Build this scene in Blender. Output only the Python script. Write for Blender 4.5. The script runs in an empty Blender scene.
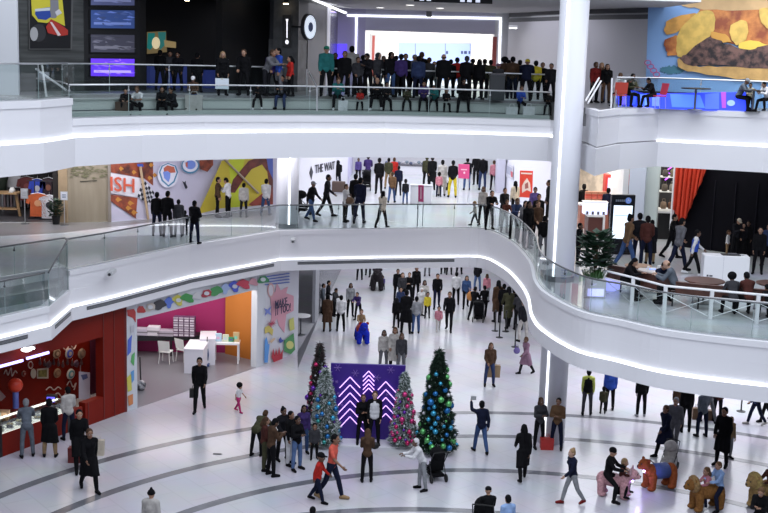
import bpy, math, random
import numpy as np
from mathutils import Vector, Matrix, geometry
random.seed(7)
S = bpy.context.scene
COL = S.collection
# ---------------------------------------------------------------- camera
F, PX, PY = 1200.0, 384.0, 256.5
PITCH = math.atan((256.5 - 48) / F); ROLL = 0.031; ZC = 13.4
fw = Vector((0, math.cos(PITCH), -math.sin(PITCH)))
r0 = Vector((1, 0, 0)); u0 = Vector((0, math.sin(PITCH), math.cos(PITCH)))
RT = (r0 * math.cos(ROLL) + u0 * math.sin(ROLL)); UP = (u0 * math.cos(ROLL) - r0 * math.sin(ROLL))
CAMP = Vector((0, 0, ZC))
cam = bpy.data.cameras.new('camera'); camo = bpy.data.objects.new('camera', cam); COL.objects.link(camo)
M = Matrix((RT, UP, -fw)).transposed().to_4x4(); M.translation = CAMP
camo.matrix_world = M
cam.sensor_width = 36.0; cam.lens = F / 768 * 36.0; cam.clip_end = 400
S.camera = camo

def ray(x, y): return fw * F + RT * (x - PX) - UP * (y - PY)
def G(x, y, z=0.0):
    d = ray(x, y); return CAMP + d * ((z - ZC) / d.z)
def AT(x, y, Y):
    d = ray(x, y); return CAMP + d * (Y / d.y)
def WALL(x, y, A, B, off=0.0):
    n = Vector((B[1] - A[1], -(B[0] - A[0]), 0)).normalized()      # points to the camera side
    if n.dot(CAMP - Vector((A[0], A[1], ZC))) < 0: n = -n
    a = Vector((A[0], A[1], 0)) + n * off
    d = ray(x, y); t = (a - CAMP).dot(n) / d.dot(n)
    return CAMP + d * t, n
def proj(P):
    v = Vector(P) - CAMP; d = v.dot(fw); return PX + F * v.dot(RT) / d, PY - F * v.dot(UP) / d

# ---------------------------------------------------------------- materials
MATS = {}
def mat(name, rgb, rough=0.6, metal=0.0, emit=0.0, noise=0.0, nscale=20.0, spec=0.5, rgb2=None):
    k = (name, tuple(rgb), rough, metal, emit, noise, nscale)
    if k in MATS: return MATS[k]
    m = bpy.data.materials.new(name); m.use_nodes = True
    nt = m.node_tree; b = nt.nodes['Principled BSDF']
    c = (*rgb, 1)
    b.inputs['Base Color'].default_value = c
    b.inputs['Roughness'].default_value = rough; b.inputs['Metallic'].default_value = metal
    b.inputs['Specular IOR Level'].default_value = spec
    if emit:
        b.inputs['Emission Color'].default_value = c; b.inputs['Emission Strength'].default_value = emit
    if noise or rgb2:
        tc = nt.nodes.new('ShaderNodeTexCoord'); n = nt.nodes.new('ShaderNodeTexNoise')
        n.inputs['Scale'].default_value = nscale; n.inputs['Detail'].default_value = 4
        nt.links.new(tc.outputs['Object'], n.inputs['Vector'])
        r = nt.nodes.new('ShaderNodeValToRGB')
        r.color_ramp.elements[0].position = 0.38; r.color_ramp.elements[1].position = 0.62
        d = rgb2 if rgb2 else [v * (1 - noise) for v in rgb]
        r.color_ramp.elements[0].color = (*d, 1); r.color_ramp.elements[1].color = c
        nt.links.new(n.outputs['Fac'], r.inputs['Fac']); nt.links.new(r.outputs['Color'], b.inputs['Base Color'])
    MATS[k] = m
    return m
def emis(name, rgb, s): return mat(name, rgb, 0.5, 0, s)
def tile_mat(name, c1, c2, scale, rough, rot=0.0):
    m = bpy.data.materials.new(name); m.use_nodes = True; nt = m.node_tree; b = nt.nodes['Principled BSDF']
    tc = nt.nodes.new('ShaderNodeTexCoord'); mp = nt.nodes.new('ShaderNodeMapping'); br = nt.nodes.new('ShaderNodeTexBrick')
    mp.inputs['Rotation'].default_value = (0, 0, rot)
    nt.links.new(tc.outputs['Object'], mp.inputs['Vector']); nt.links.new(mp.outputs['Vector'], br.inputs['Vector'])
    br.inputs['Color1'].default_value = (*c1, 1); br.inputs['Color2'].default_value = (*c2, 1)
    br.inputs['Mortar'].default_value = (*[v * 0.93 for v in c2], 1)
    br.inputs['Scale'].default_value = scale; br.inputs['Mortar Size'].default_value = 0.012
    br.inputs['Brick Width'].default_value = 1.0; br.inputs['Row Height'].default_value = 0.5
    n = nt.nodes.new('ShaderNodeTexNoise'); n.inputs['Scale'].default_value = 0.6; n.inputs['Detail'].default_value = 5
    nt.links.new(tc.outputs['Object'], n.inputs['Vector'])
    mx = nt.nodes.new('ShaderNodeMix'); mx.data_type = 'RGBA'; mx.blend_type = 'MULTIPLY'; mx.inputs['Factor'].default_value = 0.25
    nt.links.new(br.outputs['Color'], mx.inputs['A']); nt.links.new(n.outputs['Color'], mx.inputs['B'])
    nt.links.new(mx.outputs['Result'], b.inputs['Base Color'])
    b.inputs['Roughness'].default_value = rough
    return m
def plank_mat(name, c1, c2, sx, sy, rough=0.6):
    m = bpy.data.materials.new(name); m.use_nodes = True; nt = m.node_tree; b = nt.nodes['Principled BSDF']
    tc = nt.nodes.new('ShaderNodeTexCoord'); mp = nt.nodes.new('ShaderNodeMapping'); n = nt.nodes.new('ShaderNodeTexNoise')
    mp.inputs['Scale'].default_value = (sx, sx, sy)
    nt.links.new(tc.outputs['Object'], mp.inputs['Vector']); nt.links.new(mp.outputs['Vector'], n.inputs['Vector'])
    n.inputs['Scale'].default_value = 1.0; n.inputs['Detail'].default_value = 3
    r = nt.nodes.new('ShaderNodeValToRGB'); r.color_ramp.elements[0].position = .35; r.color_ramp.elements[1].position = .65
    r.color_ramp.elements[0].color = (*c1, 1); r.color_ramp.elements[1].color = (*c2, 1)
    nt.links.new(n.outputs['Fac'], r.inputs['Fac']); nt.links.new(r.outputs['Color'], b.inputs['Base Color'])
    b.inputs['Roughness'].default_value = rough
    return m
def glass_mat(name, tint, refl):
    m = bpy.data.materials.new(name); m.use_nodes = True; nt = m.node_tree; nt.nodes.clear()
    o = nt.nodes.new('ShaderNodeOutputMaterial'); t = nt.nodes.new('ShaderNodeBsdfTransparent'); g = nt.nodes.new('ShaderNodeBsdfGlossy')
    mx = nt.nodes.new('ShaderNodeMixShader'); fr = nt.nodes.new('ShaderNodeFresnel'); fr.inputs['IOR'].default_value = refl
    t.inputs['Color'].default_value = (*tint, 1); g.inputs['Roughness'].default_value = 0.03
    mu = nt.nodes.new('ShaderNodeMath'); mu.operation = 'MULTIPLY'; mu.inputs[1].default_value = .38
    nt.links.new(fr.outputs[0], mu.inputs[0]); nt.links.new(mu.outputs[0], mx.inputs[0]); nt.links.new(t.outputs[0], mx.inputs[1]); nt.links.new(g.outputs[0], mx.inputs[2])
    nt.links.new(mx.outputs[0], o.inputs[0])
    return m
WHITE = mat('white_panel', (.77, .77, .80), .62, spec=.2)
GREYW = mat('grey_white_panel', (.62, .64, .68), .45)
LED = emis('led_light', (.93, .95, 1), 2.3)
GLASS = glass_mat('balustrade_glass', (.86, .905, .90), 1.4)
STEEL = mat('brushed_steel', (.62, .64, .66), .32, .8)
DSTEEL = mat('dark_steel', (.16, .17, .18), .35, .7)
BLACK = mat('black_paint', (.008, .008, .01), .45)
VENT = mat('vent_dark', (.05, .055, .065), .5)

# ---------------------------------------------------------------- mesh builder
class MB:
    def __init__(s): s.v = []; s.f = []; s.m = []
    def add(s, vs, fs, mi=0):
        o = len(s.v); s.v += [tuple(v) for v in vs]; s.f += [tuple(i + o for i in f) for f in fs]; s.m += [mi] * len(fs); return s
    def box(s, x0, x1, y0, y1, z0, z1, mi=0):
        vs = [(x, y, z) for z in (z0, z1) for y in (y0, y1) for x in (x0, x1)]
        return s.add(vs, [(0, 2, 3, 1), (4, 5, 7, 6), (0, 1, 5, 4), (2, 6, 7, 3), (0, 4, 6, 2), (1, 3, 7, 5)], mi)
    def obox(s, A, B, t, z0, z1, mi=0, off=0.0):
        """box along A->B, thickness t on the far side from the camera"""
        A = Vector((A[0], A[1], 0)); B = Vector((B[0], B[1], 0)); n = Vector((B.y - A.y, -(B.x - A.x), 0)).normalized()
        if n.dot(-A) < 0: n = -n
        q = [A + n * off, B + n * off, B + n * (off - t), A + n * (off - t)]
        vs = [(p.x, p.y, z) for z in (z0, z1) for p in q]
        return s.add(vs, [(0, 1, 2, 3), (7, 6, 5, 4), (0, 4, 5, 1), (1, 5, 6, 2), (2, 6, 7, 3), (3, 7, 4, 0)], mi)
    def prism(s, poly, d, mi=0):
        """3D polygon extruded by the vector d"""
        n = len(poly); d = Vector(d); vs = [Vector(p) for p in poly]; vs += [p + d for p in vs]
        tr = geometry.tessellate_polygon([[Vector(p) for p in poly]])
        fs = [tuple(t) for t in tr] + [tuple(i + n for i in reversed(t)) for t in tr]
        fs += [(i, (i + 1) % n, (i + 1) % n + n, i + n) for i in range(n)]
        return s.add(vs, fs, mi)
    def ring(s, cs, rs, n=12, mi=0, closed=True, up=None):
        """tube through the points cs with radii rs (number or (rx, ry))"""
        cs = [Vector(c) for c in cs]
        if not isinstance(rs, (list,)): rs = [rs] * len(cs)
        vs = []; u = None
        for i, c in enumerate(cs):
            t = (cs[min(i + 1, len(cs) - 1)] - cs[max(i - 1, 0)]).normalized()
            if u is None:
                a = Vector((0, 0, 1)) if abs(t.z) < .9 else Vector((1, 0, 0))
                u = t.cross(a).normalized()
            else: u = (u - t * u.dot(t)).normalized()
            w = t.cross(u)
            r = rs[i]; ra, rb = r if isinstance(r, tuple) else (r, r)
            for k in range(n):
                a = 2 * math.pi * k / n; vs.append(c + u * (ra * math.cos(a)) + w * (rb * math.sin(a)))
        fs = []
        for i in range(len(cs) - 1):
            for k in range(n):
                a = i * n + k; b = i * n + (k + 1) % n; fs.append((a, b, b + n, a + n))
        if closed: fs.append(tuple(range(n - 1, -1, -1))); fs.append(tuple(range(len(vs) - n, len(vs))))
        return s.add(vs, fs, mi)
    def ell(s, c, r, n=12, m=8, rot=None, mi=0):
        c = Vector(c); r = (r, r, r) if not isinstance(r, tuple) else r; vs = []; fs = []
        vs.append(Vector((0, 0, r[2])))
        for j in range(1, m):
            a = math.pi * j / m
            for k in range(n):
                b = 2 * math.pi * k / n
                vs.append(Vector((r[0] * math.sin(a) * math.cos(b), r[1] * math.sin(a) * math.sin(b), r[2] * math.cos(a))))
        vs.append(Vector((0, 0, -r[2])))
        for k in range(n): fs.append((0, 1 + k, 1 + (k + 1) % n))
        for j in range(m - 2):
            for k in range(n):
                a = 1 + j * n + k; b = 1 + j * n + (k + 1) % n; fs.append((a, a + n, b + n, b))
        L = len(vs) - 1; o = 1 + (m - 2) * n
        for k in range(n): fs.append((L, o + (k + 1) % n, o + k))
        if rot is not None: vs = [rot @ v for v in vs]
        return s.add([v + c for v in vs], fs, mi)
    def cap(s, a, b, ra, rb=None, n=12, mi=0):
        rb = ra if rb is None else rb; a = Vector(a); b = Vector(b)
        s.ell(a, ra, n, 6, mi=mi); s.ell(b, rb, n, 6, mi=mi)
        return s.ring([a, b], [ra, rb], n, mi)
    def lathe(s, prof, c=(0, 0, 0), n=20, mi=0):
        vs = []; c = Vector(c)
        for r, z in prof:
            for k in range(n):
                a = 2 * math.pi * k / n; vs.append(c + Vector((r * math.cos(a), r * math.sin(a), z)))
        fs = []
        for i in range(len(prof) - 1):
            for k in range(n):
                a = i * n + k; b = i * n + (k + 1) % n; fs.append((a, b, b + n, a + n))
        fs.append(tuple(range(n - 1, -1, -1))); fs.append(tuple(range(len(vs) - n, len(vs))))
        return s.add(vs, fs, mi)
    def mesh(s, name, mats, smooth=False):
        me = bpy.data.meshes.new(name); me.from_pydata(s.v, [], s.f)
        for m in (mats if isinstance(mats, (list, tuple)) else [mats]): me.materials.append(m)
        me.polygons.foreach_set('material_index', s.m)
        if smooth: me.polygons.foreach_set('use_smooth', [True] * len(s.f))
        me.update()
        return me
def link(name, me, parent=None, loc=None):
    o = bpy.data.objects.new(name, me); COL.objects.link(o)
    if parent is not None: o.parent = parent
    if loc is not None: o.location = loc
    return o
def build(name, mb, mats, parent=None, smooth=False, loc=None, label=None, recenter=False, bevel=0):
    """recenter: parent is an Empty whose location is subtracted, mesh given in world space"""
    if recenter:
        P = Vector(parent.location)
        mb.v = [tuple(Vector(v) - P) for v in mb.v]
    o = link(name, mb.mesh(name, mats, smooth), parent, loc)
    if label: o['label'] = label
    if bevel:
        b = o.modifiers.new('bevel', 'BEVEL'); b.width = bevel; b.segments = 2; b.limit_method = 'ANGLE'
    return o
def tag(o, label, cat, group=None):
    o['label'] = label; o['category'] = cat
    if group: o['group'] = group
    return o
def thing(name, label, cat, loc=(0, 0, 0), rotz=0, group=None):
    o = bpy.data.objects.new(name, None); COL.objects.link(o); o.location = loc; o.rotation_euler = (0, 0, rotz)
    o.empty_display_size = .2
    return tag(o, label, cat, group)
def struct(name, mb, mats, parent=None, smooth=False):
    o = build(name, mb, mats, parent, smooth)
    if parent is None: o['kind'] = 'structure'
    return o
def dup(root, loc, rotz=None, label=None):
    r = root.copy(); COL.objects.link(r); r.location = loc
    if rotz is not None: r.rotation_euler = (0, 0, rotz)
    if label: r['label'] = label
    for ch in list(root.children):
        c = ch.copy(); COL.objects.link(c); c.parent = r
        for g in ch.children:
            d = g.copy(); COL.objects.link(d); d.parent = c
    return r
def text_mesh(txt, size, depth, font_bold=0.0):
    cu = bpy.data.curves.new('lettering', 'FONT'); cu.body = txt; cu.size = size; cu.extrude = depth; cu.offset = font_bold
    cu.align_x = 'LEFT'; cu.resolution_u = 3
    o = bpy.data.objects.new('tmp', cu); COL.objects.link(o)
    bpy.context.view_layer.update()
    me = bpy.data.meshes.new_from_object(o.evaluated_get(bpy.context.evaluated_depsgraph_get()))
    bpy.data.objects.remove(o); bpy.data.curves.remove(cu)
    return me
def wall_text(txt, pa, pb, height, A, B, m, parent, off=.03, name='lettering', tilt=True):
    """text standing on the wall A-B, from the pixel pa to the pixel pb (baseline), its letter height in metres"""
    a, n = WALL(pa[0], pa[1], A, B, off); b, _ = WALL(pb[0], pb[1], A, B, off)
    me = text_mesh(txt, 1.0, .006, .012)
    xs = [v.co.x for v in me.vertices]; w = max(xs) - min(xs); mn = min(xs); hh = max(v.co.y for v in me.vertices)
    ex = (b - a) / w; ey = Vector((0, 0, 1)) * (height / hh)
    for v in me.vertices:
        c = v.co.copy(); v.co = a + ex * (c.x - mn) + ey * c.y + n * c.z
    me.materials.clear(); me.materials.append(m)
    if parent is not None:
        P = parent.location
        for v in me.vertices: v.co -= P
    return link(name, me, parent)
def decal(pts, A, B, m, parent=None, off=.01, name='painted_shape', th=.008, recenter=True):
    """flat shape lying on the wall A-B; corner pixels pts are met with the wall plane"""
    ps = []; n = None
    for x, y in pts:
        p, n = WALL(x, y, A, B, off); ps.append(p)
    mb = MB().prism(ps, -n * th)
    return build(name, mb, m, parent, recenter=(parent is not None))
def circ(cx, cy, rx, ry=None, n=20, a0=0):
    ry = rx if ry is None else ry
    return [(cx + rx * math.cos(a0 + 2 * math.pi * k / n), cy + ry * math.sin(a0 + 2 * math.pi * k / n)) for k in range(n)]
def organic(pts, k=4, j=0.0):
    P = [Vector(p) for p in pts]; n = len(P); out = []; rr = random.Random(len(pts))
    for i in range(n):
        a, b, c, d = P[i - 1], P[i], P[(i + 1) % n], P[(i + 2) % n]
        for q in range(k):
            t = q / k; v = ((b * 2) + (c - a) * t + (a * 2 - b * 5 + c * 4 - d) * t * t + (b * 3 - a - c * 3 + d) * t ** 3) * .5
            out.append((v.x + rr.uniform(-j, j), v.y + rr.uniform(-j, j)))
    return out
def catmull(P, k=5):
    out = []
    for i in range(len(P) - 1):
        p0 = P[max(i - 1, 0)]; p1 = P[i]; p2 = P[i + 1]; p3 = P[min(i + 2, len(P) - 1)]
        for j in range(k):
            t = j / k
            out.append(((p1 * 2) + (p2 - p0) * t + (p0 * 2 - p1 * 5 + p2 * 4 - p3) * t * t + (p1 * 3 - p0 - p2 * 3 + p3) * t ** 3) * .5)
    out.append(P[-1]); return out
def normals2(P):
    """outward = to the camera side, for a polyline running left to right"""
    N = []
    for i in range(len(P)):
        a = P[max(i - 1, 0)]; b = P[min(i + 1, len(P) - 1)]
        if 0 < i < len(P) - 1:
            d1 = (P[i] - a); d2 = (b - P[i]); n1 = Vector((d1.y, -d1.x)).normalized(); n2 = Vector((d2.y, -d2.x)).normalized()
            n = (n1 + n2).normalized(); n = n / max(.4, n.dot(n1))
        else:
            d = b - a; n = Vector((d.y, -d.x)).normalized()
        N.append(n)
    return N
def sweep(P, prof, mb=None, mi=0):
    """sweep the profile [(outward, z)...] (closed section) along the 2D polyline P"""
    mb = mb or MB(); N = normals2(P); n = len(prof); vs = []
    for p, nn in zip(P, N):
        for o, z in prof: q = p + nn * o; vs.append((q.x, q.y, z))
    fs = []
    for i in range(len(P) - 1):
        for k in range(n):
            a = i * n + k; b = i * n + (k + 1) % n; fs.append((a, b, b + n, a + n))
    fs.append(tuple(range(n))); fs.append(tuple(range(len(vs) - 1, len(vs) - n - 1, -1)))
    return mb.add(vs, fs, mi)
def slab(poly, z0, z1, mb=None, mi=0):
    mb = mb or MB(); return mb.prism([(p[0], p[1], z1) for p in poly], (0, 0, z0 - z1), mi)
def offs(P, d):
    return [p + n * d for p, n in zip(P, normals2(P))]
def balustrade(label, P, z, h, railm, seg=1.9, group='glass balustrades', inset=-.12, rail_r=.028, zr=None):
    Q = offs(P, inset)
    t = thing('glass_balustrade', label, 'railing', (Q[0].x, Q[0].y, z), group=group)
    # cut the line into panels by arc length
    L = [0]
    for a, b in zip(Q, Q[1:]): L.append(L[-1] + (b - a).length)
    def pt(s):
        s = min(max(s, 0), L[-1])
        for i in range(len(Q) - 1):
            if s <= L[i + 1] + 1e-9: return Q[i].lerp(Q[i + 1], (s - L[i]) / max(1e-6, L[i + 1] - L[i]))
        return Q[-1]
    n = max(1, round(L[-1] / seg))
    for k in range(n):
        s0 = L[-1] * k / n + .012; s1 = L[-1] * (k + 1) / n - .012
        ss = [s0] + [l for l in L if s0 < l < s1] + [s1]
        R = [pt(s) for s in ss]
        mb = sweep(R, [(-.006, z + .005), (.006, z + .005), (.006, z + h - .03), (-.006, z + h - .03)])
        build('glass_panel', mb, GLASS, t, recenter=True)
        c = pt(L[-1] * (k + .5) / n)
        mc = MB(); q = pt(L[-1] * k / n)
        mc.ring([(q.x, q.y, z + h - .17), (q.x, q.y, z + h - .06), (q.x, q.y + .03, z + h)], [.016, .014, .012], 8)
        mc.ring([(q.x, q.y - .02, z + h - .17), (q.x, q.y + .02, z + h - .17)], .035, 10)
        build('clamp', mc, railm, t, recenter=True)
        me = MB(); me.box(q.x - .008, q.x + .008, q.y - .008, q.y + .008, z + .005, z + h - .06)
        build('panel_joint', me, mat('glass_edge', (.30, .38, .38), .3), t, recenter=True)
    pts = [(q.x, q.y, z + h) for q in Q]
    build('handrail', MB().ring(pts, rail_r, 10), railm, t, smooth=True, recenter=True)
    build('base_channel', sweep(Q, [(-.04, z - .001), (.04, z - .001), (.04, z + .05), (-.04, z + .05)]), STEEL, t, recenter=True)
    return t
V2 = lambda p: Vector((p[0], p[1]))
H2, H3, HT, HL = 5.75, 11.6, 10.97, 5.10
# ---------------------------------------------------------------- ground floor
FLOOR0 = tile_mat('white_floor_tile', (.60, .595, .645), (.58, .575, .625), 0.55, .2, math.radians(52))
FLOOR2 = tile_mat('pale_floor_tile', (.60, .62, .65), (.57, .59, .62), 0.5, .2, 0)
BAND = mat('grey_floor_band', (.155, .16, .18), .22, noise=.2, nscale=2)
struct('floor', MB().box(-55, 55, 8, 100, -.3, 0), FLOOR0)
k = 0
for cx, cy, rad, a0, a1 in ((5.4, 24.75, 18.8, 8, 172), (4.95, 24.6, 16.15, 5, 175), (3.9, 24.8, 12.4, 5, 175), (1.9, 22.25, 11.44, 10, 170)):
    k += 1
    P = [Vector((cx + rad * math.cos(math.radians(a)), cy + rad * math.sin(math.radians(a)))) for a in range(a1, a0, -2)]
    o = struct('trim_%d' % k, sweep(P, [(-.17, .001), (.17, .001), (.17, .006), (-.17, .006)]), BAND)
# ---------------------------------------------------------------- upper floors
E2L = [V2(G(x, y, HL)) for x, y in ((-90, 335), (0, 318), (48, 307), (69, 290))]
E2s = [V2(G(x, y, H2)) for x, y in ((72, 268), (104, 264), (190, 245), (280, 230.5), (380, 229), (470, 228.5))]
E2c = [V2(G(x, y, H2)) for x, y in ((479, 228.8), (492, 231.5), (510, 241), (523, 253), (531, 265), (535, 281), (547, 294), (580, 311), (620, 320), (672, 331), (768, 342), (880, 351))]
E2c = catmull(E2c, 6)
E2U = E2s + E2c
E2U[0] = E2L[-1] + (E2U[0] - E2L[-1]) * .05
E3L = [V2(G(x, y, H3)) for x, y in ((-60, 104.5), (0, 102), (40, 100.8))] + [V2(G(72, 119, HT))]
E3M = [V2(G(x, y, HT)) for x, y in ((72, 119), (140, 117), (205, 116.2), (300, 116), (385, 116.5), (475, 118.5), (551, 121))] + [Vector((6.55, 41.5))]
E3R = [Vector((6.75, 41.2)), Vector((6.78, 39.0)), V2(G(620, 108.8, H3)), V2(G(659, 107.8, H3)), V2(G(768, 112.5, H3)), V2(G(880, 119, H3))]
def X(x, D, y=60): return V2(AT(x, y, D))
# level 2 main slab
U2L = [V2(AT(-90, 262, 34.4)), V2(AT(0, 247.5, 37.7)), V2(AT(65, 236, 39.9))]
mid = [E2L[0].lerp(U2L[0], .5), E2L[1].lerp(U2L[1], .5), E2L[2].lerp(U2L[2], .45)]
main2 = U2L + offs(E2U, -.06) + [Vector((45, 30)), Vector((45, 84)), Vector((-50, 84)), Vector((-50, 34))]
struct('floor', slab(offs(E2L, -.06)[:-1] + [E2L[-1] + Vector((-.05, .05))] + [U2L[2], U2L[1], U2L[0]], 4.1, HL), FLOOR2)
struct('floor', slab(mid + [U2L[2], U2L[1], U2L[0]], HL, HL + .33), mat('stone_step', (.20, .22, .22), .35))
struct('floor', slab(main2, 4.1, H2), FLOOR2)
def led_at(P, z, name):
    struct(name, sweep(P, [(-.02, z - .035), (.06, z - .035), (.06, z + .015), (-.02, z + .015)]), LED)
full2 = E2L + E2U[1:]
struct('wall_balcony', sweep(full2, [(0, 4.55), (0, HL - .001), (-.25, HL - .001), (-.25, 4.55)]), WHITE)
struct('trim_5', sweep(E2L, [(.04, HL - .17), (.04, HL + .004), (-.28, HL + .004), (-.28, HL - .17)]), WHITE)
struct('wall_balcony', sweep(E2U, [(0, HL), (0, H2 - .001), (-.25, H2 - .001), (-.25, HL)]), WHITE)
struct('trim_6', sweep(E2U, [(.04, H2 - .17), (.04, H2 + .004), (-.28, H2 + .004), (-.28, H2 - .17)]), WHITE)
struct('trim_7', sweep(full2, [(.10, 4.05), (.10, 4.50), (-.4, 4.50), (-.4, 4.05)]), WHITE)
led_at(full2, 4.54, 'trim_8')
def subpoly(P, xa, xb, z, off):
    Q = offs(P, off); D = []
    for a, b in zip(Q, Q[1:]):
        for j in range(12): D.append(a.lerp(b, j / 12))
    return [q for q in D if xa <= proj((q.x, q.y, z))[0] <= xb]
for xa, xb in ((-40, 29), (54, 71), (86, 276), (294, 460)):
    q = subpoly(full2, xa, xb, 4.4, .10)
    mb = sweep(q, [(-.01, 4.30), (.012, 4.30), (.012, 4.42), (-.01, 4.42)])
    t = thing('air_vent', {-40: 'dark slotted vent grille in white balcony edge at far left', 54: 'short dark vent grille on the slanted corner of the balcony edge', 86: 'long dark vent grille in balcony edge above the kids craft shop', 294: 'long dark vent grille in balcony edge facing the camera over the mall corridor'}[xa], 'vent', (q[0].x, q[0].y, 4.3), group='balcony vent grilles')
    build('grille', mb, VENT, t, recenter=True)
    for zz in (4.335, 4.36, 4.385):
        build('slat', sweep(q, [(.01, zz - .004), (.02, zz - .004), (.02, zz + .004), (.01, zz + .004)]), mat('vent_slat', (.3, .31, .33), .5), t, recenter=True)
# level 3
def P3(l): return [X(x, D) for x, D in l]
HS1, HS2 = 11.12, 11.50
R1 = offs(E3M[:-1], -.60); R2 = offs(E3M[:-1], -1.15); R3 = offs(E3M[:-1], -1.70)
STEP = mat('stone_step_light', (.44, .47, .455), .5)
FLOOR3 = tile_mat('grey_floor_tile', (.30, .30, .31), (.26, .26, .27), .7, .3, 0)
main3 = offs(E3L, -.06)[:-1] + [E3L[-1] + Vector((-.04, .1))] + R3 + [Vector((6.62, 44.6)), Vector((6.62, 41.6))] + offs(E3R, -.06) + [Vector((45, 34)), Vector((45, 84)), Vector((-50, 84)), Vector((-50, 28))]
struct('floor', slab(main3, 9.6, H3), FLOOR3)
struct('floor', slab(offs(E3M, -.06) + [Vector((6.6, 44.6))] + R1[::-1], 9.6, HT), STEP)
struct('floor', slab(R1 + R2[::-1], 9.6, HS1), STEP)
struct('floor', slab(R2 + R3[::-1], 9.6, HS2), STEP)
struct('trim_26', sweep(R2, [(.04, HS1 + .001), (.04, HS1 + .035), (.001, HS1 + .035), (.001, HS1 + .001)]), DSTEEL)  # dark strip painting in the shadow line at the riser foot
struct('trim_27', sweep(R2, [(.03, HS2 - .05), (.03, HS2 + .004), (-.12, HS2 + .004), (-.12, HS2 - .05)]), mat('step_nosing', (.30, .32, .31), .5))
full3 = E3L[:-1] + E3M + E3R[0:]
struct('wall_balcony', sweep(full3, [(0, 10.45), (0, HT - .001), (-.25, HT - .001), (-.25, 10.45)]), WHITE)
struct('trim_9', sweep(E3M, [(.04, HT - .2), (.04, HT + .004), (-.28, HT + .004), (-.28, HT - .2)]), WHITE)
for E, nm in ((E3L, 'trim_10'), (E3R, 'trim_11')):
    struct('wall_balcony', sweep(E, [(0, HT), (0, H3 - .001), (-.25, H3 - .001), (-.25, HT)]), WHITE)
    struct(nm, sweep(E, [(.04, H3 - .2), (.04, H3 + .004), (-.28, H3 + .004), (-.28, H3 - .2)]), WHITE)
struct('trim_12', sweep(full3, [(.10, 9.52), (.10, 10.40), (-.4, 10.40), (-.4, 9.52)]), WHITE)
i659 = len(E3L) - 1 + len(E3M)
led_at(E3L[:-1] + E3M, 10.45, 'trim_13'); led_at(E3R[3:], 10.45, 'trim_14')
struct('ceiling', slab(offs(full3, -.45) + [Vector((45, 34)), Vector((45, 84)), Vector((-50, 84)), Vector((-50, 28))], 9.5, 9.58), WHITE)
struct('ceiling', slab(offs(full2, -.45) + [Vector((45, 30)), Vector((45, 84)), Vector((-50, 84)), Vector((-50, 34))], 4.02, 4.09), WHITE)
struct('ceiling', MB().box(-50, 10.45, 41.5, 84, 15.25, 15.5), mat('ceiling_grey', (.50, .50, .51), .7))
# glass balustrades
balustrade('glass balustrade with steel rail at left end of top balcony', E3L, H3, 1.05, STEEL, 1.7)
balustrade('long glass balustrade with steel rail along front of sunken seating terrace', E3M[:-1], HT, 1.03, STEEL, 2.2)
balustrade('glass balustrade with steel rail on top balcony below the burger billboard', E3R[2:], H3, 1.05, STEEL, 1.9, inset=-.2)
U3 = offs(E3M[:-1], -1.80)
def cutx(P, xa, xb, z):
    D_ = []
    for a, b in zip(P, P[1:]):
        for j_ in range(24): D_.append(a.lerp(b, j_ / 24))
    D_.append(P[-1]); Q = [q for q in D_ if xa <= proj((q.x, q.y, z))[0] <= xb]; return Q[::6] + [Q[-1]]
balustrade('glass rail behind the seated people on top floor, from left wall to grey pillar', [X(62, 38.2)] + cutx(U3, 74, 288, 12.6), H3, 1.0, STEEL, 2.3, inset=0)
balustrade('glass rail behind the seated people on top floor, stairs to white column', cutx(U3, 327, 553, 12.6), H3, 1.0, STEEL, 2.3, inset=0)
balustrade('glass balustrade with dark rail along the lower left seating terrace', E2L[:-1], HL, 1.07, DSTEEL, 1.7)
balustrade('upper glass rail with dark handrail behind lower left seating steps', U2L, H2, 1.02, DSTEEL, 1.9, inset=0)
i479 = 5
balustrade('straight glass balustrade with dark rail in front of the racing mural', E2U[:5] , H2, 1.05, DSTEEL, 1.9)
balustrade('glass balustrade with dark rail sweeping round the curved middle balcony', E2U[4:], H2, 1.05, DSTEEL, 1.7)
# sloping glass piece between the lower and upper rail at left
a, b = E2L[2] + Vector((0, .12)), E2L[3] + Vector((-.05, .1))
t = thing('glass_balustrade', 'short sloping glass balustrade linking lower and upper dark rails at left', 'railing', (a.x, a.y, HL), group='glass balustrades')
n_ = (b - a).normalized()
build('glass_panel', MB().prism([(a.x, a.y, HL), (b.x, b.y, HL), (b.x, b.y, H2 + 1.0), (a.x, a.y, HL + 1.03)], (.012, 0, 0)), GLASS, t, recenter=True)
build('handrail', MB().ring([(a.x, a.y, HL + 1.07), (b.x, b.y, H2 + 1.05)], .03, 10), DSTEEL, t, recenter=True)
for f_ in (.0, .5, .97):
    q = a.lerp(b, f_); build('panel_joint', MB().box(q.x - .01, q.x + .01, q.y - .01, q.y + .01, HL + .005, HL + 1.03 + f_ * .6), mat('glass_edge', (.30, .38, .38), .3), t, recenter=True)
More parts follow.
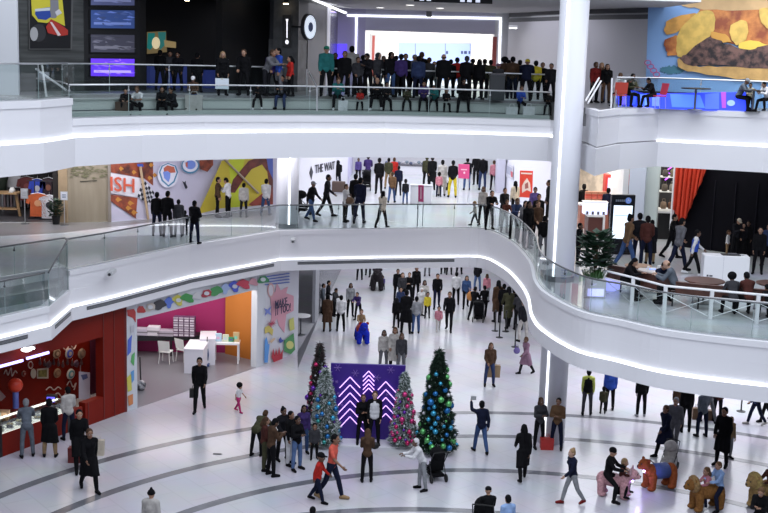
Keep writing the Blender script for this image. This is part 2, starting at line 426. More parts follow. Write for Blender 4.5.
# stair handrails of top floor
def tube_thing(name, label, cat, segs, m, r=.022, group=None, parts=None):
    t = thing(name, label, cat, segs[0][0], group=group)
    for i, sg in enumerate(segs):
        build((parts or ['rail'] * 9)[i], MB().ring(sg, r, 8), m, t, recenter=True)
    return t
pw = mat('white_metal', (.80, .80, .82), .35)
tube_thing('stair_handrail', 'white sloping handrail with leaning post behind glass at top left', 'handrail', [[AT(36, 69, 38.2), AT(66, 90, 37.2)], [AT(42, 65, 37.6), AT(46.5, 97.5, 37.4)]], pw, .035, 'stair handrails', ['rail', 'post'])
tube_thing('stair_handrail', 'steel stair handrail on seating steps beside the dark grey pillar', 'handrail', [[AT(306.5, 69, 43.3), AT(306.8, 96, 43.3)], [AT(309, 72, 43.3), AT(317, 88, 42.3)], [AT(317, 87, 42.3), AT(317, 111, 42.3)]], STEEL, .03, 'stair handrails', ['post', 'rail', 'post'])
tube_thing('stair_handrail', 'white stair handrail right of the large column on top floor', 'handrail', [[AT(599, 78, 40.6), AT(585.5, 101, 39.2)], [AT(601, 81, 40.7), AT(588, 103, 39.3)], [AT(612, 78, 40.8), AT(611, 108, 40.8)]], pw, .03, 'stair handrails', ['rail', 'rail', 'post'])
# ---------------------------------------------------------------- columns
def column(cx, cy, r, z0, z1, label, led_ang, rings):
    t = thing('column', label, 'column', (cx, cy, z0), group='round white columns')
    build('shaft', MB().lathe([(r, z0), (r, z1)], (cx, cy, 0), 48), mat('column_white', (.68, .69, .74), .35, spec=.3), t, smooth=False, recenter=True)
    for p in t.children[0].data.polygons: p.use_smooth = len(p.vertices) == 4
    a = math.radians(led_ang); d = Vector((math.cos(a), math.sin(a))); e = Vector((-d.y, d.x)); c = Vector((cx, cy))
    q = [c + d * (r - .02) - e * .035, c + d * (r + .02) - e * .035, c + d * (r + .02) + e * .035, c + d * (r - .02) + e * .035]
    for za, zb in rings:
        build('led_strip', MB().prism([(p.x, p.y, za) for p in q], (0, 0, zb - za)), LED, t, recenter=True)
    for z in rings[1:] or rings:
        build('base_ring', MB().lathe([(r + .03, z[0] - .02), (r + .03, z[0] + .16), (r + .005, z[0] + .17)], (cx, cy, 0), 40), mat('ring_grey', (.25, .26, .28), .35, .5), t, recenter=True)
    return t
column(6.03, 40.42, .485, 0, 16.5, 'tall white round column rising through all floors with vertical light strip', -124, [(0.02, 4.0), (H2 + .02, 16.4)])
column(-4.17, 50.55, .47, H2, 9.5, 'white round column with light strip on middle floor beside yellow mural', -76, [(H2 + .02, 9.45)])
# fascia joints, small cameras
for (x, y, z, D, lb) in ((293, 241, 5.2, None, 'small white security camera dome on the middle balcony face, in front of the round column'), (110, 273.5, 5.3, None, 'small white security camera on balcony face above the red cafe')):
    g = AT(x, y, 49.15 if x > 200 else 40.3)
    t = thing('security_camera', lb, 'camera', g, group='balcony cameras')
    build('housing', MB().box(-.09, .09, -.1, .6, -.06, .06), mat('camera_white', (.5, .51, .53), .4), t)
    build('lens', MB().ell((0, -.1, -.02), .055, 10, 6), mat('lens_dark', (.03, .03, .04), .15), t)
JO = mat('joint_grey', (.42, .43, .46), .6)
for P, lst, z0, z1 in ((E2U, (90, 281, 368, 440, 620, 700), 4.56, 5.57), (full3, (107, 262, 420, 500), 10.5, 10.76)):
    pass
# ---------------------------------------------------------------- top floor shops
DK = mat('dark_shop_wall', (.012, .012, .014), .5)
WA, WB = X(20, 40.2), X(273, 48.6)
W3 = plank_mat('dark_stone_cladding', (.035, .038, .038), (.075, .08, .08), .5, 8, .6)
struct('wall_left', MB().obox(X(-60, 37.4, 94), X(18.5, 37.75, 94), .3, H3, 16.5), mat('white_wall', (.66, .68, .72), .6))
o = struct('wall_left', MB().obox(X(18.6, 38.3), WA, .1, H3, 16.5), DK)
struct('wall_left', MB().obox(WA, X(84, 42.2), .3, H3, 16.5), W3)
D84, D137 = 42.35, 44.1
struct('wall_left', MB().obox(X(84, D84), X(140, D137), .4, H3, 16.5), DK)
WALL3 = (X(84, D84), X(140, D137))
WST = (WA, X(84, 42.2))
# poster with racing gear shapes
t = thing('framed_poster', 'tall framed poster with yellow blue and red helmet shapes on dark stone wall', 'poster', WALL(52, 50, *WST, 0)[0])
decal([(28.5, -6), (73.5, -6), (72, 49.5), (29, 49.5)], *WST, mat('poster_frame', (.10, .10, .10), .4), t, .05, 'frame', .04)
decal([(30, -6), (71.5, -6), (70.5, 48.5), (30, 48.5)], *WST, mat('poster_black', (.006, .006, .008), .4), t, .06, 'poster_sheet')
for pts, c in (([(31, -5), (62, -5), (65, 26), (53, 20), (47, 23), (38, 22), (32, 15)], (.62, .55, .04)), ([(36, 9), (50, 7), (51, 17), (46, 20), (38, 19), (35, 14)], (.02, .06, .32)),
               ([(35, 9), (50, 7.5), (50, 10.5), (35, 11.5)], (.6, .65, .7)), ([(50, -5), (58, -5), (59, 12), (56, 18), (51, 18)], (.22, .22, .25)), ([(55, 12), (59, 9), (62, 13), (57, 16)], (.6, .6, .65)),
               ([(51, 19), (60, 24), (68, 30), (68, 35), (60, 36), (48, 33), (46, 27)], (.42, .03, .02)), ([(50, 22), (52, 22), (61, 35), (58, 36)], (.7, .6, .6)),
               (circ(38.5, 33, 7.5, 9), (.03, .03, .035)), (circ(34, 34, 4, 7), (.40, .40, .41))):
    decal(pts, *WST, mat('poster_ink', c, .5), t, .07 + .003 * len(t.children), 'printed_shape', .004)
# shop windows
for i, (y0, y1, c, e, lb) in enumerate(((-12, 6, (.12, .14, .30), .3, 'top lit shop window of dark display tower, cut by picture edge'), (9, 29, (.04, .08, .26), .45, 'blue tinted lit shop window, second from top of dark tower'), (33.5, 53, (.06, .06, .09), .35, 'dim lit window with pale arcs, third down the dark tower'), (57.5, 77, (.10, .03, .60), 1.3, 'bright purple lit shop window at the foot of dark tower'))):
    A, B = WALL3
    t = thing('display_window', lb, 'shop window', WALL(112, y1, A, B, .0)[0], group='windows of the dark display tower')
    decal([(89.5, y0), (136, y0 + 1), (136, y1 + 1), (89.5, y1)], A, B, mat('frame_black', (.008, .008, .01), .3), t, .05, 'window_frame', .05)
    decal([(91, y0 + 1), (134.5, y0 + 1.5), (134.5, y1 - .5), (91, y1 - 1)], A, B, emis('window_glow_%d' % i, c, e), t, .07, 'pane', .01)
    h = y1 - y0; rw = random.Random(i + 3)
    for j in range(26):
        cx = rw.uniform(95, 131); cy = y0 + 2 + rw.random() * (h - 5); b_ = rw.uniform(.6, 2.4); wv = rw.uniform(1, 6)
        decal([(cx - wv, cy), (cx - wv * .3, cy - rw.uniform(.5, 1.6)), (cx + wv, cy + .4), (cx + wv * .2, cy + rw.uniform(.4, 1.4))], A, B, emis('glow_shape_%d_%d' % (i, j % 5), [min(1, v * b_ + .03 * b_) for v in c], e * .9), t, .078 + .003 * (j % 6), 'display_shape', .004)
    decal([(94, y1 - 7), (131, y1 - 6.5), (131, y1 - 4), (94, y1 - 4.5)], A, B, emis('glow_bar_%d' % i, [min(1, v * 1.8 + (.25 if i == 3 else .1)) for v in c], e), t, .085, 'display_shelf', .01)
# recessed dark shop with interior
S1, S2 = X(140, D137), X(273, 48.6)
struct('wall_left', MB().obox(X(140, 49.5), X(276, 52.6), .3, H3, 16.5), mat('dark_interior', (.02, .02, .023), .6))
struct('wall_left', MB().obox(S1, X(146, 44.4), .4, H3, 16.5), DK)
struct('wall_left', MB().obox(X(222, 46.6), X(273, 48.5), .4, H3, 16.5), mat('dark_shop_front', (.016, .016, .018), .4))
struct('wall_left', MB().obox(X(140, 44.3), X(222, 46.7), .3, 15.0, 16.5), DK)
SB = (X(140, 49.0), X(276, 52.1))
t = thing('wall_artwork', 'teal and gold patterned artwork lit at back of dark shop', 'artwork', WALL(158, 55, *SB, 0)[0])
for pts, c, e in (([(147, 32), (166, 31), (167, 52), (147, 54)], (.30, .22, .10), .35), ([(148, 33), (155, 33), (154, 46), (150, 50), (147, 48)], (.02, .28, .26), .4), ([(158, 32), (166, 32), (165, 45), (160, 50)], (.05, .30, .28), .35), (circ(156, 43, 4, 6), (.75, .62, .38), .8), ([(164, 40), (176, 42), (176, 48), (165, 47)], (.5, .36, .16), .4)):
    decal(pts, *SB, emis('art_%0.2f' % c[0], c, e), t, .05 + .01 * len(t.children), 'painted_shape', .01)
for i, (x0, x1, y0, y1) in enumerate(((150, 168, 66, 82), (171, 187, 65, 82), (206, 222, 70, 84))):
    t = thing('glass_cabinet', ('dim blue lit cabinet panel, %s of the three in dark shop behind the rail' % ('leftmost', 'middle one', 'rightmost')[i]), 'cabinet', AT((x0 + x1) / 2, y1, 47.9), group='blue lit panels of dark shop')
    A, B = X(140, 47.0), X(276, 49.8)
    decal([(x0, y0), (x1, y0), (x1, y1 + 9), (x0, y1 + 9)], A, B, emis('dim_blue', (.03, .045, .22), .45), t, .05, 'panel', .4)
    decal([(x0, y0 - 1.5), (x1, y0 - 1.5), (x1, y0), (x0, y0)], A, B, BLACK, t, .08, 'cabinet_top', .45)
for i, (x, y, D, lb) in enumerate(((187, .5, 46.2, 'warm ceiling spotlight at entrance of dark shop, top left'), (286, 4, 46.9, 'warm spotlight above the sign on grey pillar'))):
    g = AT(x, y, D)
    t = thing('spotlight', lb, 'lamp', g, group='warm spotlights')
    build('housing', MB().lathe([(.1, .02), (.1, .22), (.06, .28)], n=14), BLACK, t)
    build('lens', MB().lathe([(.09, -.01), (.09, .02)], n=14), emis('warm_lamp', (1, .82, .55), 14), t)
# grey pillar with sign and clock
GP = mat('grey_stone_pillar', (.075, .078, .085), .5, noise=.35, nscale=3)
struct('wall_pillar', MB().obox(X(273, 47.3), X(298, 47.3), 1.4, H3, 16.5), GP)
struct('wall_pillar', MB().obox(X(298, 47.5), X(307.5, 48.6), 1.2, 13.6, 16.5), mat('dark_grey_stone', (.05, .052, .06), .5))
struct('wall_pillar', MB().obox(X(297.5, 47.5), X(306.5, 48.6), 1.2, H3, 13.6), mat('lighter_grey_stone', (.16, .165, .18), .5, noise=.3, nscale=3))
PA, PB = X(273, 47.3), X(298, 47.3)
t = thing('wall_sign', 'black vertical sign with white bat shape on grey pillar', 'sign', WALL(286, 47, PA, PB, 0)[0])
decal([(282.5, 15), (291, 15), (291, 47), (282.5, 47)], PA, PB, BLACK, t, .12, 'sign_board', .1)
wl = emis('sign_white', (.9, .9, 1), 1.3)
decal([(285.7, 19), (288.3, 19), (287.6, 22), (287.5, 38), (286.5, 38), (286.4, 22)], PA, PB, wl, t, .14, 'bat_mark')
decal(circ(286.9, 42, 1.7, 2.2), PA, PB, wl, t, .14, 'ball_mark')
g = AT(308.5, 27, 46.8)
t = thing('round_sign', 'round white blade sign with dark rim beside grey pillar', 'sign', g)
rot = Matrix.Rotation(math.radians(65), 4, 'Z')
def disc(r, th, m, off, nm, par):
    mb = MB().lathe([(r, -th / 2), (r, th / 2)], n=32)
    mb.v = [tuple(rot @ Matrix.Rotation(math.radians(90), 4, 'X') @ Vector((v[0], v[1], v[2] + off))) for v in mb.v]
    return build(nm, mb, m, par)
disc(.50, .14, mat('sign_rim', (.03, .03, .035), .4), 0, 'rim', t)
disc(.44, .02, emis('sign_face', (.7, .78, .9), .9), .08, 'face', t)
disc(.18, .012, mat('sign_emblem', (.08, .14, .35), .5), .095, 'emblem', t)
build('bracket', MB().ring([(-.7, .5, 0), (-.15, .1, 0)], .03, 8), BLACK, t)
# corridor to the bright store
struct('wall_corridor', MB().obox(X(307.5, 49), X(327, 55), .3, H3, 15.25), DK)
struct('wall_corridor', MB().obox(X(329.5, 55.5), X(337, 59), .3, H3, 15.25), mat('dark_glass_front', (.02, .02, .03), .2))
struct('trim_16', MB().obox(X(326.8, 54.6), X(329.6, 55.4), .2, H3, 15.25), mat('white_mullion', (.75, .75, .8), .5))
struct('trim_17', MB().prism([AT(312, 0, 50), AT(315, 0, 50), AT(347, 13, 59.5), AT(345, 14, 59.5)], (0, 0, .04)), LED)
BW = mat('lilac_wall', (.50, .48, .68), .55)
BY = 60.0
zt = 14.22
def bk(x, y): return AT(x, y, BY)
struct('wall_back', MB().obox(X(335, BY), X(364.5, BY), .3, H3, 15.25), BW)
struct('wall_back', MB().obox(X(493.5, BY), X(507, BY), .3, H3, 15.25), mat('white_wall', (.66, .68, .72), .6))
struct('wall_back', MB().obox(X(364.5, BY), X(493.5, BY), .3, zt, 15.25), mat('lilac_white', (.58, .58, .72), .55))
for nm, pts in (('trim_18', [(347, 14.5), (501.5, 17.5), (501.5, 19.5), (347, 16.2)]), ('trim_19', [(355.6, 16), (357.4, 16), (356, 80), (354.4, 80)]), ('trim_20', [(499.6, 19), (501.6, 19), (499.6, 84), (497.8, 84)])):
    o = decal(pts, X(335, BY), X(507, BY), LED, None, .04, nm, .03); o['kind'] = 'structure'
t = thing('screen', 'dim blue violet lit display panel on the lilac wall left of bright store', 'screen', bk(342, 63))
decal([(337.5, 44), (347, 44), (346, 63), (337.5, 63)], X(335, BY), X(364, BY), emis('violet_screen', (.08, .05, .7), 1.6), t, .06, 'panel', .05)
# bright store interior
IN = MB(); xa, xb = X(364.5, BY).x, X(493.5, BY).x
struct('ceiling', MB().box(xa, xb, BY + .3, 74, zt, zt + .1), emis('lit_ceiling', (1, .97, .90), .75))
struct('floor', MB().box(xa, xb, BY, 74, H3 + .001, H3 + .02), mat('store_floor', (.7, .7, .72), .3))
struct('wall_store', MB().box(xa - .2, xa, BY + .3, 74, H3, zt), mat('store_white', (.8, .8, .82), .5))
struct('wall_store', MB().box(xb, xb + .2, BY + .3, 74, H3, zt), mat('store_white', (.8, .8, .82), .5))
struct('wall_store', MB().box(xa, xb, 74, 74.2, H3, zt), mat('store_white', (.8, .8, .82), .5))
SBK = (Vector((xa, 74.0)), Vector((xb, 74.0)))
t = thing('light_box', 'pale blue backlit wall panel with small dark lettering inside bright store', 'display', WALL(430, 90, *SBK, 0)[0])
decal([(398, 43), (487, 44), (486, 88), (398, 86)], *SBK, emis('pale_blue_panel', (.34, .44, .78), .75), t, .12, 'panel', .1)
for x in (415, 445, 470): decal([(x, 43.5), (x + .8, 43.5), (x + .7, 87), (x, 87)], *SBK, mat('seam', (.3, .38, .6), .5), t, .13, 'seam')
for x, w in ((446, 2), (461, 2), (464, 3), (468.5, 2)): decal([(x, 51), (x + w, 51), (x + w, 54), (x, 54)], *SBK, mat('dark_letter', (.05, .08, .2), .5), t, .14, 'lettering')
for i, (x0, x1, D, lb) in enumerate(((386, 397, 68, 'wide lit white pillar at left inside bright store'), (470, 480, 66, 'lit white pillar at right inside bright store'))):
    g = AT((x0 + x1) / 2, 85, D); w = (x1 - x0) * D / 2400
    t = thing('pillar', lb, 'pillar', (g.x, g.y, H3 + .02), group='white pillars of bright store')
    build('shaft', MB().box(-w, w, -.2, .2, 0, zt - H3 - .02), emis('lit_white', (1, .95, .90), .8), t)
    build('plinth', MB().box(-w - .03, w + .03, -.23, .23, 0, .12), mat('plinth_grey', (.4, .4, .42), .5), t)
for i, (x, D, w, lb) in enumerate(((373, 72, .08, 'thin red vertical banner near left side of bright store'), (494, 59.7, .10, 'red vertical trim at right edge of bright store opening'))):
    g = AT(x, 60, D); t = thing('banner', lb, 'banner', (g.x, g.y, H3), group='red store banners')
    build('cloth', MB().box(-w, w, -.03, .03, .1, 2.5), mat('red_cloth', (.42, .09, .08), .6), t); build('pole', MB().ring([(w, 0, 0), (w, 0, 2.55)], .02, 8), STEEL, t)
# white hoarding wall curving to the right
CW = catmull([X(507, 59.7), X(530, 57), X(565, 53), X(605, 50), X(648, 47.4)], 5)
def lin_plane(P, z0, z1, th, m, nm):
    return struct(nm, sweep(P, [(0, z0), (0, z1), (-th, z1), (-th, z0)]), m)
lin_plane(CW, H3, 14.82, .2, mat('hoarding_white', (.62, .62, .67), .5), 'wall_hoarding')
lin_plane(CW, 14.82, 15.0, .15, VENT, 'trim_21')
lin_plane(offs(CW, .05), 15.0, 15.06, .3, mat('slot_grey', (.35, .36, .38), .5), 'trim_22')
lin_plane(CW, 15.06, 15.3, .2, VENT, 'trim_23')
t = thing('wall_washer_lamp', 'bright white spotlight washing the hoarding wall near bright store', 'lamp', AT(513, 28, 57.3))
build('housing', MB().box(-.2, .2, -.1, .2, 0, .12), pw, t); build('lens', MB().box(-.17, .17, -.1, .1, -.02, 0), emis('lamp_white', (1, 1, 1), 8), t)
# billboard with burger
BA, BB = X(648, 47.3), X(860, 44.5)
t = thing('billboard', 'huge blue billboard showing a burger with fries and bacon', 'billboard', WALL(700, 100, BA, BB, 0)[0])
decal([(649.5, -30), (860, -30), (856, 112), (645, 103)], BA, BB, mat('billboard_blue', (.23, .41, .74), .5), t, .1, 'board', .3)
OX, OY, SC = 568, 0, 3.83
def bz(pts): return [(OX + x / SC, OY + y / SC) for x, y in pts]
fr = dict(nscale=9)
TAN = mat('bun_tan', (.66, .44, .22), .6, noise=.2, nscale=1.2); FRY = mat('fries_yellow', (.74, .50, .12), .6, noise=.25, nscale=3); RB = mat('bacon_brown', (.26, .06, .02), .5, rgb2=(.62, .24, .06), nscale=2)
PT = mat('patty_dark', (.014, .009, .012), .6, rgb2=(.17, .09, .075), nscale=4); YE = mat('cheese_yellow', (.78, .55, .08), .5)
shapes = [(circ(400, 268, 45, 16), mat('teal_shade_print', (.06, .20, .28), .5)), ([(500, 45), (560, 35), (800, 30), (1000, 40), (1000, 190), (766, 190), (560, 150), (490, 140)], RB),
  ([(430, -60), (1000, -60), (1000, 38), (766, 35), (600, 40), (500, 32), (445, 22), (430, 12)], TAN),
  ([(372, 95), (400, 68), (470, 52), (505, 60), (450, 105), (380, 132)], mat('fries_brown', (.74, .38, .09), .6, noise=.3, nscale=3)), ([(370, 150), (428, 138), (445, 200), (392, 215), (376, 190)], RB),
  ([(500, 50), (556, 45), (560, 110), (500, 185), (430, 222), (415, 180), (430, 110)], FRY), ([(550, 125), (600, 132), (625, 160), (560, 158)], mat('fry_orange', (.62, .32, .06), .6)),
  ([(622, 95), (676, 78), (690, 135), (655, 172), (628, 150)], FRY), ([(735, 38), (800, 38), (800, 105), (748, 98)], FRY), ([(650, 175), (700, 152), (760, 170), (800, 175), (800, 215), (690, 200)], YE),
  ([(425, 222), (480, 250), (600, 256), (755, 252), (1000, 240), (1000, 330), (755, 312), (650, 302), (500, 280), (432, 262)], mat('bun_bottom', (.60, .37, .13), .6, noise=.3, nscale=2)),
  ([(452, 208), (530, 145), (560, 145), (600, 165), (700, 192), (766, 172), (1000, 180), (1000, 262), (740, 262), (600, 250), (480, 250), (430, 226)], PT)]
for pts, m in shapes:
    decal(bz(organic(pts, 4, 3.5)), BA, BB, m, t, .12 + .012 * len(t.children), 'printed_shape', .01)
pk = mat('pink_line', (.5, .10, .28), .5)
for k in range(4):
    x0, y0 = 300 + k * 11, 240 + k * 15
    pts = circ(x0 + 6, y0, 12, 9, 14); inner = circ(x0 + 6, y0, 9.5, 6.5, 14)
    o = []
    mb = MB(); P1 = [WALL(*p, BA, BB, .26)[0] for p in bz(pts)]
    mb.ring(P1 + [P1[0]], .02, 6); build('pink_outline', mb, pk, t, recenter=True)
# wide blue video bench behind the glass
V1, V2_ = X(617, 42.9, 100), X(747, 42.3, 100)
t = thing('video_bench', 'low bright blue video screen wall behind glass on top balcony', 'screen', (V1.x, V1.y, H3))
build('cabinet', MB().obox(V1, V2_, .25, H3, H3 + .58), BLACK, t, recenter=True)
for pts, c, e in (([(618, 94), (746, 92), (746, 112), (618, 107)], (.03, .06, .85), 1.3), ([(619, 95), (626, 95), (626, 105), (619, 105)], (.2, .12, .9), 2), ([(638, 94), (647, 94), (647, 106), (638, 106)], (.12, .25, .95), 1.6), ([(652, 96), (660, 96), (660, 106), (652, 106)], (.12, .2, .95), 1.5), ([(670, 94), (700, 95), (705, 108), (672, 107)], (.07, .18, .9), 1.2), ([(721, 92), (726, 92), (726, 108), (722, 108)], (.3, .06, .8), 1.2), ([(705, 94), (719, 93), (719, 109), (705, 109)], (.06, .12, .95), 1.3), (circ(731, 103, 4, 3), (.2, .3, 1), 1.6)):
    decal(pts, V1, V2_, emis('video_%.2f' % (c[0] + c[1]), c, e), t, .03 + .006 * len(t.children), 'screen_image', .005)
# hanging directory sign
g = AT(453, 3, 43.8)
t = thing('hanging_sign', 'dark hanging direction sign with pale letters at top edge', 'sign', (g.x, 43.8, 15.08))
build('board', MB().box(-1.4, 1.4, -.06, .06, -.02, .5), BLACK, t)
for x in (-1.2, -.95, .25, .5, .8): build('lettering', MB().box(x, x + .16, -.07, -.06, .02, .14), emis('letter_glow', (.6, .65, .8), 1), t)
for i, (x, y) in enumerate(((410, 6.5), (463, 4), (380, 9), (440, 9.5))):
    D = 1.84 * 1200 / (48 + .031 * (x - 384) - y); g = X(x, D, y)
    t = thing('ceiling_light', ('small round recessed ceiling light, %s of the four before bright store' % ('second from left', 'rightmost', 'leftmost', 'third from left')[i]), 'lamp', (g.x, g.y, 15.24), group='recessed lights of top floor')
    build('rim', MB().lathe([(.2, -.01), (.2, .01)], n=16), pw, t); build('lens', MB().lathe([(.16, -.02), (.16, -.01)], n=16), emis('soft_lamp', (1, .98, .95), 2.5), t)
g = AT(429, 14, 59.6)
t = thing('ceiling_speaker', 'small grey box hung on light frame above bright store', 'speaker', g); build('box', MB().box(-.13, .13, -.12, .12, -.14, .12), mat('box_grey', (.2, .2, .22), .5), t, bevel=.02); build('bracket', MB().box(-.03, .03, .1, .3, .1, .16), STEEL, t)
# back of top floor, roof side
struct('wall_back', MB().box(-50, 45, 83.5, 84, 0, 16), mat('white_wall', (.66, .68, .72), .6))
# ================================================================ middle floor walls
MA, MBp = X(110, 50.5, 200), X(273.5, 56.4, 200)
WL0 = X(-60, 48.8, 200)
def A2(x, D): return X(x, D, 200)
WF2 = A2(0, 49.9)
wallmat = mat('lilac_white_mural', (.60, .58, .72), .6, noise=.08, nscale=.4)
struct('wall_mural', MB().obox(MA, A2(296, 57.2), .3, H2, 9.5), wallmat)
WDM = plank_mat('pale_wood_wall', (.27, .23, .165), (.33, .285, .21), 3, .4, .55)
WOA, WOB = A2(67, 50.0), A2(109, 50.5)
struct('wall_wood', MB().obox(WOA, WOB, .3, H2, 9.5), WDM)
struct('trim_24', MB().obox(A2(108, 50.4), A2(110.5, 50.4), .2, H2, 9.5), mat('trim_wood_grey', (.26, .23, .2), .5))
struct('wall_wood', MB().obox(A2(58.5, 49.9), A2(67, 49.9), .6, H2, 9.5), mat('warm_wood_post', (.42, .31, .19), .5, noise=.2, nscale=2))
g = AT(64.5, 166, 49.3)
t = thing('downlight', 'warm recessed downlight above pale wood post', 'lamp', (g.x, g.y, 9.45)); build('housing', MB().lathe([(.14, 0), (.14, .05)], n=16), pw, t); build('lens', MB().lathe([(.11, -.02), (.11, 0)], n=16), emis('warm_lamp', (1, .82, .55), 14), t)
t = thing('wall_relief', 'olive leafy relief pattern with thin dark line on wood wall', 'wall relief', WALL(88, 178, WOA, WOB, 0)[0])
for k in range(60):
    x = random.uniform(71, 107); y = random.uniform(166, 177 + (x - 70) * .06); w = random.uniform(1.5, 3); a = random.uniform(-.5, .5)
    decal([(x - w, y - a), (x, y - .7), (x + w, y + a), (x, y + .7)], WOA, WOB, mat('olive_leaf', (.17, .165, .09), .6), t, .03 + .001 * (k % 7), 'leaf')
decal([(80, 181.2), (97, 180.2), (97, 181), (80, 182)], WOA, WOB, mat('relief_line', (.03, .03, .02), .5), t, .04, 'lettering_line')
# mural shapes
t = thing('wall_mural', 'colourful racing mural with ISH lettering, checkered flag, badges and yellow swoosh', 'mural', WALL(190, 219, MA, MBp, 0)[0])
LEO = mat('leopard_orange', (.36, .075, .03), .6, rgb2=(.07, .018, .015), nscale=2.2); LG = mat('leopard_gold', (.55, .24, .04), .6)
def m1(pts): return [(100 + x / 6.98, 155 + y / 6.98) for x, y in pts]
def m2(pts): return [(190 + x / 3.83, 130 + y / 3.83) for x, y in pts]
def md(pts, m, nm='painted_shape'): return decal(pts, MA, MBp, m, t, .02 + .005 * len(t.children), nm, .004)
md(m1([(70, -40), (470, -40), (420, 120), (440, 200), (480, 250), (430, 262), (340, 190), (310, 165), (70, 120)]), LEO)
for x, y in ((150, 95), (240, 120), (360, 70), (385, 140), (350, 160)): md(m1([(x - 18, y), (x - 6, y - 16), (x + 6, y - 8), (x + 18, y + 4), (x + 4, y + 8), (x - 4, y + 18)]), LG)
md(m1([(72, 125), (300, 165), (280, 300), (72, 265)]), mat('banner_white', (.72, .70, .76), .5))
md(m1([(75, 275), (262, 300), (250, 440), (262, 452), (180, 395), (75, 322)]), LEO)
for x, y in ((130, 310), (215, 335), (200, 370), (240, 400)): md(m1([(x - 22, y), (x - 6, y - 18), (x + 8, y - 8), (x + 26, y + 4), (x + 6, y + 10), (x - 4, y + 20)]), LG)
wt = wall_text('ISH', (110.4, 190.5), (134.5, 192.5), 0.60, MA, MBp, mat('orange_red_letter', (.60, .10, .05), .5), t, .14)
FL = [(300, 165), (380, 262), (345, 352), (262, 290)]
md(m1(FL), mat('flag_white', (.75, .75, .8), .5), 'checkered_flag')
fb = mat('flag_black', (.015, .015, .03), .5)
def bil(u, v):
    a, b, c, d = [Vector(p) for p in FL]; return tuple((a.lerp(b, u)).lerp(d.lerp(c, u), v))
for i in range(6):
    for j in range(6):
        if (i + j) % 2: md(m1([bil(i / 6, j / 6), bil((i + 1) / 6, j / 6), bil((i + 1) / 6, (j + 1) / 6), bil(i / 6, (j + 1) / 6)]), fb, 'flag_square')
t_m = t
PAR = t_m
def band(ptsf, w, m, nm='painted_line', conv=m1, off=.17, par=None):
    mb = MB(); P = [WALL(*p, MA, MBp, off)[0] for p in conv(ptsf)]
    mb.ring(P, w, 6); return build(nm, mb, m, par or PAR, recenter=True)
band([(282, 80), (340, 468)], .055, mat('pole_tan', (.50, .36, .22), .5), 'flag_pole')
md(m1([(258, 62), (300, 62), (304, 80), (285, 86), (262, 78)]), mat('flag_top_blue', (.04, .08, .4), .5))
md(m1(circ(475, 140, 72, 88)[:]), mat('badge_white', (.72, .72, .82), .5), 'badge')
md(m1([(475, 55), (530, 75), (545, 120), (520, 190), (478, 222), (430, 180), (412, 120), (430, 75)]), mat('badge_blue', (.06, .22, .38), .5), 'badge_rim')
md(m1([(475, 62), (522, 80), (535, 122), (512, 182), (478, 210), (440, 175), (422, 120), (438, 80)]), mat('badge_white', (.72, .72, .82), .5), 'badge_field')
md(m1([(470, 72), (518, 84), (528, 122), (492, 125), (470, 110), (448, 120), (445, 92)]), mat('badge_red', (.50, .12, .07), .5), 'badge_helmet')
md(m1([(440, 118), (470, 112), (492, 126), (490, 160), (478, 190), (448, 160)]), mat('badge_blue2', (.18, .28, .72), .5), 'badge_helmet')
md(m1(circ(630, 75, 62, 55)), mat('badge_blue', (.06, .22, .38), .5), 'badge_rim')
md(m1(circ(630, 72, 54, 46)), mat('badge_white', (.72, .72, .82), .5), 'badge_field')
md(m1(circ(632, 68, 36, 32)), mat('badge_blue2', (.18, .28, .72), .5), 'badge_helmet'); md(m1([(596, 55), (612, 50), (612, 90), (600, 80)]), mat('badge_red', (.50, .12, .07), .5), 'badge_helmet')
md(m1([(690, -30), (790, -30), (790, 70), (750, 118), (700, 100)]), LEO)
md(m1([(575, 182), (590, 190), (598, 180), (600, 200), (612, 225), (600, 240), (590, 222), (584, 205)]), fb, 'bird_mark')
YL = mat('mural_yellow', (.62, .50, .05), .6)
md(m2([(30, 322), (122, 118), (312, 100), (318, 296), (240, 308), (70, 330)]), YL, 'yellow_swoosh')
md(m2([(145, 60), (222, 60), (190, 200), (200, 300), (150, 312), (155, 200)]), mat('mural_lime', (.60, .68, .04), .6), 'lime_panel')
md(m2([(150, 240), (165, 190), (225, 118), (300, 90), (318, 140), (318, 290), (306, 230), (296, 160), (276, 132), (236, 150), (205, 190), (172, 240)]), mat('mural_maroon', (.20, .045, .035), .6, noise=.5, nscale=3), 'maroon_curve')
md(m2([(286, 60), (318, 60), (318, 190), (300, 150)]), mat('mural_blue', (.08, .12, .45), .6), 'blue_corner')
md(m2([(225, 285), (300, 225), (318, 250), (318, 292), (260, 302)]), mat('mural_redbrown', (.33, .06, .04), .6, noise=.4, nscale=3), 'red_shape')
band([(132, 112), (262, 242)], .05, mat('pole_grey', (.42, .34, .26), .5), 'painted_pole', m2, .3)
md(m2([(30, 322), (120, 300), (318, 285), (318, 305), (60, 345)]), mat('mural_base_white', (.6, .6, .66), .5), 'white_base')
struct('floor', slab([V2(G(-60, 239, H2)), V2(G(60, 233, H2)), V2(G(150, 222.5, H2)), V2(G(268, 214, H2)), A2(268, 55.8), A2(110, 50.4), A2(-60, 48.8)], H2 + .001, H2 + .004), tile_mat('grey_tile_with_reflection', (.23, .22, .225), (.20, .195, .20), .5, .3, 0))  # grey tile strip, darkened partly to paint in the dark shop's reflection
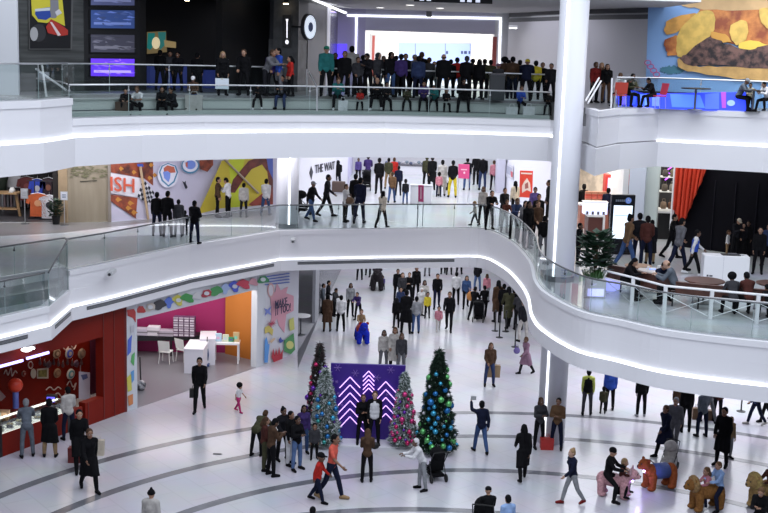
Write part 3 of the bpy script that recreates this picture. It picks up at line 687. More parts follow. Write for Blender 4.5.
# jersey shop (recess)
SHD = mat('dark_shop_back', (.030, .026, .026), .6)
struct('wall_shop', MB().obox(A2(-70, 54), A2(60, 55), .3, H2, 9.5), SHD)
struct('wall_shop', MB().obox(A2(58, 50.5), A2(60, 55), .2, H2, 9.5), SHD)
struct('floor', slab([A2(-70, 49.0), A2(58.5, 50.0), A2(60, 54.9), A2(-70, 53.9)], H2 + .002, H2 + .02), mat('dark_shop_floor', (.045, .045, .05), .4))
def jersey(x, y, D, c, c2, lb, w=.34, h=.62, num=None):
    g = AT(x, y, D); t = thing('hanging_jersey', lb, 'jersey', g, group='jerseys hung in the sports shop')
    mb = MB(); m = mat('jersey_cloth', c, .7, noise=.15, nscale=6)
    prof = [(-w, .02), (-w * .55, .1), (-w * .2, .12), (w * .2, .12), (w * .55, .1), (w, .02), (w * 1.15, -.28), (w * .85, -.32), (w * .72, -.12), (w * .76, -h), (-w * .76, -h), (-w * .72, -.12), (-w * .85, -.32), (-w * 1.15, -.28)]
    mb.prism([(a, -.05, b) for a, b in prof], (0, .1, 0)); build('fabric', mb, m, t, bevel=.015)
    build('hanger', MB().ring([(-w * .7, 0, .1), (0, 0, .16), (w * .7, 0, .1)], .012, 6).ring([(0, 0, .16), (0, 0, .28)], .008, 6), STEEL, t)
    build('print', MB().prism([(px, -.065, pz) for px, pz in circ(0, -.28, w * .34, .14, 14)], (0, .01, 0)), mat('jersey_print', c2, .6), t)
    return t
jersey(37.5, 182, 51.8, (.03, .07, .5), (.5, .5, .55), 'blue jersey with yellow edge hanging upper left in sports shop', .34)
jersey(48.5, 181, 51.8, (.05, .025, .035), (.3, .12, .08), 'black patterned jersey hanging upper right in sports shop', .34)
jersey(38, 196.5, 50.6, (.55, .11, .03), (.62, .3, .15), 'large orange jersey hanging on front rack of sports shop', .44, .85)
jersey(49.3, 198.5, 50.6, (.72, .70, .74), (.03, .03, .04), 'white jersey with black round emblem on front rack of sports shop', .42, .85)
jersey(27, 180, 52.5, (.12, .02, .02), (.2, .05, .05), 'dark maroon jacket hanging left of the blue jersey', .4, .9)
g = AT(43, 219.5, 50.6)
t = thing('clothes_rack', 'black clothes rack holding orange and white jerseys', 'rack', (g.x, 50.65, H2 + .02))
build('bar', MB().ring([(-.65, 0, 1.62), (.5, 0, 1.62)], .02, 8), BLACK, t)
for sx in (-.35, .4): build('post', MB().ring([(sx, 0, 0), (sx, 0, 1.62)], .022, 8), BLACK, t)
build('base', MB().box(-.6, .6, -.2, .2, 0, .04), BLACK, t)
g = AT(13, 170, 53)
t = thing('hanging_jersey', 'white garment at the top left of sports shop, partly cut by balcony', 'jersey', AT(14, 172, 53), group='jerseys hung in the sports shop'); build('fabric', MB().box(-.3, .3, -.05, .05, -.7, .2), mat('shirt_grey', (.5, .5, .52), .7), t, bevel=.03)
t = thing('slat_rail', 'grey slatted clothing rail at back of sports shop', 'rack', AT(15, 207, 53.5))
for k in range(9): build('hanging_garment', MB().box(-.6 + k * .15, -.52 + k * .15, -.2, .2, .02, 1.2), mat('slat_cloth', (.16 + .05 * (k % 2), .15, .16), .7), t)
build('bar', MB().ring([(-.7, 0, 1.27), (.8, 0, 1.27)], .02, 8), STEEL, t)
g = AT(7, 216, 51.2)
t = thing('display_table', 'wooden trestle display table in sports shop', 'table', (g.x, g.y, H2 + .02))
tw = mat('table_wood', (.38, .24, .12), .5)
build('tabletop', MB().box(-.6, .55, -.35, .35, .98, 1.05), tw, t); build('leg', MB().prism([(.35, -.05, 1.0), (.45, -.05, 1.0), (.62, -.05, 0), (.52, -.05, 0)], (0, .1, 0)), tw, t); build('leg', MB().prism([(-.5, -.05, 1.0), (-.4, -.05, 1.0), (-.55, -.05, 0), (-.65, -.05, 0)], (0, .1, 0)), tw, t); build('shelf', MB().box(-.55, .5, -.25, .25, .3, .34), tw, t)
t = thing('cap', 'small white cap lying on wooden display table in sports shop', 'cap', (g.x + .25, g.y, H2 + .02 + 1.05)); build('crown', MB().lathe([(.14, 0), (.13, .1), (.07, .19), (.02, .21)], n=16), mat('cap_white', (.6, .6, .58), .6), t, smooth=True); build('brim', MB().box(-.09, .09, -.25, -.1, 0, .02), mat('cap_white', (.6, .6, .58), .6), t)
t = thing('mannequin', 'dark clothed mannequin at left edge of sports shop', 'mannequin', (AT(3, 216, 52.6).x, 52.6, H2 + .02))
build('torso', MB().lathe([(.05, .9), (.2, .95), (.18, 1.2), (.27, 1.5), (.2, 1.75), (.06, 1.85)], n=16), mat('mannequin_dark', (.012, .02, .012), .7), t, smooth=True); build('stand', MB().ring([(0, 0, 0), (0, 0, .95)], .03, 8), STEEL, t)
def sign_stand(x, y, ytop, D, lb, face, w=.22, h=.32, fcol=(.75, .78, .85), z0=H2):
    g = AT(x, y, D); zt_ = AT(x, ytop, D).z - z0
    t = thing('sign_stand', lb, 'sign stand', (g.x, D, z0), group='small notice stands on the middle floor')
    build('base', MB().lathe([(.18, 0), (.17, .025), (.03, .04)], n=20), DSTEEL, t); build('pole', MB().ring([(0, 0, .03), (0, 0, zt_ - h)], .016, 8), STEEL, t)
    build('frame', MB().box(-w - .02, w + .02, -.02, .02, zt_ - h * 2 - .02, zt_ + .02), STEEL, t)
    build('notice', MB().box(-w, w, -.03, -.02, zt_ - h * 2, zt_), mat('notice_sheet', fcol, .5), t)
    for k in range(3): build('print_line', MB().box(-w * .6, w * .6, -.034, -.03, zt_ - h * (.6 + .35 * k) - .03, zt_ - h * (.6 + .35 * k)), mat('print_grey', face, .5), t)
sign_stand(64.5, 222, 192, 49.2, 'slim stand with white notice in front of pale wood post', (.15, .2, .3), .13, .16)
sign_stand(25, 222, 189, 49.2, 'slim stand with white notice at entrance of sports shop', (.35, .35, .38), .13, .19, (.5, .52, .55))
g = AT(58, 220, 49.7)
def leaf_plant(name, label, loc, r, h, n, m, pot=None, group=None, z0=0.35, lw=.16):
    t = thing(name, label, 'plant', loc, group=group)
    mb = MB()
    for k in range(n):
        a = random.uniform(0, 6.28); u = random.random() ** .5; zz = z0 + (h - z0) * random.random(); rr = r * u * (1 - .45 * abs((zz - z0) / (h - z0) - .4))
        c = Vector((rr * math.cos(a), rr * math.sin(a), zz)); d = Vector((math.cos(a), math.sin(a), random.uniform(-.2, .9))).normalized()
        w = d.cross(Vector((0, 0, 1))).normalized(); L = lw * random.uniform(.8, 1.4); nn = d.cross(w) * L * .12
        mb.add([c, c + d * L * .45 + w * L * .45, c + d * L, c + d * L * .45 - w * L * .45, c + d * L * .5 + nn], [(0, 1, 4), (1, 2, 4), (2, 3, 4), (3, 0, 4)])
    build('foliage', mb, m, t)
    sm = MB()
    for k in range(6):
        a = k; sm.ring([(0, 0, z0 * .6), (r * .25 * math.cos(a), r * .25 * math.sin(a), (z0 + h) / 2), (r * .5 * math.cos(a), r * .5 * math.sin(a), h * .86)], [.02, .014, .008], 6)
    build('stem', sm, mat('stem_brown', (.10, .07, .04), .7), t)
    if pot: build('pot', pot[0], pot[1], t)
    return t
DG = mat('leaf_dark_green', (.020, .055, .028), .45, noise=.4, nscale=8); MG = mat('leaf_mid_green', (.05, .15, .03), .5, noise=.4, nscale=8)
leaf_plant('potted_plant', 'small dark green potted plant at edge of sports shop by wood post', (g.x, g.y - .3, H2), .26, 1.0, 160, DG, (MB().lathe([(.14, 0), (.18, .35), (.15, .36)], n=18), BLACK))
# THE WAIT wall and corridor
TA, TB = A2(297, 57.4), A2(347, 67)
WWM = mat('corridor_wall_white', (.68, .68, .76), .5)
struct('wall_corridor', MB().obox(TA, TB, .3, H2, 9.5), WWM)
struct('wall_corridor', MB().obox(A2(347, 67), A2(352, 76), .3, H2, 9.5), mat('lilac_wall', (.50, .48, .68), .55))
t = thing('wall_lettering', 'black lettering THE WAIT with diamond mark on white corridor wall', 'sign', WALL(325, 172, TA, TB, 0)[0])
wall_text('THE WAIT', (315, 173.3), (335, 168.8), .42, TA, TB, mat('letter_black', (.02, .02, .03), .5), t, .03)
decal([(311.3, 166), (313.2, 172), (311.5, 180), (309.4, 173)], TA, TB, mat('letter_black', (.02, .02, .03), .5), t, .02, 'diamond_mark')
struct('wall_corridor', MB().obox(A2(350, 76), A2(520, 76), .3, H2, 9.5), mat('corridor_back', (.66, .66, .70), .5))
t = thing('display_case', 'low lit shop display with dark objects at far end of corridor', 'display', (AT(414, 168.5, 74.5).x, 74.5, H2))
build('counter', MB().box(-1.9, 1.2, -.4, .4, 0, .5), mat('case_white', (.7, .7, .75), .4), t); build('top', MB().box(-1.95, 1.25, -.45, .45, .5, .55), mat('case_dark', (.1, .1, .12), .4), t)
for k in range(12): build('item', MB().ell((-1.7 + k * .25, 0, .64 + .03 * (k % 3)), (.12, .1, .1), 8, 6), mat('case_item', ((.1, .12, .2), (.5, .5, .55), (.2, .25, .3))[k % 3], .4), t)
RA2, RB2 = A2(499, 67), A2(552, 57)
struct('wall_corridor', MB().obox(RA2, RB2, .3, H2, 9.5), mat('corridor_wall_white', (.68, .68, .76), .5))
struct('wall_pillar', MB().obox(A2(496, 65.5), A2(504, 65.5), 1.2, H2, 9.5), mat('pillar_lilac', (.50, .50, .60), .5))
t = thing('wall_frame', 'grey window frame with small picture on white wall right of corridor', 'picture', WALL(509, 177, RA2, RB2, 0)[0])
decal([(505, 163), (513, 166), (513, 180), (505, 176)], RA2, RB2, mat('frame_grey', (.55, .55, .62), .5), t, .05, 'frame'); decal([(506, 165), (512, 168), (512, 176), (506, 173)], RA2, RB2, mat('pic_grey', (.35, .36, .45), .5), t, .06, 'picture_sheet'); decal([(510.5, 171), (512.5, 172), (512.5, 177), (511, 177)], RA2, RB2, mat('pic_red', (.5, .08, .1), .5), t, .07, 'red_mark')
# red poster board
g = AT(526, 197.5, 57.2)
def board(name, label, cat, px, D, z0, m, parts, legs=True, group=None, th=.06):
    """free-standing panel: px corner pixels tl,tr,br,bl at distance D"""
    ps = [AT(x, y, D) for x, y in px]; c = sum(ps, Vector()) / 4
    t = thing(name, label, cat, (c.x, D, z0), group=group)
    build('panel', MB().prism(ps, (0, th, 0)), m, t, recenter=True)
    for i, (nm, pts, mm) in enumerate(parts):
        build(nm, MB().prism([AT(x, y, D - .012 - .006 * i) for x, y in pts], (0, .008, 0)), mm, t, recenter=True)
    if legs:
        for p in (ps[2], ps[3]):
            q = p.lerp(c, .08)
            build('leg', MB().ring([(q.x, D + .03, z0 + .012), (q.x, D + .03, p.z + .1)], .022, 8), STEEL, t, recenter=True)
            build('foot', MB().box(q.x - .03, q.x + .03, D - .25, D + .3, z0, z0 + .025), STEEL, t, recenter=True)
    return t
RD = mat('poster_red', (.62, .05, .03), .5)
board('poster_stand', 'tall red poster with white figure design, between the queue and white wall', 'poster', [(520, 170.5), (533, 171), (532.3, 198), (519.3, 197)], 56.0, H2, RD,
      [('poster_figure', [(524, 182), (527, 178), (530, 183), (531, 192), (527, 190), (522, 193), (522, 186)], mat('poster_cream', (.7, .6, .58), .5)), ('poster_heading', [(521, 172.5), (532, 173), (532, 174.5), (521, 174)], mat('poster_cream', (.7, .6, .58), .5)), ('poster_ink', [(525, 184), (528, 182), (528.5, 188), (525, 189)], mat('poster_ink', (.3, .1, .1), .5))])
PKM = mat('sign_pink', (.58, .06, .20), .45); PKT = mat('pink_pale', (.8, .5, .6), .5)
board('pink_sign', 'small pink sign on two thin legs in front of white cabinet, middle floor', 'sign', [(418.3, 185), (423.8, 185.3), (423.6, 202), (418.2, 201.7)], 51.9, H2, PKM, [('lettering', [(420.3, 187), (421.6, 187), (421.5, 199), (420.2, 199)], PKT)], group='pink signs')
board('pink_sign', 'large square pink sign on a thin pole in the corridor', 'sign', [(458.5, 164), (469.5, 164.5), (469.3, 178.8), (458.3, 178.2)], 60.5, H2, PKM, [('lettering', [(461, 169), (467, 169.3), (467, 170.2), (461, 170)], PKT), ('emblem', circ(464.3, 172.8, 1, 1.2, 10), PKT)], group='pink signs')
g = AT(422, 196, 58.5)
t = thing('white_cabinet', 'tall grey white cabinet box behind small pink sign', 'cabinet', (AT(421.5, 194, 60).x, 60, H2)); build('body', MB().box(-.55, .5, -.25, .25, 0, .9), mat('cabinet_grey', (.5, .51, .56), .4), t, bevel=.02); build('top', MB().box(-.58, .53, -.28, .28, .9, .94), mat('cabinet_top', (.35, .36, .4), .4), t)
# right part of middle floor
BRK = tile_mat('cream_brick_wall', (.66, .60, .52), (.58, .52, .46), 2.2, .7); BRK.node_tree.nodes['Brick Texture'].inputs['Scale'].default_value = 3
m_ = BRK.node_tree; 
for l in list(m_.links):
    pass
BA2, BB2 = A2(574, 58), A2(624, 55.5)
struct('wall_cream', MB().obox(BA2, BB2, .3, H2, 9.5), mat('cream_stone_wall', (.70, .62, .52), .7, noise=.3, nscale=3))
struct('wall_cream', MB().obox(A2(622, 51), A2(627.5, 51), 4.4, H2, 9.5), mat('white_wall', (.66, .68, .72), .6))
for xa, xb, c, lb in ((628, 644, (.50, .56, .68), 'left'), (645, 657.5, (.52, .60, .60), 'right')):
    struct('wall_panel_' + lb, MB().obox(A2(xa, 50.3), A2(xb, 50.0), .15, H2, 9.5), mat('frosted_panel', c, .25))
g = AT(621, 196, 54.3)
t = thing('vending_machine', 'red vending machine with pale lit front by cream wall', 'vending machine', (AT(616.5, 205, 54.2).x, 54.2, H2 + .0))
build('body', MB().box(-.62, .62, -.35, .35, 0, 2.35), mat('vending_red', (.5, .04, .03), .35), t, bevel=.02); build('screen', MB().box(-.52, -.12, -.37, -.35, .9, 2.2), emis('vending_glow', (.45, .5, .8), 1.0), t); build('door_panel', MB().box(.02, .5, -.37, -.35, .4, 1.9), mat('vending_dark', (.1, .02, .02), .4), t)
def counter(lb, x0, x1, y0, D, dep, h, mf, mt, z0=H2):
    a = AT(x0, y0, D); b = AT(x1, y0, D); t = thing('counter', lb, 'counter', ((a.x + b.x) / 2, D, z0), group='counters by the cream wall'); w = (b.x - a.x) / 2
    build('body', MB().box(-w, w, 0, dep, 0, h - .08), mf, t); build('worktop', MB().box(-w - .05, w + .05, -.06, dep + .05, h - .08, h), mt, t)
    build('corner_post', MB().box(w - .03, w + .06, -.065, -.001, 0, h - .08), mt, t); return t
WTP = mat('counter_white', (.78, .78, .8), .3)
counter('kiosk counter with white top and dark red front under cream wall', 588, 603, 228, 50.2, 1.0, .98, mat('front_dark_red', (.10, .03, .025), .5), WTP)
t = thing('display_case', 'glowing pale display case standing on kiosk counter', 'display', (AT(595, 210, 50.6).x, 50.55, H2 + .98)); build('case', MB().box(-.5, .5, -.1, .35, 0, .5), emis('case_glow', (.66, .72, 1), 1.0), t)
for k in range(4): build('item', MB().lathe([(.05, 0), (.05, .12)], (-.35 + .23 * k, -.14, 0), n=10), mat('item_dark', (.08, .07, .1), .5), t)
build('top', MB().box(-.53, .53, -.13, .38, .5, .53), WTP, t)
for i, x in enumerate((588, 594, 600, 606)):
    g = AT(x, 195, 53.2); t = thing('shop_goods', 'red wrapped goods heap on back shelf of kiosk, %s of four' % ('leftmost', 'second from left', 'third from left', 'rightmost')[i], 'goods', (g.x, 53.2, H2 + 1.1), group='red goods on kiosk shelf')
    for k in range(5): build('packet', MB().box(-.12, .12, -.1, .1, k * .11, k * .11 + .1), mat('packet', ((.5, .07, .04), (.45, .2, .12), (.6, .12, .08))[k % 3], .5), t)
t = thing('counter', 'long back shelf unit under red goods by cream wall', 'counter', (AT(597, 210, 53.2).x, 53.2, H2), group='counters by the cream wall'); build('body', MB().box(-.8, .75, -.3, .3, 0, 1.03), mat('front_red2', (.35, .12, .08), .5), t); build('worktop', MB().box(-.85, .8, -.33, .33, 1.03, 1.1), WTP, t)
# directory totem
px = [(612.5, 193.5), (636.5, 196.5), (632.5, 260), (608, 255.5)]
D = 46.3
ps = [AT(x, y, D) for x, y in px]; w = (ps[1].x - ps[0].x) / 2; cx = AT(621, 230, D).x
t = thing('directory_totem', 'tall black freestanding directory screen with bright white display', 'directory screen', (cx, D, H2), rotz=.08)
hh = AT(624, 194.5, D).z - H2
build('housing', MB().box(-w, w, -.1, .12, .0, hh), mat('totem_black', (.01, .012, .02), .25), t, bevel=.02); build('screen', MB().box(-w + .1, w - .1, -.115, -.1, .62, hh - .42), emis('totem_screen', (.78, .88, 1), 1.35), t)
build('screen_band', MB().box(-w + .14, w - .14, -.125, -.116, 1.5, 1.56), emis('totem_band', (.5, .66, .85), 1), t)
for z in (1.2, 1.9, 2.0): pass
em = text_mesh('MALL', .12, .003)
for v in em.vertices: v.co = Vector((v.co.x - w + .16, -.115, v.co.y + hh - .27))
mb = MB()
for k in range(5): mb.box(-w + .16 + k * .075, -w + .21 + k * .075, -.115, -.1, hh - .27, hh - .19)
build('heading_text', mb, mat('totem_text', (.35, .4, .5), .5), t)
mbd = MB().lathe([(.12, 0), (.12, .012)], n=24); mbd.v = [(v[0] + w - .28, -.102 - v[2], v[1] + hh - .22) for v in mbd.v]; build('round_emblem', mbd, emis('totem_emblem', (.12, .2, .5), .8), t)
build('emblem_mark', MB().prism([(w - .34, -.12, hh - .27), (w - .28, -.12, hh - .13), (w - .22, -.12, hh - .27), (w - .28, -.12, hh - .22)], (0, .004, 0)), mat('totem_mark', (.7, .75, .9), .5), t)
build('plinth', MB().box(-w - .04, w + .04, -.14, .16, 0, .08), BLACK, t)
# bag shop
SBA, SBB = A2(657.5, 52.5), A2(674, 52)
struct('wall_shop', MB().obox(SBA, SBB, .3, H2, 9.5), mat('shop_dark_back', (.05, .045, .045), .6))
struct('trim_25', MB().obox(A2(672.5, 48.6), A2(675, 48.6), .2, H2, 9.5), mat('white_wall', (.66, .68, .72), .6))
t = thing('shelf_unit', 'lit shelf unit with brown bags in narrow shop beside red curtain', 'shelf', (AT(665, 235, 50.6).x, 50.6, H2))
for z in (1.25, 2.0, 2.62, 3.2): build('shelf', MB().box(-.35, .35, -.1, .35, z, z + .05), emis('shelf_lit', (.8, .78, .72), .55), t)
build('cabinet', MB().box(-.36, .36, -.14, .35, 0, 1.12), BLACK, t); build('worktop', MB().box(-.38, .38, -.18, .36, 1.12, 1.2), WTP, t)
for i, (z, c) in enumerate(((1.3, (.2, .09, .05)), (1.3, (.3, .2, .13)), (2.05, (.4, .36, .3)), (2.05, (.15, .12, .09)), (2.67, (.25, .2, .12)), (2.67, (.1, .08, .07)))):
    g = Vector((AT(665, 235, 50.6).x + (-.17 if i % 2 else .15), 50.55, H2 + z)); tt = thing('shelf_bag', '%s bag on %s shelf of narrow lit shop' % (('dark brown', 'tan', 'cream', 'black brown', 'olive', 'black')[i], ('lower', 'lower', 'middle', 'middle', 'top', 'top')[i]), 'bag', g, group='bags on the lit shelves')
    build('body', MB().lathe([(.11, 0), (.14, .08), (.12, .26), (.07, .3)], n=12), mat('shelf_bag', c, .6), tt, smooth=True); build('handle', MB().ring([(-.07, 0, .28), (-.05, 0, .42), (.05, 0, .42), (.07, 0, .28)], .012, 6), mat('shelf_bag', c, .6), tt)
t = thing('neon_sign', 'small purple neon sign above the shelf unit in narrow shop', 'sign', AT(669, 173, 51.8)); build('tube', MB().ring([(-.15, 0, -.3), (.12, 0, -.1), (-.12, 0, .1), (.15, 0, .3)], .025, 8), emis('neon_purple', (.55, .1, 1), 3), t); build('backing', MB().box(-.25, .3, .04, .1, -.45, .45), BLACK, t)
# black wall with curtain
KA, KB = A2(675, 48.8), A2(860, 44.5)
struct('wall_black', MB().obox(KA, KB, .3, H2, 9.5), mat('black_hoarding', (.0028, .0028, .006), .7, spec=.12))
for x in (714, 735, 757): struct('trim_%d' % (26 + int(x / 100)), MB().obox(WALL(x, 200, KA, KB)[0], WALL(x + .8, 200, KA, KB)[0], .06, H2, 8.6, off=.05), mat('black_trim', (.008, .008, .014), .5, spec=.2))
cv = MB(); N = 60
top = [WALL(675.5 + (708 - 675.5) * i / N, 150, KA, KB, .25 + .10 * math.sin(i * 1.15) + .05 * math.sin(i * 2.7))[0] for i in range(N + 1)]
# the curtain is swept back: lower edge rises to the right
def low(i):
    u = i / N; return 210 + 17 * min(1, u / .35) if u < .35 else 227 - (u - .35) / .65 * 55
n_, vs = KB - KA, []
for j in range(9):
    for i in range(N + 1):
        u = i / N; lo = low(i); zlo = WALL(690, lo, KA, KB)[0].z; z = 9.45 + (zlo - 9.45) * j / 8
        p = WALL(675.5 + (708 - 675.5) * (u * (1 - .12 * j / 8)), 180, KA, KB, .25 + (.10 * math.sin(i * .75 + j * .12) + .04 * math.sin(i * 1.9)) * (1 - .03 * j))[0]
        vs.append((p.x, p.y, z))
fs = [(j * (N + 1) + i, j * (N + 1) + i + 1, (j + 1) * (N + 1) + i + 1, (j + 1) * (N + 1) + i) for j in range(8) for i in range(N)]
cv.add(vs, fs)
o = build('curtain', cv, mat('curtain_red', (.60, .045, .015), .7), smooth=True); tag(o, 'tall orange red curtain swept aside in front of black wall', 'curtain')
sm_ = o.modifiers.new('thickness', 'SOLIDIFY'); sm_.thickness = .03
# white box table
g = G(724, 282, H2)
t = thing('event_table', 'white boxy table with dark tray in front of black wall', 'table', (G(724, 279, H2).x, G(724, 279, H2).y, H2), rotz=-.10)
build('body', MB().box(-.78, .78, -.32, .32, 0, .86), mat('box_white', (.82, .82, .85), .35), t, bevel=.015); build('seam', MB().box(-.12, -.11, -.325, -.32, .02, .84), mat('seam_grey', (.5, .5, .55), .5), t)
build('logo', MB().box(-.66, -.6, -.33, -.32, .12, .18).box(-.57, -.46, -.33, -.32, .12, .17), mat('logo_dark', (.05, .05, .07), .5), t)
t2 = thing('tray', 'dark flat tray lying on white event table', 'tray', (t.location.x + .18, t.location.y, H2 + .862)); build('plate', MB().box(-.33, .3, -.16, .16, 0, .03), BLACK, t2); build('item', MB().box(-.1, .2, -.1, .1, .03, .06), mat('tray_item', (.1, .1, .12), .4), t2)
t2 = thing('dish', 'small white dish beside the dark tray on event table', 'dish', (t.location.x + .58, t.location.y, H2 + .862)); build('bowl', MB().lathe([(.05, 0), (.09, .03), (.08, .03)], n=16), WTP, t2)
# ---------------------------------------------------------------- seating corner: fence, banquettes, tables
posts = [G(602.3, 297, H2), G(631.5, 305, H2), G(663.8, 314.3, H2), G(710, 319, H2), G(756.2, 323.5, H2), G(806, 328, H2)]
t = thing('cable_fence', 'white metal fence with crossed cables around the seating corner', 'fence', posts[0])
FH = .87
for p in posts: build('post', MB().box(p.x - .05, p.x + .05, p.y - .05, p.y + .05, H2, H2 + FH + .02), pw, t, recenter=True)
for a, b in zip(posts, posts[1:]):
    for z in (FH, FH - .22): build('rail', MB().ring([(a.x, a.y, H2 + z), (b.x, b.y, H2 + z)], .035 if z == FH else .02, 8), pw, t, recenter=True)
    for z0_, z1_ in ((.05, FH - .25), (FH - .25, .05)): build('cable', MB().ring([(a.x, a.y, H2 + z0_), (b.x, b.y, H2 + z1_)], .010, 6), STEEL, t, recenter=True)
WBN = mat('dark_brown_wood', (.085, .032, .022), .35, noise=.3, nscale=5)
def curved_bench(lb, pts, z0, z1, th):
    P = catmull([V2(p) for p in pts], 5); t = thing('bench', lb, 'bench', (P[0].x, P[0].y, H2), group='curved brown benches')
    build('backrest', sweep(P, [(0, H2 + z0), (0, H2 + z1), (-th, H2 + z1), (-th, H2 + z0)]), WBN, t, recenter=True)
    build('seat', sweep(P, [(-th, H2 + .40), (-th, H2 + .46), (-.55, H2 + .46), (-.55, H2 + .40)]), WBN, t, recenter=True)
    for k in range(0, len(P), 5):
        q = P[k]; build('leg', MB().box(q.x - .02, q.x + .02, q.y + .25, q.y + .29, H2, H2 + .4), BLACK, t, recenter=True)
    build('top_cap', sweep(P, [(.03, H2 + z1), (.03, H2 + z1 + .03), (-th - .03, H2 + z1 + .03), (-th - .03, H2 + z1)]), WBN, t, recenter=True)
q = lambda x, y: G(x, y, H2)
curved_bench('curved dark brown bench behind white fence, left part by the plant', [q(606, 291), q(622, 294), q(640, 299), q(668, 306)], .42, .86, .08)
curved_bench('long dark brown bench behind white fence, right part', [q(674, 308), q(700, 311), q(735, 314), q(775, 318), q(815, 322)], .42, .80, .08)
def round_table(lb, x, y, r, m, h=.74, z0=H2, ring_=True, D=None, group='round cafe tables'):
    g = G(x, y, z0) if D is None else AT(x, 90, D); t = thing('cafe_table', lb, 'table', (g.x, g.y, z0), group=group)
    build('tabletop', MB().lathe([(r, h - .04), (r + .01, h - .02), (r, h)], n=36), m, t); build('pedestal', MB().ring([(0, 0, .03), (0, 0, h - .04)], .04, 12), DSTEEL, t); build('base', MB().lathe([(r * .55, 0), (r * .5, .03), (.06, .05)], n=24), DSTEEL, t)
    return t
round_table('brown round table behind white fence right of the bald man', 703, 303, .62, WBN)
round_table('dark round table at right picture edge behind white fence', 772, 306, .55, WBN)
t1 = round_table('cafe table with drinks between the seated boy and bald man', 652, 292, .5, mat('table_pale', (.45, .42, .4), .35))
t3 = round_table('cafe table behind bench near the planter and totem', 637, 287, .45, mat('table_wood2', (.25, .13, .07), .4))
def cup(lb, loc, c, h=.16, r=.04, grp='drinks on cafe tables'):
    t = thing('cup', lb, 'cup', loc, group=grp); build('body', MB().lathe([(r * .75, 0), (r, h)], n=14), mat('cup', c, .4), t); build('lid', MB().lathe([(r * 1.06, h), (r * 1.0, h + .015)], n=14), mat('cup_lid', (.7, .7, .72), .4), t)
T1 = Vector(t1.location)
for i, (dx, dy, c, s) in enumerate(((-.2, -.1, (.8, .8, .82), 'white cup at left of table between boy and bald man'), (.1, -.25, (.75, .78, .8), 'tall white cup near front of table between boy and bald man'), (.25, .1, (.6, .5, .45), 'beige cup at right of table between boy and bald man'))):
    cup(s, (T1.x + dx, T1.y + dy, H2 + .74), c, .18 if i == 1 else .12)
t = thing('tray', 'blue lit tray on cafe table between boy and bald man', 'tray', (T1.x - .05, T1.y + .1, H2 + .741)); build('plate', MB().box(-.14, .14, -.1, .1, 0, .02), emis('blue_glow', (.3, .4, .9), .5), t)
# planters
g = q(593.5, 296)
t = leaf_plant('potted_fig_tree', 'leafy dark fig tree in square white planter by the fence', (g.x, g.y, H2), .40, 2.05, 230, DG, None, z0=.95, lw=.30)
build('trunk', MB().ring([(0, 0, .6), (.03, 0, 1.1), (0, 0, 1.7)], [.04, .03, .02], 8), mat('trunk_brown', (.12, .08, .05), .7), t)
build('planter', MB().box(-.33, .33, -.33, .33, 0, .62), mat('planter_white', (.62, .62, .68), .35), t, bevel=.03); build('light_panel', MB().box(-.26, .26, -.345, -.331, .06, .30), emis('planter_glow', (.55, .55, 1), 1.2), t)
mb = MB()
for k in range(160):
    a = random.uniform(0, 6.28); r_ = random.uniform(0, .36); c = Vector((r_ * math.cos(a), r_ * math.sin(a), .62)); d = Vector((math.cos(a) * .5, math.sin(a) * .5, 1)).normalized() * random.uniform(.2, .42); w = Vector((-d.y, d.x, 0)).normalized() * .035
    mb.add([c - w, c + w, c + d], [(0, 1, 2)])
build('undergrowth', mb, MG, t)
mb = MB()
for k in range(26): mb.ell((random.uniform(-.3, .3), random.uniform(-.3, .3), random.uniform(.7, .95)), .035, 6, 4)
build('white_flowers', mb, mat('flower_white', (.7, .68, .6), .6), t)
g = q(614, 293)
t = thing('glowing_planter', 'round blue violet glowing tub behind left end of white fence', 'planter', (g.x, g.y + .5, H2)); build('tub', MB().lathe([(.22, 0), (.33, .12), (.33, .42), (.28, .45)], n=24), emis('tub_glow', (.42, .44, 1), 1.0), t, smooth=True); build('soil', MB().lathe([(.27, .45), (.2, .46)], n=20), mat('soil', (.05, .03, .02), .9), t)
# top floor right: tables, red chair, rubbish bin
def tall_table(lb, x, D, r, h):
    return round_table(lb, x, 0, r, BLACK, h, H3, D=D, group='black round tables of top balcony')
tall_table('black round pedestal table in front of the blue video screen', 696, 42.2, .5, .76)
tall_table('black round pedestal table at right edge of top balcony', 754, 42.1, .5, .76)
def chair(lb, x, D, m, rot, z0=H3, group='chairs'):
    g = AT(x, 90, D); t = thing('chair', lb, 'chair', (g.x, g.y, z0), rot, group)
    build('seat', MB().box(-.21, .21, -.21, .21, .43, .47), m, t, bevel=.015); build('backrest', MB().prism([(-.2, .18, .5), (.2, .18, .5), (.21, .26, .88), (-.21, .26, .88)], (0, .025, 0)), m, t, bevel=.01)
    for sx in (-1, 1):
        for sy in (-1, 1): build('leg', MB().ring([(sx * .18, sy * .18, .43), (sx * .21, sy * .21, 0)], .014, 6), STEEL if m != CHW else CHW, t)
    return t
CHW = mat('chair_white', (.78, .78, .76), .4)
chair('red chair holding the person in white shirt by end of top balcony glass', 620, 41.6, mat('chair_red', (.45, .05, .03), .5), math.pi)
chair('pink red chair behind the person in black by blue screen', 658.5, 42.0, mat('chair_pink', (.5, .03, .07), .5), math.pi / 2 * 3 + .3)
g = X(496.5, 45.0, 90)
t = thing('litter_bin', 'dark grey square litter bin standing behind the top floor rail', 'bin', (g.x, g.y, H3)); build('body', MB().box(-.28, .28, -.25, .25, .02, .92), mat('bin_dark', (.025, .028, .033), .4), t, bevel=.02); build('lid', MB().box(-.3, .3, -.27, .27, .92, 1.0), mat('bin_lid', (.06, .06, .07), .35), t, bevel=.02)
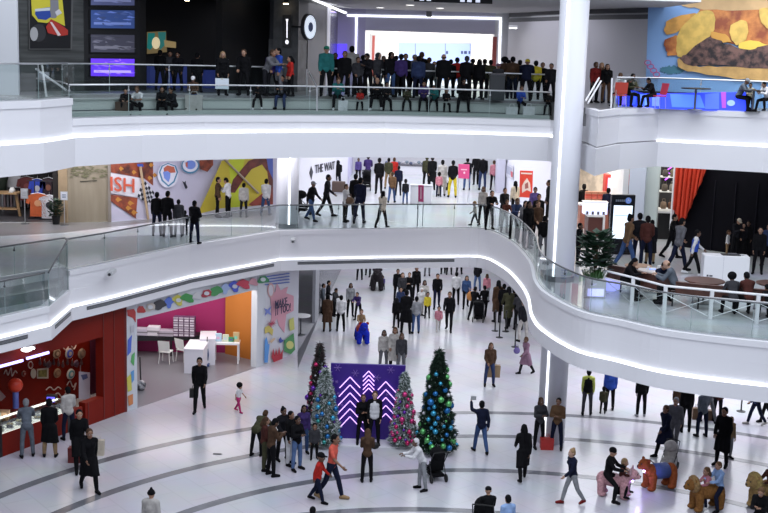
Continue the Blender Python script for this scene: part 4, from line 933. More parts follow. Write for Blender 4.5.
t = thing('notice', 'square pale paper notice taped to upper glass rail', 'notice', AT(222, 84, 41.2)); build('sheet', MB().box(-.23, .23, -.004, .004, -.17, .19), mat('paper_blue', (.62, .68, .75), .6), t); build('tape', MB().box(-.04, .04, -.007, -.004, .15, .2), mat('tape', (.5, .5, .45), .4), t)
# ================================================================ ground floor shops
LA, LB = V2(G(128, 411)), V2(G(264, 365))
K0 = V2(G(0, 458)); KD = (V2(G(128, 411)) - K0)
K_1 = K0 - KD * .6
REDW = mat('deep_red_panel', (.19, .010, .004), .55, noise=.12, nscale=.8, spec=.2); REDD = mat('dark_red_wall', (.13, .010, .008), .55)
def kp(u): return K0 + KD * u
def up(y, x, D): return AT(x, y, D).z
nb = Vector((KD.y, -KD.x)).normalized(); nb = -nb if nb.y < 0 else nb          # into the shop
# red front right: full panel u .72..1, half wall .5...78
struct('wall_red', MB().obox(kp(.79), kp(.985), .35, 0, 4.05), REDW)
struct('wall_red', MB().obox(kp(.64), kp(.79), .3, 0, .85), REDW)
struct('wall_red', MB().obox(kp(-.6), kp(.79), .3, 3.05, 4.05), REDW)
for u in (.66, .79, .88): struct('trim_4%d' % int(u * 10), MB().obox(kp(u), kp(u + .006), .02, 0, .85 if u < .7 else 4.05, off=.015), mat('red_seam', (.12, .01, .008), .5))
RBA, RBB = kp(-.6) + nb * 2.6, kp(1.25) + nb * 2.6
struct('wall_red', MB().obox(RBA, RBB, .3, 0, 4.05), REDW)
struct('wall_red', MB().obox(kp(.97), V2(WALL(95, 350, RBA, RBB)[0]), .1, 0, 4.05), REDD)
struct('wall_violet', MB().obox(V2(WALL(89, 350, RBA, RBB)[0]), V2(WALL(95, 350, RBA, RBB)[0]), .05, 0, 4.05, off=.1), mat('maroon_panel', (.07, .008, .03), .6))
# plates and lettering ornaments of the cafe wall
def orn(x, y, r, c, c2, lb, D=None, ry=None):
    p, n = WALL(x, y, RBA, RBB, .12); s = p.y / 1200
    t = thing('wall_plate', lb, 'plate', p, group='round painted plates on cafe wall')
    ex = (RBB - RBA).normalized(); rot = Matrix((Vector((ex.x, ex.y, 0)), Vector((0, 0, 1)), Vector(n))).transposed().to_4x4()
    for nm, rr, zz, cc in (('rim', r * s, 0, c), ('field', r * s * .74, .03, c2), ('centre', r * s * .4, .04, c)):
        mb = MB().lathe([(rr, 0), (rr * .96, .035)], n=24); mb.v = [tuple(rot @ (Vector(v) + Vector((0, 0, zz)))) for v in mb.v]; build(nm, mb, mat('plate', cc, .45), t)
orn(56.5, 353.5, 5.2, (.50, .38, .26), (.16, .10, .06), 'gold ringed plate, upper row left beside blue plate')
orn(69, 353.5, 5.6, (.50, .46, .42), (.05, .10, .50), 'bright blue plate with pale rim, upper row of cafe wall')
orn(81.5, 353.5, 5.4, (.28, .20, .15), (.20, .15, .12), 'dull brown plate, upper row right of blue plate')
orn(57, 373, 5, (.32, .20, .12), (.22, .12, .07), 'brown plate in the lower row of cafe wall')
orn(70.5, 374, 5.6, (.62, .56, .50), (.10, .26, .30), 'white rimmed teal plate in the lower row of cafe wall')
orn(48.5, 364.5, 3.6, (.12, .08, .10), (.08, .05, .07), 'dark round ornament between the plate rows at left')
orn(76, 363.5, 3.6, (.14, .09, .13), (.10, .05, .09), 'dark violet round ornament between the plate rows at right')
orn(23.5, 373.5, 3, (.38, .22, .18), (.25, .02, .01), 'small ring ornament near left lettering of cafe wall')
t = thing('wall_frame', 'gold green square picture between plates on red cafe wall', 'picture', WALL(43, 377, RBA, RBB, 0)[0])
decal([(37, 369), (48.5, 367.5), (48.5, 378.5), (37, 378.5)], RBA, RBB, mat('frame_cream', (.55, .50, .42), .5), t, .05, 'frame'); decal([(38.5, 370.5), (47, 369.5), (47, 377), (38.5, 377)], RBA, RBB, mat('picture_olive', (.28, .26, .08), .5, noise=.5, nscale=8), t, .07, 'picture_sheet')
t = thing('wall_ornament', 'pale loop shaped mug handle ornament left of the square picture', 'ornament', WALL(33, 374, RBA, RBB, 0)[0]); decal(circ(33.5, 373.5, 2.8, 5), RBA, RBB, mat('frame_cream', (.55, .50, .42), .5), t, .05, 'loop')
t = thing('wall_ornament', 'oval pale ring ornament high on red cafe wall', 'ornament', WALL(30.5, 365, RBA, RBB, 0)[0])
build('ring', MB().ring([WALL(x, y, RBA, RBB, .08)[0] for x, y in circ(30.5, 365, 2.2, 3.4, 16, 0)] + [WALL(32.7, 365, RBA, RBB, .08)[0]], .022, 6), mat('ornament_pale', (.6, .5, .46), .5), t, recenter=True)
sq = mat('script_pale', (.58, .46, .42), .5)
for i, (pts, lb) in enumerate((([(4, 374), (6, 370), (8, 375), (11, 368), (12, 376), (15, 371), (17, 373)], 'pale script lettering at far left of red cafe wall'), ([(62, 346), (66, 350), (70, 345), (74, 349), (76, 345)], 'pale script squiggle above the blue plate'), ([(46, 390), (50, 387), (54, 390), (58, 387), (61, 389)], 'pale script squiggle above the cafe counter'), ([(54, 396), (58, 393), (62, 397), (66, 393)], 'small pale script squiggle low on red cafe wall'), ([(67, 385), (70, 381), (73, 387), (76, 383), (74, 390)], 'white curled script near the hanging notice'))):
    P = catmull([WALL(x, y, RBA, RBB, .07)[0] for x, y in pts], 6); t = thing('wall_script', lb, 'lettering', P[0], group='script lettering on cafe wall'); build('stroke', MB().ring(P, .022, 6), sq, t, recenter=True)
for i in range(10):
    x = 40 + i * 4.6; y = 363 + (i % 3) * 1.2; t = thing('wall_ornament', 'small dark figure ornament, %s in the row under the upper plates' % ('first', 'second', 'third', 'fourth', 'fifth', 'sixth', 'seventh', 'eighth', 'ninth', 'last')[i], 'ornament', WALL(x, y, RBA, RBB, .1)[0], group='small dark ornaments on cafe wall')
    build('body', MB().ell((0, 0, 0), (.06, .03, .09), 8, 6).ell((0, 0, .11), .04, 8, 6), mat('ornament_dark', (.12, .07, .08), .5), t, smooth=True); build('hook', MB().ring([(0, 0, .14), (0, .06, .2)], .008, 6), STEEL, t)
t = thing('menu_board', 'white hanging notice with code-like print on red wall', 'notice', WALL(84.5, 398, RBA, RBB, 0)[0])
decal([(79, 371.5), (90, 372.5), (90, 400), (79, 399)], *(kp(.3) + nb * 1.2, kp(.985) + nb * 1.2), mat('notice_white', (.62, .60, .68), .5), t, .02, 'sheet'); decal([(81, 375), (87, 374), (88, 378), (83, 380)], *(kp(.3) + nb * 1.2, kp(.985) + nb * 1.2), mat('notice_ink', (.12, .15, .3), .5), t, .04, 'bird_print')
decal([(80, 365), (81, 365), (81, 371.5), (80, 371.5)], *(kp(.3) + nb * 1.2, kp(.985) + nb * 1.2), STEEL, t, .02, 'hanger')
# neon tubes
for i, (a, b, lb) in enumerate((((-30, 374.5), (22.5, 360.5), 'long violet white neon tube under balcony at far left'), ((27, 358.5), (48.5, 352.5), 'short violet white neon tube under balcony above the plates'))):
    A, B = kp(-.6), kp(.985); p0 = WALL(*a, A, B, .16)[0]; p1 = WALL(*b, A, B, .16)[0]
    t = thing('neon_tube', lb, 'lamp', p0, group='violet neon tubes of the cafe'); build('tube', MB().ring([p0, p1], .045, 10), emis('violet_tube', (.45, .40, 1), 3.2), t, recenter=True)
    for f_ in (.1, .9): q_ = p0.lerp(p1, f_); build('bracket', MB().ring([q_, q_ + Vector((nb.x, nb.y, 0)) * .2], .02, 6), STEEL, t, recenter=True)
p = WALL(26, 350, kp(-.6), kp(.985), .3)[0]
t = thing('spotlight', 'bright white spotlight cluster between the two violet neon tubes', 'lamp', p); build('lens', MB().ell((0, 0, 0), (.16, .08, .06), 12, 6).ell((.2, 0, .07), (.09, .06, .05), 10, 6), emis('spot_white', (1, 1, 1), 9), t); build('bracket', MB().box(-.1, .25, .02, .2, .05, .12), STEEL, t)
# cafe counter with display
def cpt(u, d): return kp(u) + nb * d
def cafe_box(t, nm, u0, u1, d0, d1, z0, z1, m):
    P = [cpt(u0, d0), cpt(u1, d0), cpt(u1, d1), cpt(u0, d1)]; return build(nm, MB().prism([(p.x, p.y, z0) for p in P], (0, 0, z1 - z0)), m, t, recenter=True)
t = thing('cafe_counter', 'red cafe counter with glass display of pastries and black top', 'counter', (K0.x, K0.y, 0))
cafe_box(t, 'front', -.5, .62, .02, .12, 0, .75, REDW); cafe_box(t, 'body', -.5, .62, .12, .8, 0, .7, REDD); cafe_box(t, 'worktop', -.5, .62, .5, .85, .9, .95, mat('worktop_dark', (.03, .03, .03), .3))
cafe_box(t, 'display_floor', .02, .5, .05, .6, .75, .80, emis('display_light', (1, .95, .85), .9)); cafe_box(t, 'glass_front', .02, .5, .02, .04, .78, 1.15, GLASS); cafe_box(t, 'glass_top', .02, .5, .02, .5, 1.15, 1.165, GLASS)
cafe_box(t, 'light_bar', .02, .5, .44, .5, 1.10, 1.15, emis('display_bar', (1, .96, .88), 2.5)); cafe_box(t, 'black_end', -.1, .02, .01, .85, 0, 1.05, BLACK); cafe_box(t, 'black_end', .5, .54, .01, .85, 0, 1.05, BLACK)
for i in range(14):
    u = .04 + .033 * i; p = cpt(u, .22 + .2 * (i % 2)); c = ((.7, .6, .35), (.65, .62, .6), (.05, .04, .03), (.6, .45, .2), (.8, .78, .75))[i % 5]
    tt = thing('pastry_tray', 'tray of %s in the lit cafe display, number %s from left' % (('yellow pastry', 'white cakes', 'dark cakes', 'golden buns', 'cream slices')[i % 5], ('one', 'two', 'three', 'four', 'five', 'six', 'seven', 'eight', 'nine', 'ten', 'eleven', 'twelve', 'thirteen', 'fourteen')[i]), 'food tray', (p.x, p.y, .80), group='pastry trays in cafe display')
    build('tray', MB().box(-.12, .12, -.1, .1, 0, .015), STEEL, tt); build('food', MB().ell((-.05, 0, .05), (.06, .07, .045), 8, 6).ell((.06, 0, .05), (.05, .07, .04), 8, 6), mat('food', c, .5), tt, smooth=True)
for i, (x, y, c, sc, lb) in enumerate(((6, 402, (.03, .12, .06), 1.3, 'dark green machine on cafe counter at left edge'), (9, 396, (.5, .52, .5), .9, 'pale bottle rack behind the cafe counter'), (17, 398, (.55, .35, .2), .9, 'tan jar beside pale rack on cafe counter'), (61, 397, (.05, .04, .3), .9, 'blue violet till screen on cafe counter near the menu notice'))):
    p = cpt(.0 + x / 128 * 1.03, .68); tt = thing('cafe_appliance', lb, 'appliance', (p.x, p.y, .95), group='appliances on cafe counter')
    build('body', MB().box(-.2 * sc, .2 * sc, -.12, .12, 0, .35 * sc), mat('appliance', c, .4) if i < 3 else BLACK, tt, bevel=.02); build('front_panel', MB().box(-.15 * sc, .15 * sc, -.14, -.12, .08, .3 * sc), mat('appliance_front', [min(1, v * 1.6) for v in c], .3) if i < 3 else emis('till_screen', (.1, .08, .7), 1.5), tt)
p = cpt(.32, 1.3)
t = thing('candy_dispenser', 'red ball topped dispenser with blue tube behind cafe counter', 'dispenser', (p.x, p.y, 0)); build('stand', MB().lathe([(.2, 0), (.2, .9), (.1, .95)], n=16), REDD, t); build('tube', MB().lathe([(.1, .95), (.1, 1.55)], n=16), mat('tube_blue', (.12, .16, .5), .3), t); build('globe', MB().ell((0, 0, 1.75), .25, 18, 12), mat('globe_red', (.65, .05, .02), .3), t, smooth=True)
t = thing('coffee_machine', 'dark grey steel machine at back of the red cafe', 'machine', tuple(cpt(.1, 2.1)) + (0,)); build('cabinet', MB().box(-.8, .8, -.2, .3, 0, 1.5), mat('machine_dark', (.05, .045, .045), .4), t); build('hood', MB().prism([(-1.0, -.25, 1.5), (1.2, -.25, 1.5), (.7, -.25, 2.1), (-.9, -.25, 2.1)], (0, .5, 0)), mat('hood_grey', (.14, .10, .10), .4), t)
# ---------------------------------------------------------------- kids craft shop
MAG = mat('magenta_wall', (.33, .015, .115), .6); ORW = mat('orange_wall', (.50, .165, .022), .6)
SD = (LB - LA).normalized(); sn = Vector((SD.y, -SD.x)); sn = sn if sn.y > 0 else -sn
SA = LA + SD * .3
def sp(x, y=380): return V2(WALL(x, y, LA, LB)[0])
sf = mat('shop_floor_grey', (.20, .19, .21), .3)
struct('floor', slab([LA - sn * .0, LB, V2(G(262, 355)), V2(G(215, 349)), V2(G(120, 346))], .001, .012), sf)
BKm0, BKm1 = V2(G(112, 351)), V2(G(226, 353))
struct('wall_magenta', MB().obox(BKm0, BKm1, .2, 0, 4.05), MAG)
struct('wall_orange', MB().obox(V2(G(225, 354)), V2(G(257, 361.5)), .2, 0, 4.05), ORW)
struct('wall_shop', MB().obox(LA + SD * .35, V2(G(133, 351)), .1, 0, 4.05), mat('white_wall', (.66, .68, .72), .6))
BAND0 = mat('sign_band_white', (.60, .62, .66), .5)
struct('wall_sign_band', MB().obox(LA + SD * .1, LB + SD * .1, .25, 3.36, 4.05), BAND0)
cols = [(.45, .05, .05), (.55, .5, .45), (.05, .05, .06), (.10, .18, .6), (.6, .55, .1), (.06, .3, .08), (.6, .6, .62), (.45, .05, .08), (.07, .3, .1), (.35, .45, .7), (.08, .12, .6), (.55, .06, .1), (.6, .3, .35), (.05, .25, .1)]
t = thing('shop_sign', 'white sign band with colourful painted shapes over the craft shop', 'sign', WALL(195, 300, LA, LB, 0)[0])
for i, c in enumerate(cols):
    x = 141 + i * 9.4; y = 309.5 - (x - 141) * .245; r_ = 4 + (i % 3) * 1.2
    pts = [(x + r_ * (1 + .35 * math.sin(3 * a + i)) * math.cos(a), y + 4.6 * (1 + .3 * math.cos(2 * a + i)) * math.sin(a)) for a in [2 * math.pi * k / 14 for k in range(14)]]
    decal(pts, LA, LB, mat('sign_paint', c, .5), t, .03 + .003 * i, 'painted_shape', .01)
    if i % 3 == 1: decal(circ(x, y, r_ * .5, 2), LA, LB, BAND0, t, .09, 'painted_gap', .01)
# painted end posts
def post(x0, x1, ya, mains, lb, top=4.05):
    a, b = sp(x0, ya), sp(x1, ya); t = thing('painted_post', lb, 'post', (a.x, a.y, 0), group='painted posts of craft shop')
    build('post_body', MB().obox(a, b, .3, 0, top, off=.02), BAND0, t, recenter=True)
    for i, (pts, c) in enumerate(mains): decal(pts, LA, LB, mat('post_paint', c, .5), t, .04 + .004 * i, 'painted_shape', .01)
post(125.5, 136, 370, [([(127, 310), (134, 309), (137, 314), (136, 323), (133, 318), (128, 316)], (.45, .05, .05)), ([(128, 340), (132, 335), (131, 352), (127.5, 356)], (.08, .14, .55)), ([(132, 355), (135, 352), (134, 366), (131, 362)], (.1, .4, .12)), ([(127, 378), (131, 374), (132, 390), (128, 392)], (.6, .55, .1)), ([(131, 372), (134, 370), (134, 380), (132, 383)], (.1, .3, .6)), ([(128, 396), (133, 394), (133, 404), (129, 406)], (.6, .22, .08)), ([(131, 326), (134, 325), (134, 332), (131, 333)], (.5, .5, .55))], 'white painted post with blue green and red strokes between cafe and craft shop')
post(256, 264.5, 368, [], 'plain white end post right of the orange wall')
# make it too wall
QA, QB = V2(G(264.5, 365)), V2(G(297.5, 352))
struct('wall_mural_front', MB().obox(QA, QB, .3, 0, 4.05), mat('mural_white', (.62, .62, .67), .5))
t = thing('wall_mural', 'white wall mural reading MAKE IT TOO with pink splash, red hand and green shapes', 'mural', WALL(281, 358, QA, QB, 0)[0])
def q4(pts): return [(190 + x / 5.4, 270 + y / 5.4) for x, y in pts]
def qd(pts, c, nm='painted_shape'): return decal(q4(pts), QA, QB, mat('mural_paint', c, .5), t, .02 + .004 * len(t.children), nm, .008)
for k in range(4): qd([(405, 35 + k * 14), (535, 15 + k * 16), (540, 20 + k * 16), (405, 41 + k * 14)], (.10, .16, .5), 'blue_stripe')
qd([(470, 70), (490, 110), (530, 90), (520, 125), (560, 140), (560, 220), (520, 240), (510, 340), (480, 300), (470, 260), (430, 330), (440, 260), (440, 200), (430, 110), (460, 120)], (.66, .33, .40), 'pink_splash')
qd(circ(437, 110, 18, 40), (.6, .35, .35)); qd(circ(437, 110, 12, 30), (.62, .6, .65))
qd([(400, 205), (420, 215), (440, 195), (430, 220), (440, 245), (418, 232), (404, 250), (410, 225)], (.2, .25, .62))
qd([(405, 310), (425, 300), (450, 320), (445, 355), (425, 335), (405, 345)], (.58, .48, .12))
for a in range(5): qd([(443 + 30 * math.cos(a * .63), 290 + 18 * math.sin(a * .63)), (445, 293), (443 - 30 * math.cos(a * .63), 290 - 18 * math.sin(a * .63)), (441, 287)], (.42, .06, .1), 'red_star_line')
qd([(405, 380), (415, 360), (422, 400), (430, 400), (420, 500), (402, 500)], (.10, .30, .68), 'blue_hand'); qd([(440, 470), (450, 425), (458, 465), (465, 425), (474, 462), (482, 415), (488, 455), (502, 430), (500, 480), (485, 500), (455, 500)], (.45, .03, .05), 'red_hand')
qd([(510, 380), (560, 340), (568, 430), (545, 455), (510, 440)], (.08, .28, .10)); qd(circ(540, 405, 20, 22), (.62, .60, .2)); qd([(535, 270), (560, 255), (565, 320), (540, 330)], (.55, .55, .15)); qd([(480, 375), (490, 362), (496, 375), (508, 378), (498, 390), (486, 395)], (.05, .08, .35)); qd([(430, 385), (455, 365), (462, 372), (440, 395)], (.62, .45, .3))
wall_text('MAKE', (275.2, 308.5), (287.2, 304.5), .33, QA, QB, mat('letter_navy', (.03, .03, .08), .5), t, .18); wall_text('IT TOO!', (275.5, 315.5), (290.5, 310.5), .34, QA, QB, mat('letter_navy', (.03, .03, .08), .5), t, .18)
# dark shop front after the mural
struct('wall_dark', MB().obox(QB + Vector((.02, .1)), V2(G(316, 322)), .3, 0, 4.05, off=-1.7), mat('dark_doorway', (.014, .014, .018), .4))
struct('trim_60', MB().obox(V2(G(314.8, 323.5)), V2(G(318.5, 318)), .15, 0, 4.05), mat('trim_silver', (.32, .33, .37), .4))
struct('wall_grey', MB().obox(V2(G(318.5, 318)), V2(G(341, 270)), .3, 0, 4.05), mat('grey_glass_front', (.13, .135, .16), .2))
struct('floor', slab([V2(G(297.5, 352)), V2(G(298, 368)), V2(G(317.5, 321)), V2(G(316, 321))], .001, .01), mat('dark_mat', (.10, .10, .12), .4))
g = V2(G(300, 333)); round_table('white round pedestal table in front of dark doorway', 300.5, 335, .45, mat('white_top', (.8, .8, .82), .3), .95, 0, group='white pedestal table')
# craft shop furniture
DESK = mat('desk_black', (.012, .012, .016), .35)
def rbox(t, nm, P, z0, z1, m, bevel=0): return build(nm, MB().prism([(p[0], p[1], z0) for p in P], (0, 0, z1 - z0)), m, t, recenter=True, bevel=bevel)
a0, a1 = V2(G(132, 357)), V2(G(208, 356)); t = thing('craft_desk', 'long black desk along magenta wall of craft shop', 'desk', (a0.x, a0.y, 0))
rbox(t, 'desktop', [a0, a1, a1 + Vector((0, .72)), a0 + Vector((0, .72))], .70, .92, DESK)
for f_ in (.05, .5, .95): q_ = a0.lerp(a1, f_); rbox(t, 'leg', [q_, q_ + Vector((.06, 0)), q_ + Vector((.06, .06)), q_ + Vector((0, .06))], 0, .70, DESK)
by = a0.y + .32
def carton(nm, lb, x, w, h, c, z=.92, k=0, cat='box', grp='boxes and kits on the black desk'):
    g = AT(x, 325, by); t = thing(nm, lb, cat, (g.x, by, z), group=grp); build('body', MB().box(-w, w, -.2, .2, 0, h), mat('carton', c, .5), t, bevel=.02); build('band', MB().box(-w - .003, w + .003, -.205, -.2, h * .4, h * .6), mat('carton_band', [v * .4 for v in c], .5), t); return t
carton('craft_kit', 'pale round cornered kit box at left end of black desk', 142, .28, .30, (.6, .56, .66)); carton('craft_kit', 'small white card box standing between kits on black desk', 154, .26, .40, (.75, .72, .78)); carton('craft_kit', 'greyish ribbed kit box left of the carton stack', 166, .34, .26, (.45, .40, .48))
n_ = 0
for r_ in range(4):
    for c_ in range(4):
        x = 176.5 + c_ * 5.4; g = AT(x, 325, by + .05)
        tt = thing('carton', 'small dark patterned carton, %s row, %s column of the stack on black desk' % (('bottom', 'second', 'third', 'top')[r_], ('first', 'second', 'third', 'last')[c_]), 'box', (g.x, by + .05, .92 + r_ * .215), group='stacked patterned cartons')
        build('body', MB().box(-.105, .105, -.2, .2, 0, .205), mat('carton_violet', (.12, .05, .12), .5), tt); build('label_patch', MB().box(-.09, .09, -.205, -.2, .03, .11), mat('carton_label', (.6, .55, .62), .5), tt); build('lid_strip', MB().box(-.1, .1, -.206, -.2, .15, .2), mat('carton_lid', (.5, .45, .52), .5), tt)
def wchair(lb, x, y, rot):
    g = G(x, y); t = chair(lb, 0, 40, CHW, rot, 0, 'white craft shop chairs'); t.location = (g.x, g.y, 0); t.scale = (1.15, 1.15, 1.15); return t
wchair('white plastic chair facing black desk in craft shop', 166, 363, math.pi * .95); wchair('white chair half hidden behind white counter in craft shop', 184, 361, math.pi * .8)
def fbox(lb, nm, x0, x1, y0, D, dep, h, m, rot=0, cat='counter'):
    a = AT(x0, y0, D); b = AT(x1, y0, D); t = thing(nm, lb, cat, ((a.x + b.x) / 2, D, 0), rot); w = (b.x - a.x) / 2
    build('body', MB().box(-w, w, 0, dep, 0, h - .05), m, t); build('top', MB().box(-w - .02, w + .02, -.02, dep + .02, h - .05, h), m, t); return t
CW_ = mat('counter_white2', (.72, .70, .76), .4)
fbox('white box counter in the middle of craft shop', 'shop_counter', 184, 203, 369, 47.6, 1.6, 1.05, CW_, .0)
fbox('second white counter behind the first in craft shop', 'shop_counter', 200, 215, 362, 49.0, 1.4, 1.15, CW_, .12)
g = V2(G(229, 362)); t = thing('craft_table', 'small white table with craft samples before orange wall', 'table', (g.x - .1, g.y, 0), .05)
build('tabletop', MB().box(-.55, .55, -.35, .35, .83, .9), WTP, t)
for sx in (-.5, .5):
    for sy in (-.3, .3): build('leg', MB().box(sx - .03, sx + .03, sy - .03, sy + .03, 0, .83), WTP, t)
tx, ty = t.location.x, t.location.y
for i, (dx, c, h, lb) in enumerate(((-.35, (.45, .62, .75), .34, 'blue craft sample card at left of craft table'), (-.05, (.6, .66, .5), .30, 'green white craft sample card in middle of craft table'), (.2, (.05, .3, .12), .2, 'dark green craft toy on craft table'), (.4, (.55, .4, .2), .42, 'tall holder of brushes at right of craft table'))):
    tt = thing('craft_sample', lb, 'craft sample', (tx + dx, ty, .9), group='samples on craft table'); build('body', MB().box(-.13, .13, -.05, .05, 0, h), mat('sample', c, .5), tt, bevel=.01); build('mark', MB().box(-.08, .05, -.055, -.05, h * .3, h * .6), mat('sample2', (c[2], c[0], c[1]), .5), tt)
g = G(206.5, 366); t = thing('vacuum_cleaner', 'dark blue upright vacuum cleaner leaning in the craft shop', 'vacuum cleaner', (g.x, g.y, 0)); build('handle', MB().ring([(0, 0, .3), (.02, .05, 1.25)], .02, 8), BLACK, t); build('dust_tank', MB().lathe([(.08, .25), (.1, .5), (.07, .75)], n=14), mat('tank_blue', (.03, .07, .2), .3), t, smooth=True); build('floor_head', MB().box(-.14, .14, -.2, .05, .02, .12), mat('tank_blue', (.03, .07, .2), .3), t, bevel=.02)
g = G(141, 390); t = thing('floor_mirror_ball', 'small silver black ball ornament on shop floor beside painted post', 'ornament', (g.x, g.y, 0)); build('ball', MB().ell((0, 0, .2), .2, 18, 12), mat('silver_patch', (.55, .55, .58), .25, .3, rgb2=(.02, .02, .03), nscale=6), t, smooth=True); build('pole', MB().ring([(-.02, .05, .35), (-.06, .1, 1.3)], .03, 8), BLACK, t); build('base', MB().lathe([(.15, 0), (.12, .03)], n=14), BLACK, t)
# ---------------------------------------------------------------- photo backdrop
b0, b1 = G(329.5, 439, 0), G(404.5, 442.5, 0); Dk = 39.9
bx0, bx1 = AT(330, 400, Dk).x, AT(404.5, 400, Dk).x; bh = AT(366, 364.5, Dk).z
t = thing('photo_backdrop', 'purple photo backdrop with glowing line-drawn fir trees and snowflakes', 'backdrop', ((bx0 + bx1) / 2, Dk, 0))
PUR = mat('backdrop_purple', (.036, .008, .21), .45)
w = (bx1 - bx0) / 2
build('panel', MB().box(-w, w, 0, .12, .03, bh), PUR, t); build('base', MB().box(-w - .1, w + .1, -.75, .3, 0, .03), mat('platform_white', (.7, .7, .74), .3), t)
for sx in (-w + .2, w - .2): build('brace', MB().prism([(sx, .12, 1.8), (sx, .12, 0.03), (sx, .9, 0.03)], (.05, 0, 0)), BLACK, t)
NE = emis('neon_lilac', (.80, .48, 1), 1.5)
def line(p, q, r=.016, m=NE, nm='neon_line'):
    P = AT(*p, Dk - .04); Q = AT(*q, Dk - .04); build(nm, MB().ring([P, Q], r, 6), m, t, recenter=True)
def P1(x, y): return (295 + x / 4.28, 335 + y / 4.28)
for cx, top, n, w0, dw, dy, lean in ((235, 180, 6, 44, 4, 34, -1), (315, 155, 5, 24, 0, 18, 0), (388, 200, 5, 44, 4, 34, 1)):
    for k in range(n):
        y = top + k * dy; wl_ = w0 + (0 if n == 5 and lean == 0 else 0) + k * dw * .8
        if lean <= 0: line(P1(cx, y), P1(cx - wl_, y + wl_ * 1.05))
        else: line(P1(cx, y), P1(cx - wl_ * .75, y + wl_ * .8))
        line(P1(cx + 1, y), P1(cx + wl_, y + wl_ * 1.05))
for x, y in ((183, 140), (258, 163), (350, 183), (160, 195), (395, 255), (200, 300), (185, 250), (300, 320), (410, 150), (178, 200)):
    c = AT(*P1(x, y), Dk - .02); r_ = .13 if y < 190 else .06; mb = MB()
    for k in range(3):
        a = math.pi * k / 3; d = Vector((math.cos(a), 0, math.sin(a))) * r_; mb.ring([c - d, c + d], .009, 4)
    build('snowflake', mb, mat('flake_lilac', (.22, .12, .45), .5), t, recenter=True)
# ---------------------------------------------------------------- christmas trees
def xmas(lb, x, ybase, ytop, rb, needle, orns, n=5200, dens=46, seed=1, flock=None, clen=.13, topper=True):
    rnd = random.Random(seed); g = G(x, ybase); D = g.y + rb * .6; base = V2(G(x, ybase)) + Vector((0, rb * .55)); h = 2.0
    for _ in range(8): h += (proj((base.x, base.y, h))[1] - ytop) / (1150 / base.y)
    t = thing('christmas_tree', lb, 'christmas tree', (base.x, base.y, 0), group='decorated christmas trees')
    mb = MB(); mb2 = MB()
    def rad(z): return rb * (1 - (z - .15) / (h - .15)) ** .76 * (1 + .10 * math.sin(z * 11)) + .03
    for k in range(n):
        z = .15 + (h - .2) * (1 - (1 - rnd.random()) ** .62) ; a = rnd.uniform(0, 6.283); R_ = rad(z) * rnd.uniform(.62, 1.06)
        c = Vector((R_ * math.cos(a), R_ * math.sin(a), z)); d = Vector((math.cos(a), math.sin(a), rnd.uniform(-.5, .5))).normalized(); L = clen * rnd.uniform(.6, 1.2)
        s_ = d.cross(Vector((0, 0, 1))).normalized() * L * .22; u_ = d.cross(s_).normalized() * L * .22
        (mb2 if (flock and rnd.random() < .5) else mb).add([c - d * L * .5 + s_, c - d * L * .5 - s_, c + d * L, c - d * L * .5 + u_, c - d * L * .5 - u_], [(0, 1, 2), (3, 4, 2)])
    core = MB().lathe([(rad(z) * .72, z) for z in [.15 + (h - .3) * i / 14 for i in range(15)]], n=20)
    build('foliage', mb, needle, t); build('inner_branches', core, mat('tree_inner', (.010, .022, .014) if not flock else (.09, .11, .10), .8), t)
    if flock: build('flocked_tips', mb2, flock, t)
    build('trunk', MB().ring([(0, 0, 0), (0, 0, .4)], .05, 10), mat('trunk_brown', (.12, .08, .05), .7), t); build('tree_skirt', MB().lathe([(rb * .6, 0), (rb * .5, .04), (.08, .08)], n=24), mat('skirt_white', (.7, .7, .74), .6), t)
    mesh = {}
    N_ = dens
    for k in range(N_):
        u = (k + .5) / N_; z = .22 + (h - .32) * (1 - math.sqrt(1 - u * .96)); a = k * 2.39996 + rnd.uniform(-.3, .3)
        c_, big = orns[rnd.randrange(len(orns))]; r_ = big * rnd.uniform(.8, 1.15); R_ = rad(z) + r_ * .3
        key = (c_, round(big, 3))
        if key not in mesh:
            mb = MB().ell((0, 0, 0), 1.0, 14, 10); mb.lathe([(.18, .95), (.18, 1.15), (.1, 1.2)], n=8); mesh[key] = mb.mesh('ornament', mat('bauble', c_, .22, .55), True)
        o = link('ornament', mesh[key], t, (R_ * math.cos(a), R_ * math.sin(a), z)); o.scale = (r_,) * 3
    gm = MB()
    for k in range(420):
        z = .2 + (h - .3) * (1 - math.sqrt(1 - rnd.random() * .97)); a = rnd.uniform(0, 6.283); R_ = rad(z) * 1.03; gm.ell((R_ * math.cos(a), R_ * math.sin(a), z), rnd.uniform(.012, .024), 5, 3)
    gl = build('tinsel', gm, mat('tinsel', (.60, .62, .66) if flock else (.42, .48, .46), .3, .4), t); gl['kind'] = 'stuff'
    if topper: build('tree_top', MB().ring([(0, 0, h - .18), (0, 0, h + .02)], [.03, .004], 6), needle, t)
    return t
GN = mat('pine_green', (.016, .045, .026), .7, noise=.4, nscale=9); FK = mat('flock_white', (.62, .67, .68), .7); GN2 = mat('pine_grey_green', (.10, .16, .12), .7, noise=.3, nscale=9)
BL, LBL, GRN, WHT, PK, MGN, PRP, RDX, SLV = (.02, .16, .42), (.05, .35, .55), (.12, .44, .14), (.65, .66, .7), (.62, .05, .22), (.5, .02, .12), (.14, .03, .38), (.42, .04, .08), (.5, .52, .56)
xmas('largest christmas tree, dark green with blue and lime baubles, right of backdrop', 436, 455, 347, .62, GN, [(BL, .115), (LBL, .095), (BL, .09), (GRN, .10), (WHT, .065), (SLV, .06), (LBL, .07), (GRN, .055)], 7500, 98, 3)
xmas('small snowy christmas tree with pink and purple baubles beside largest tree', 402.5, 448, 370, .42, GN2, [(PK, .085), (MGN, .08), (PRP, .06), (PK, .055), (SLV, .05), (WHT, .045), (PK, .08)], 5200, 96, 5, FK, .10)
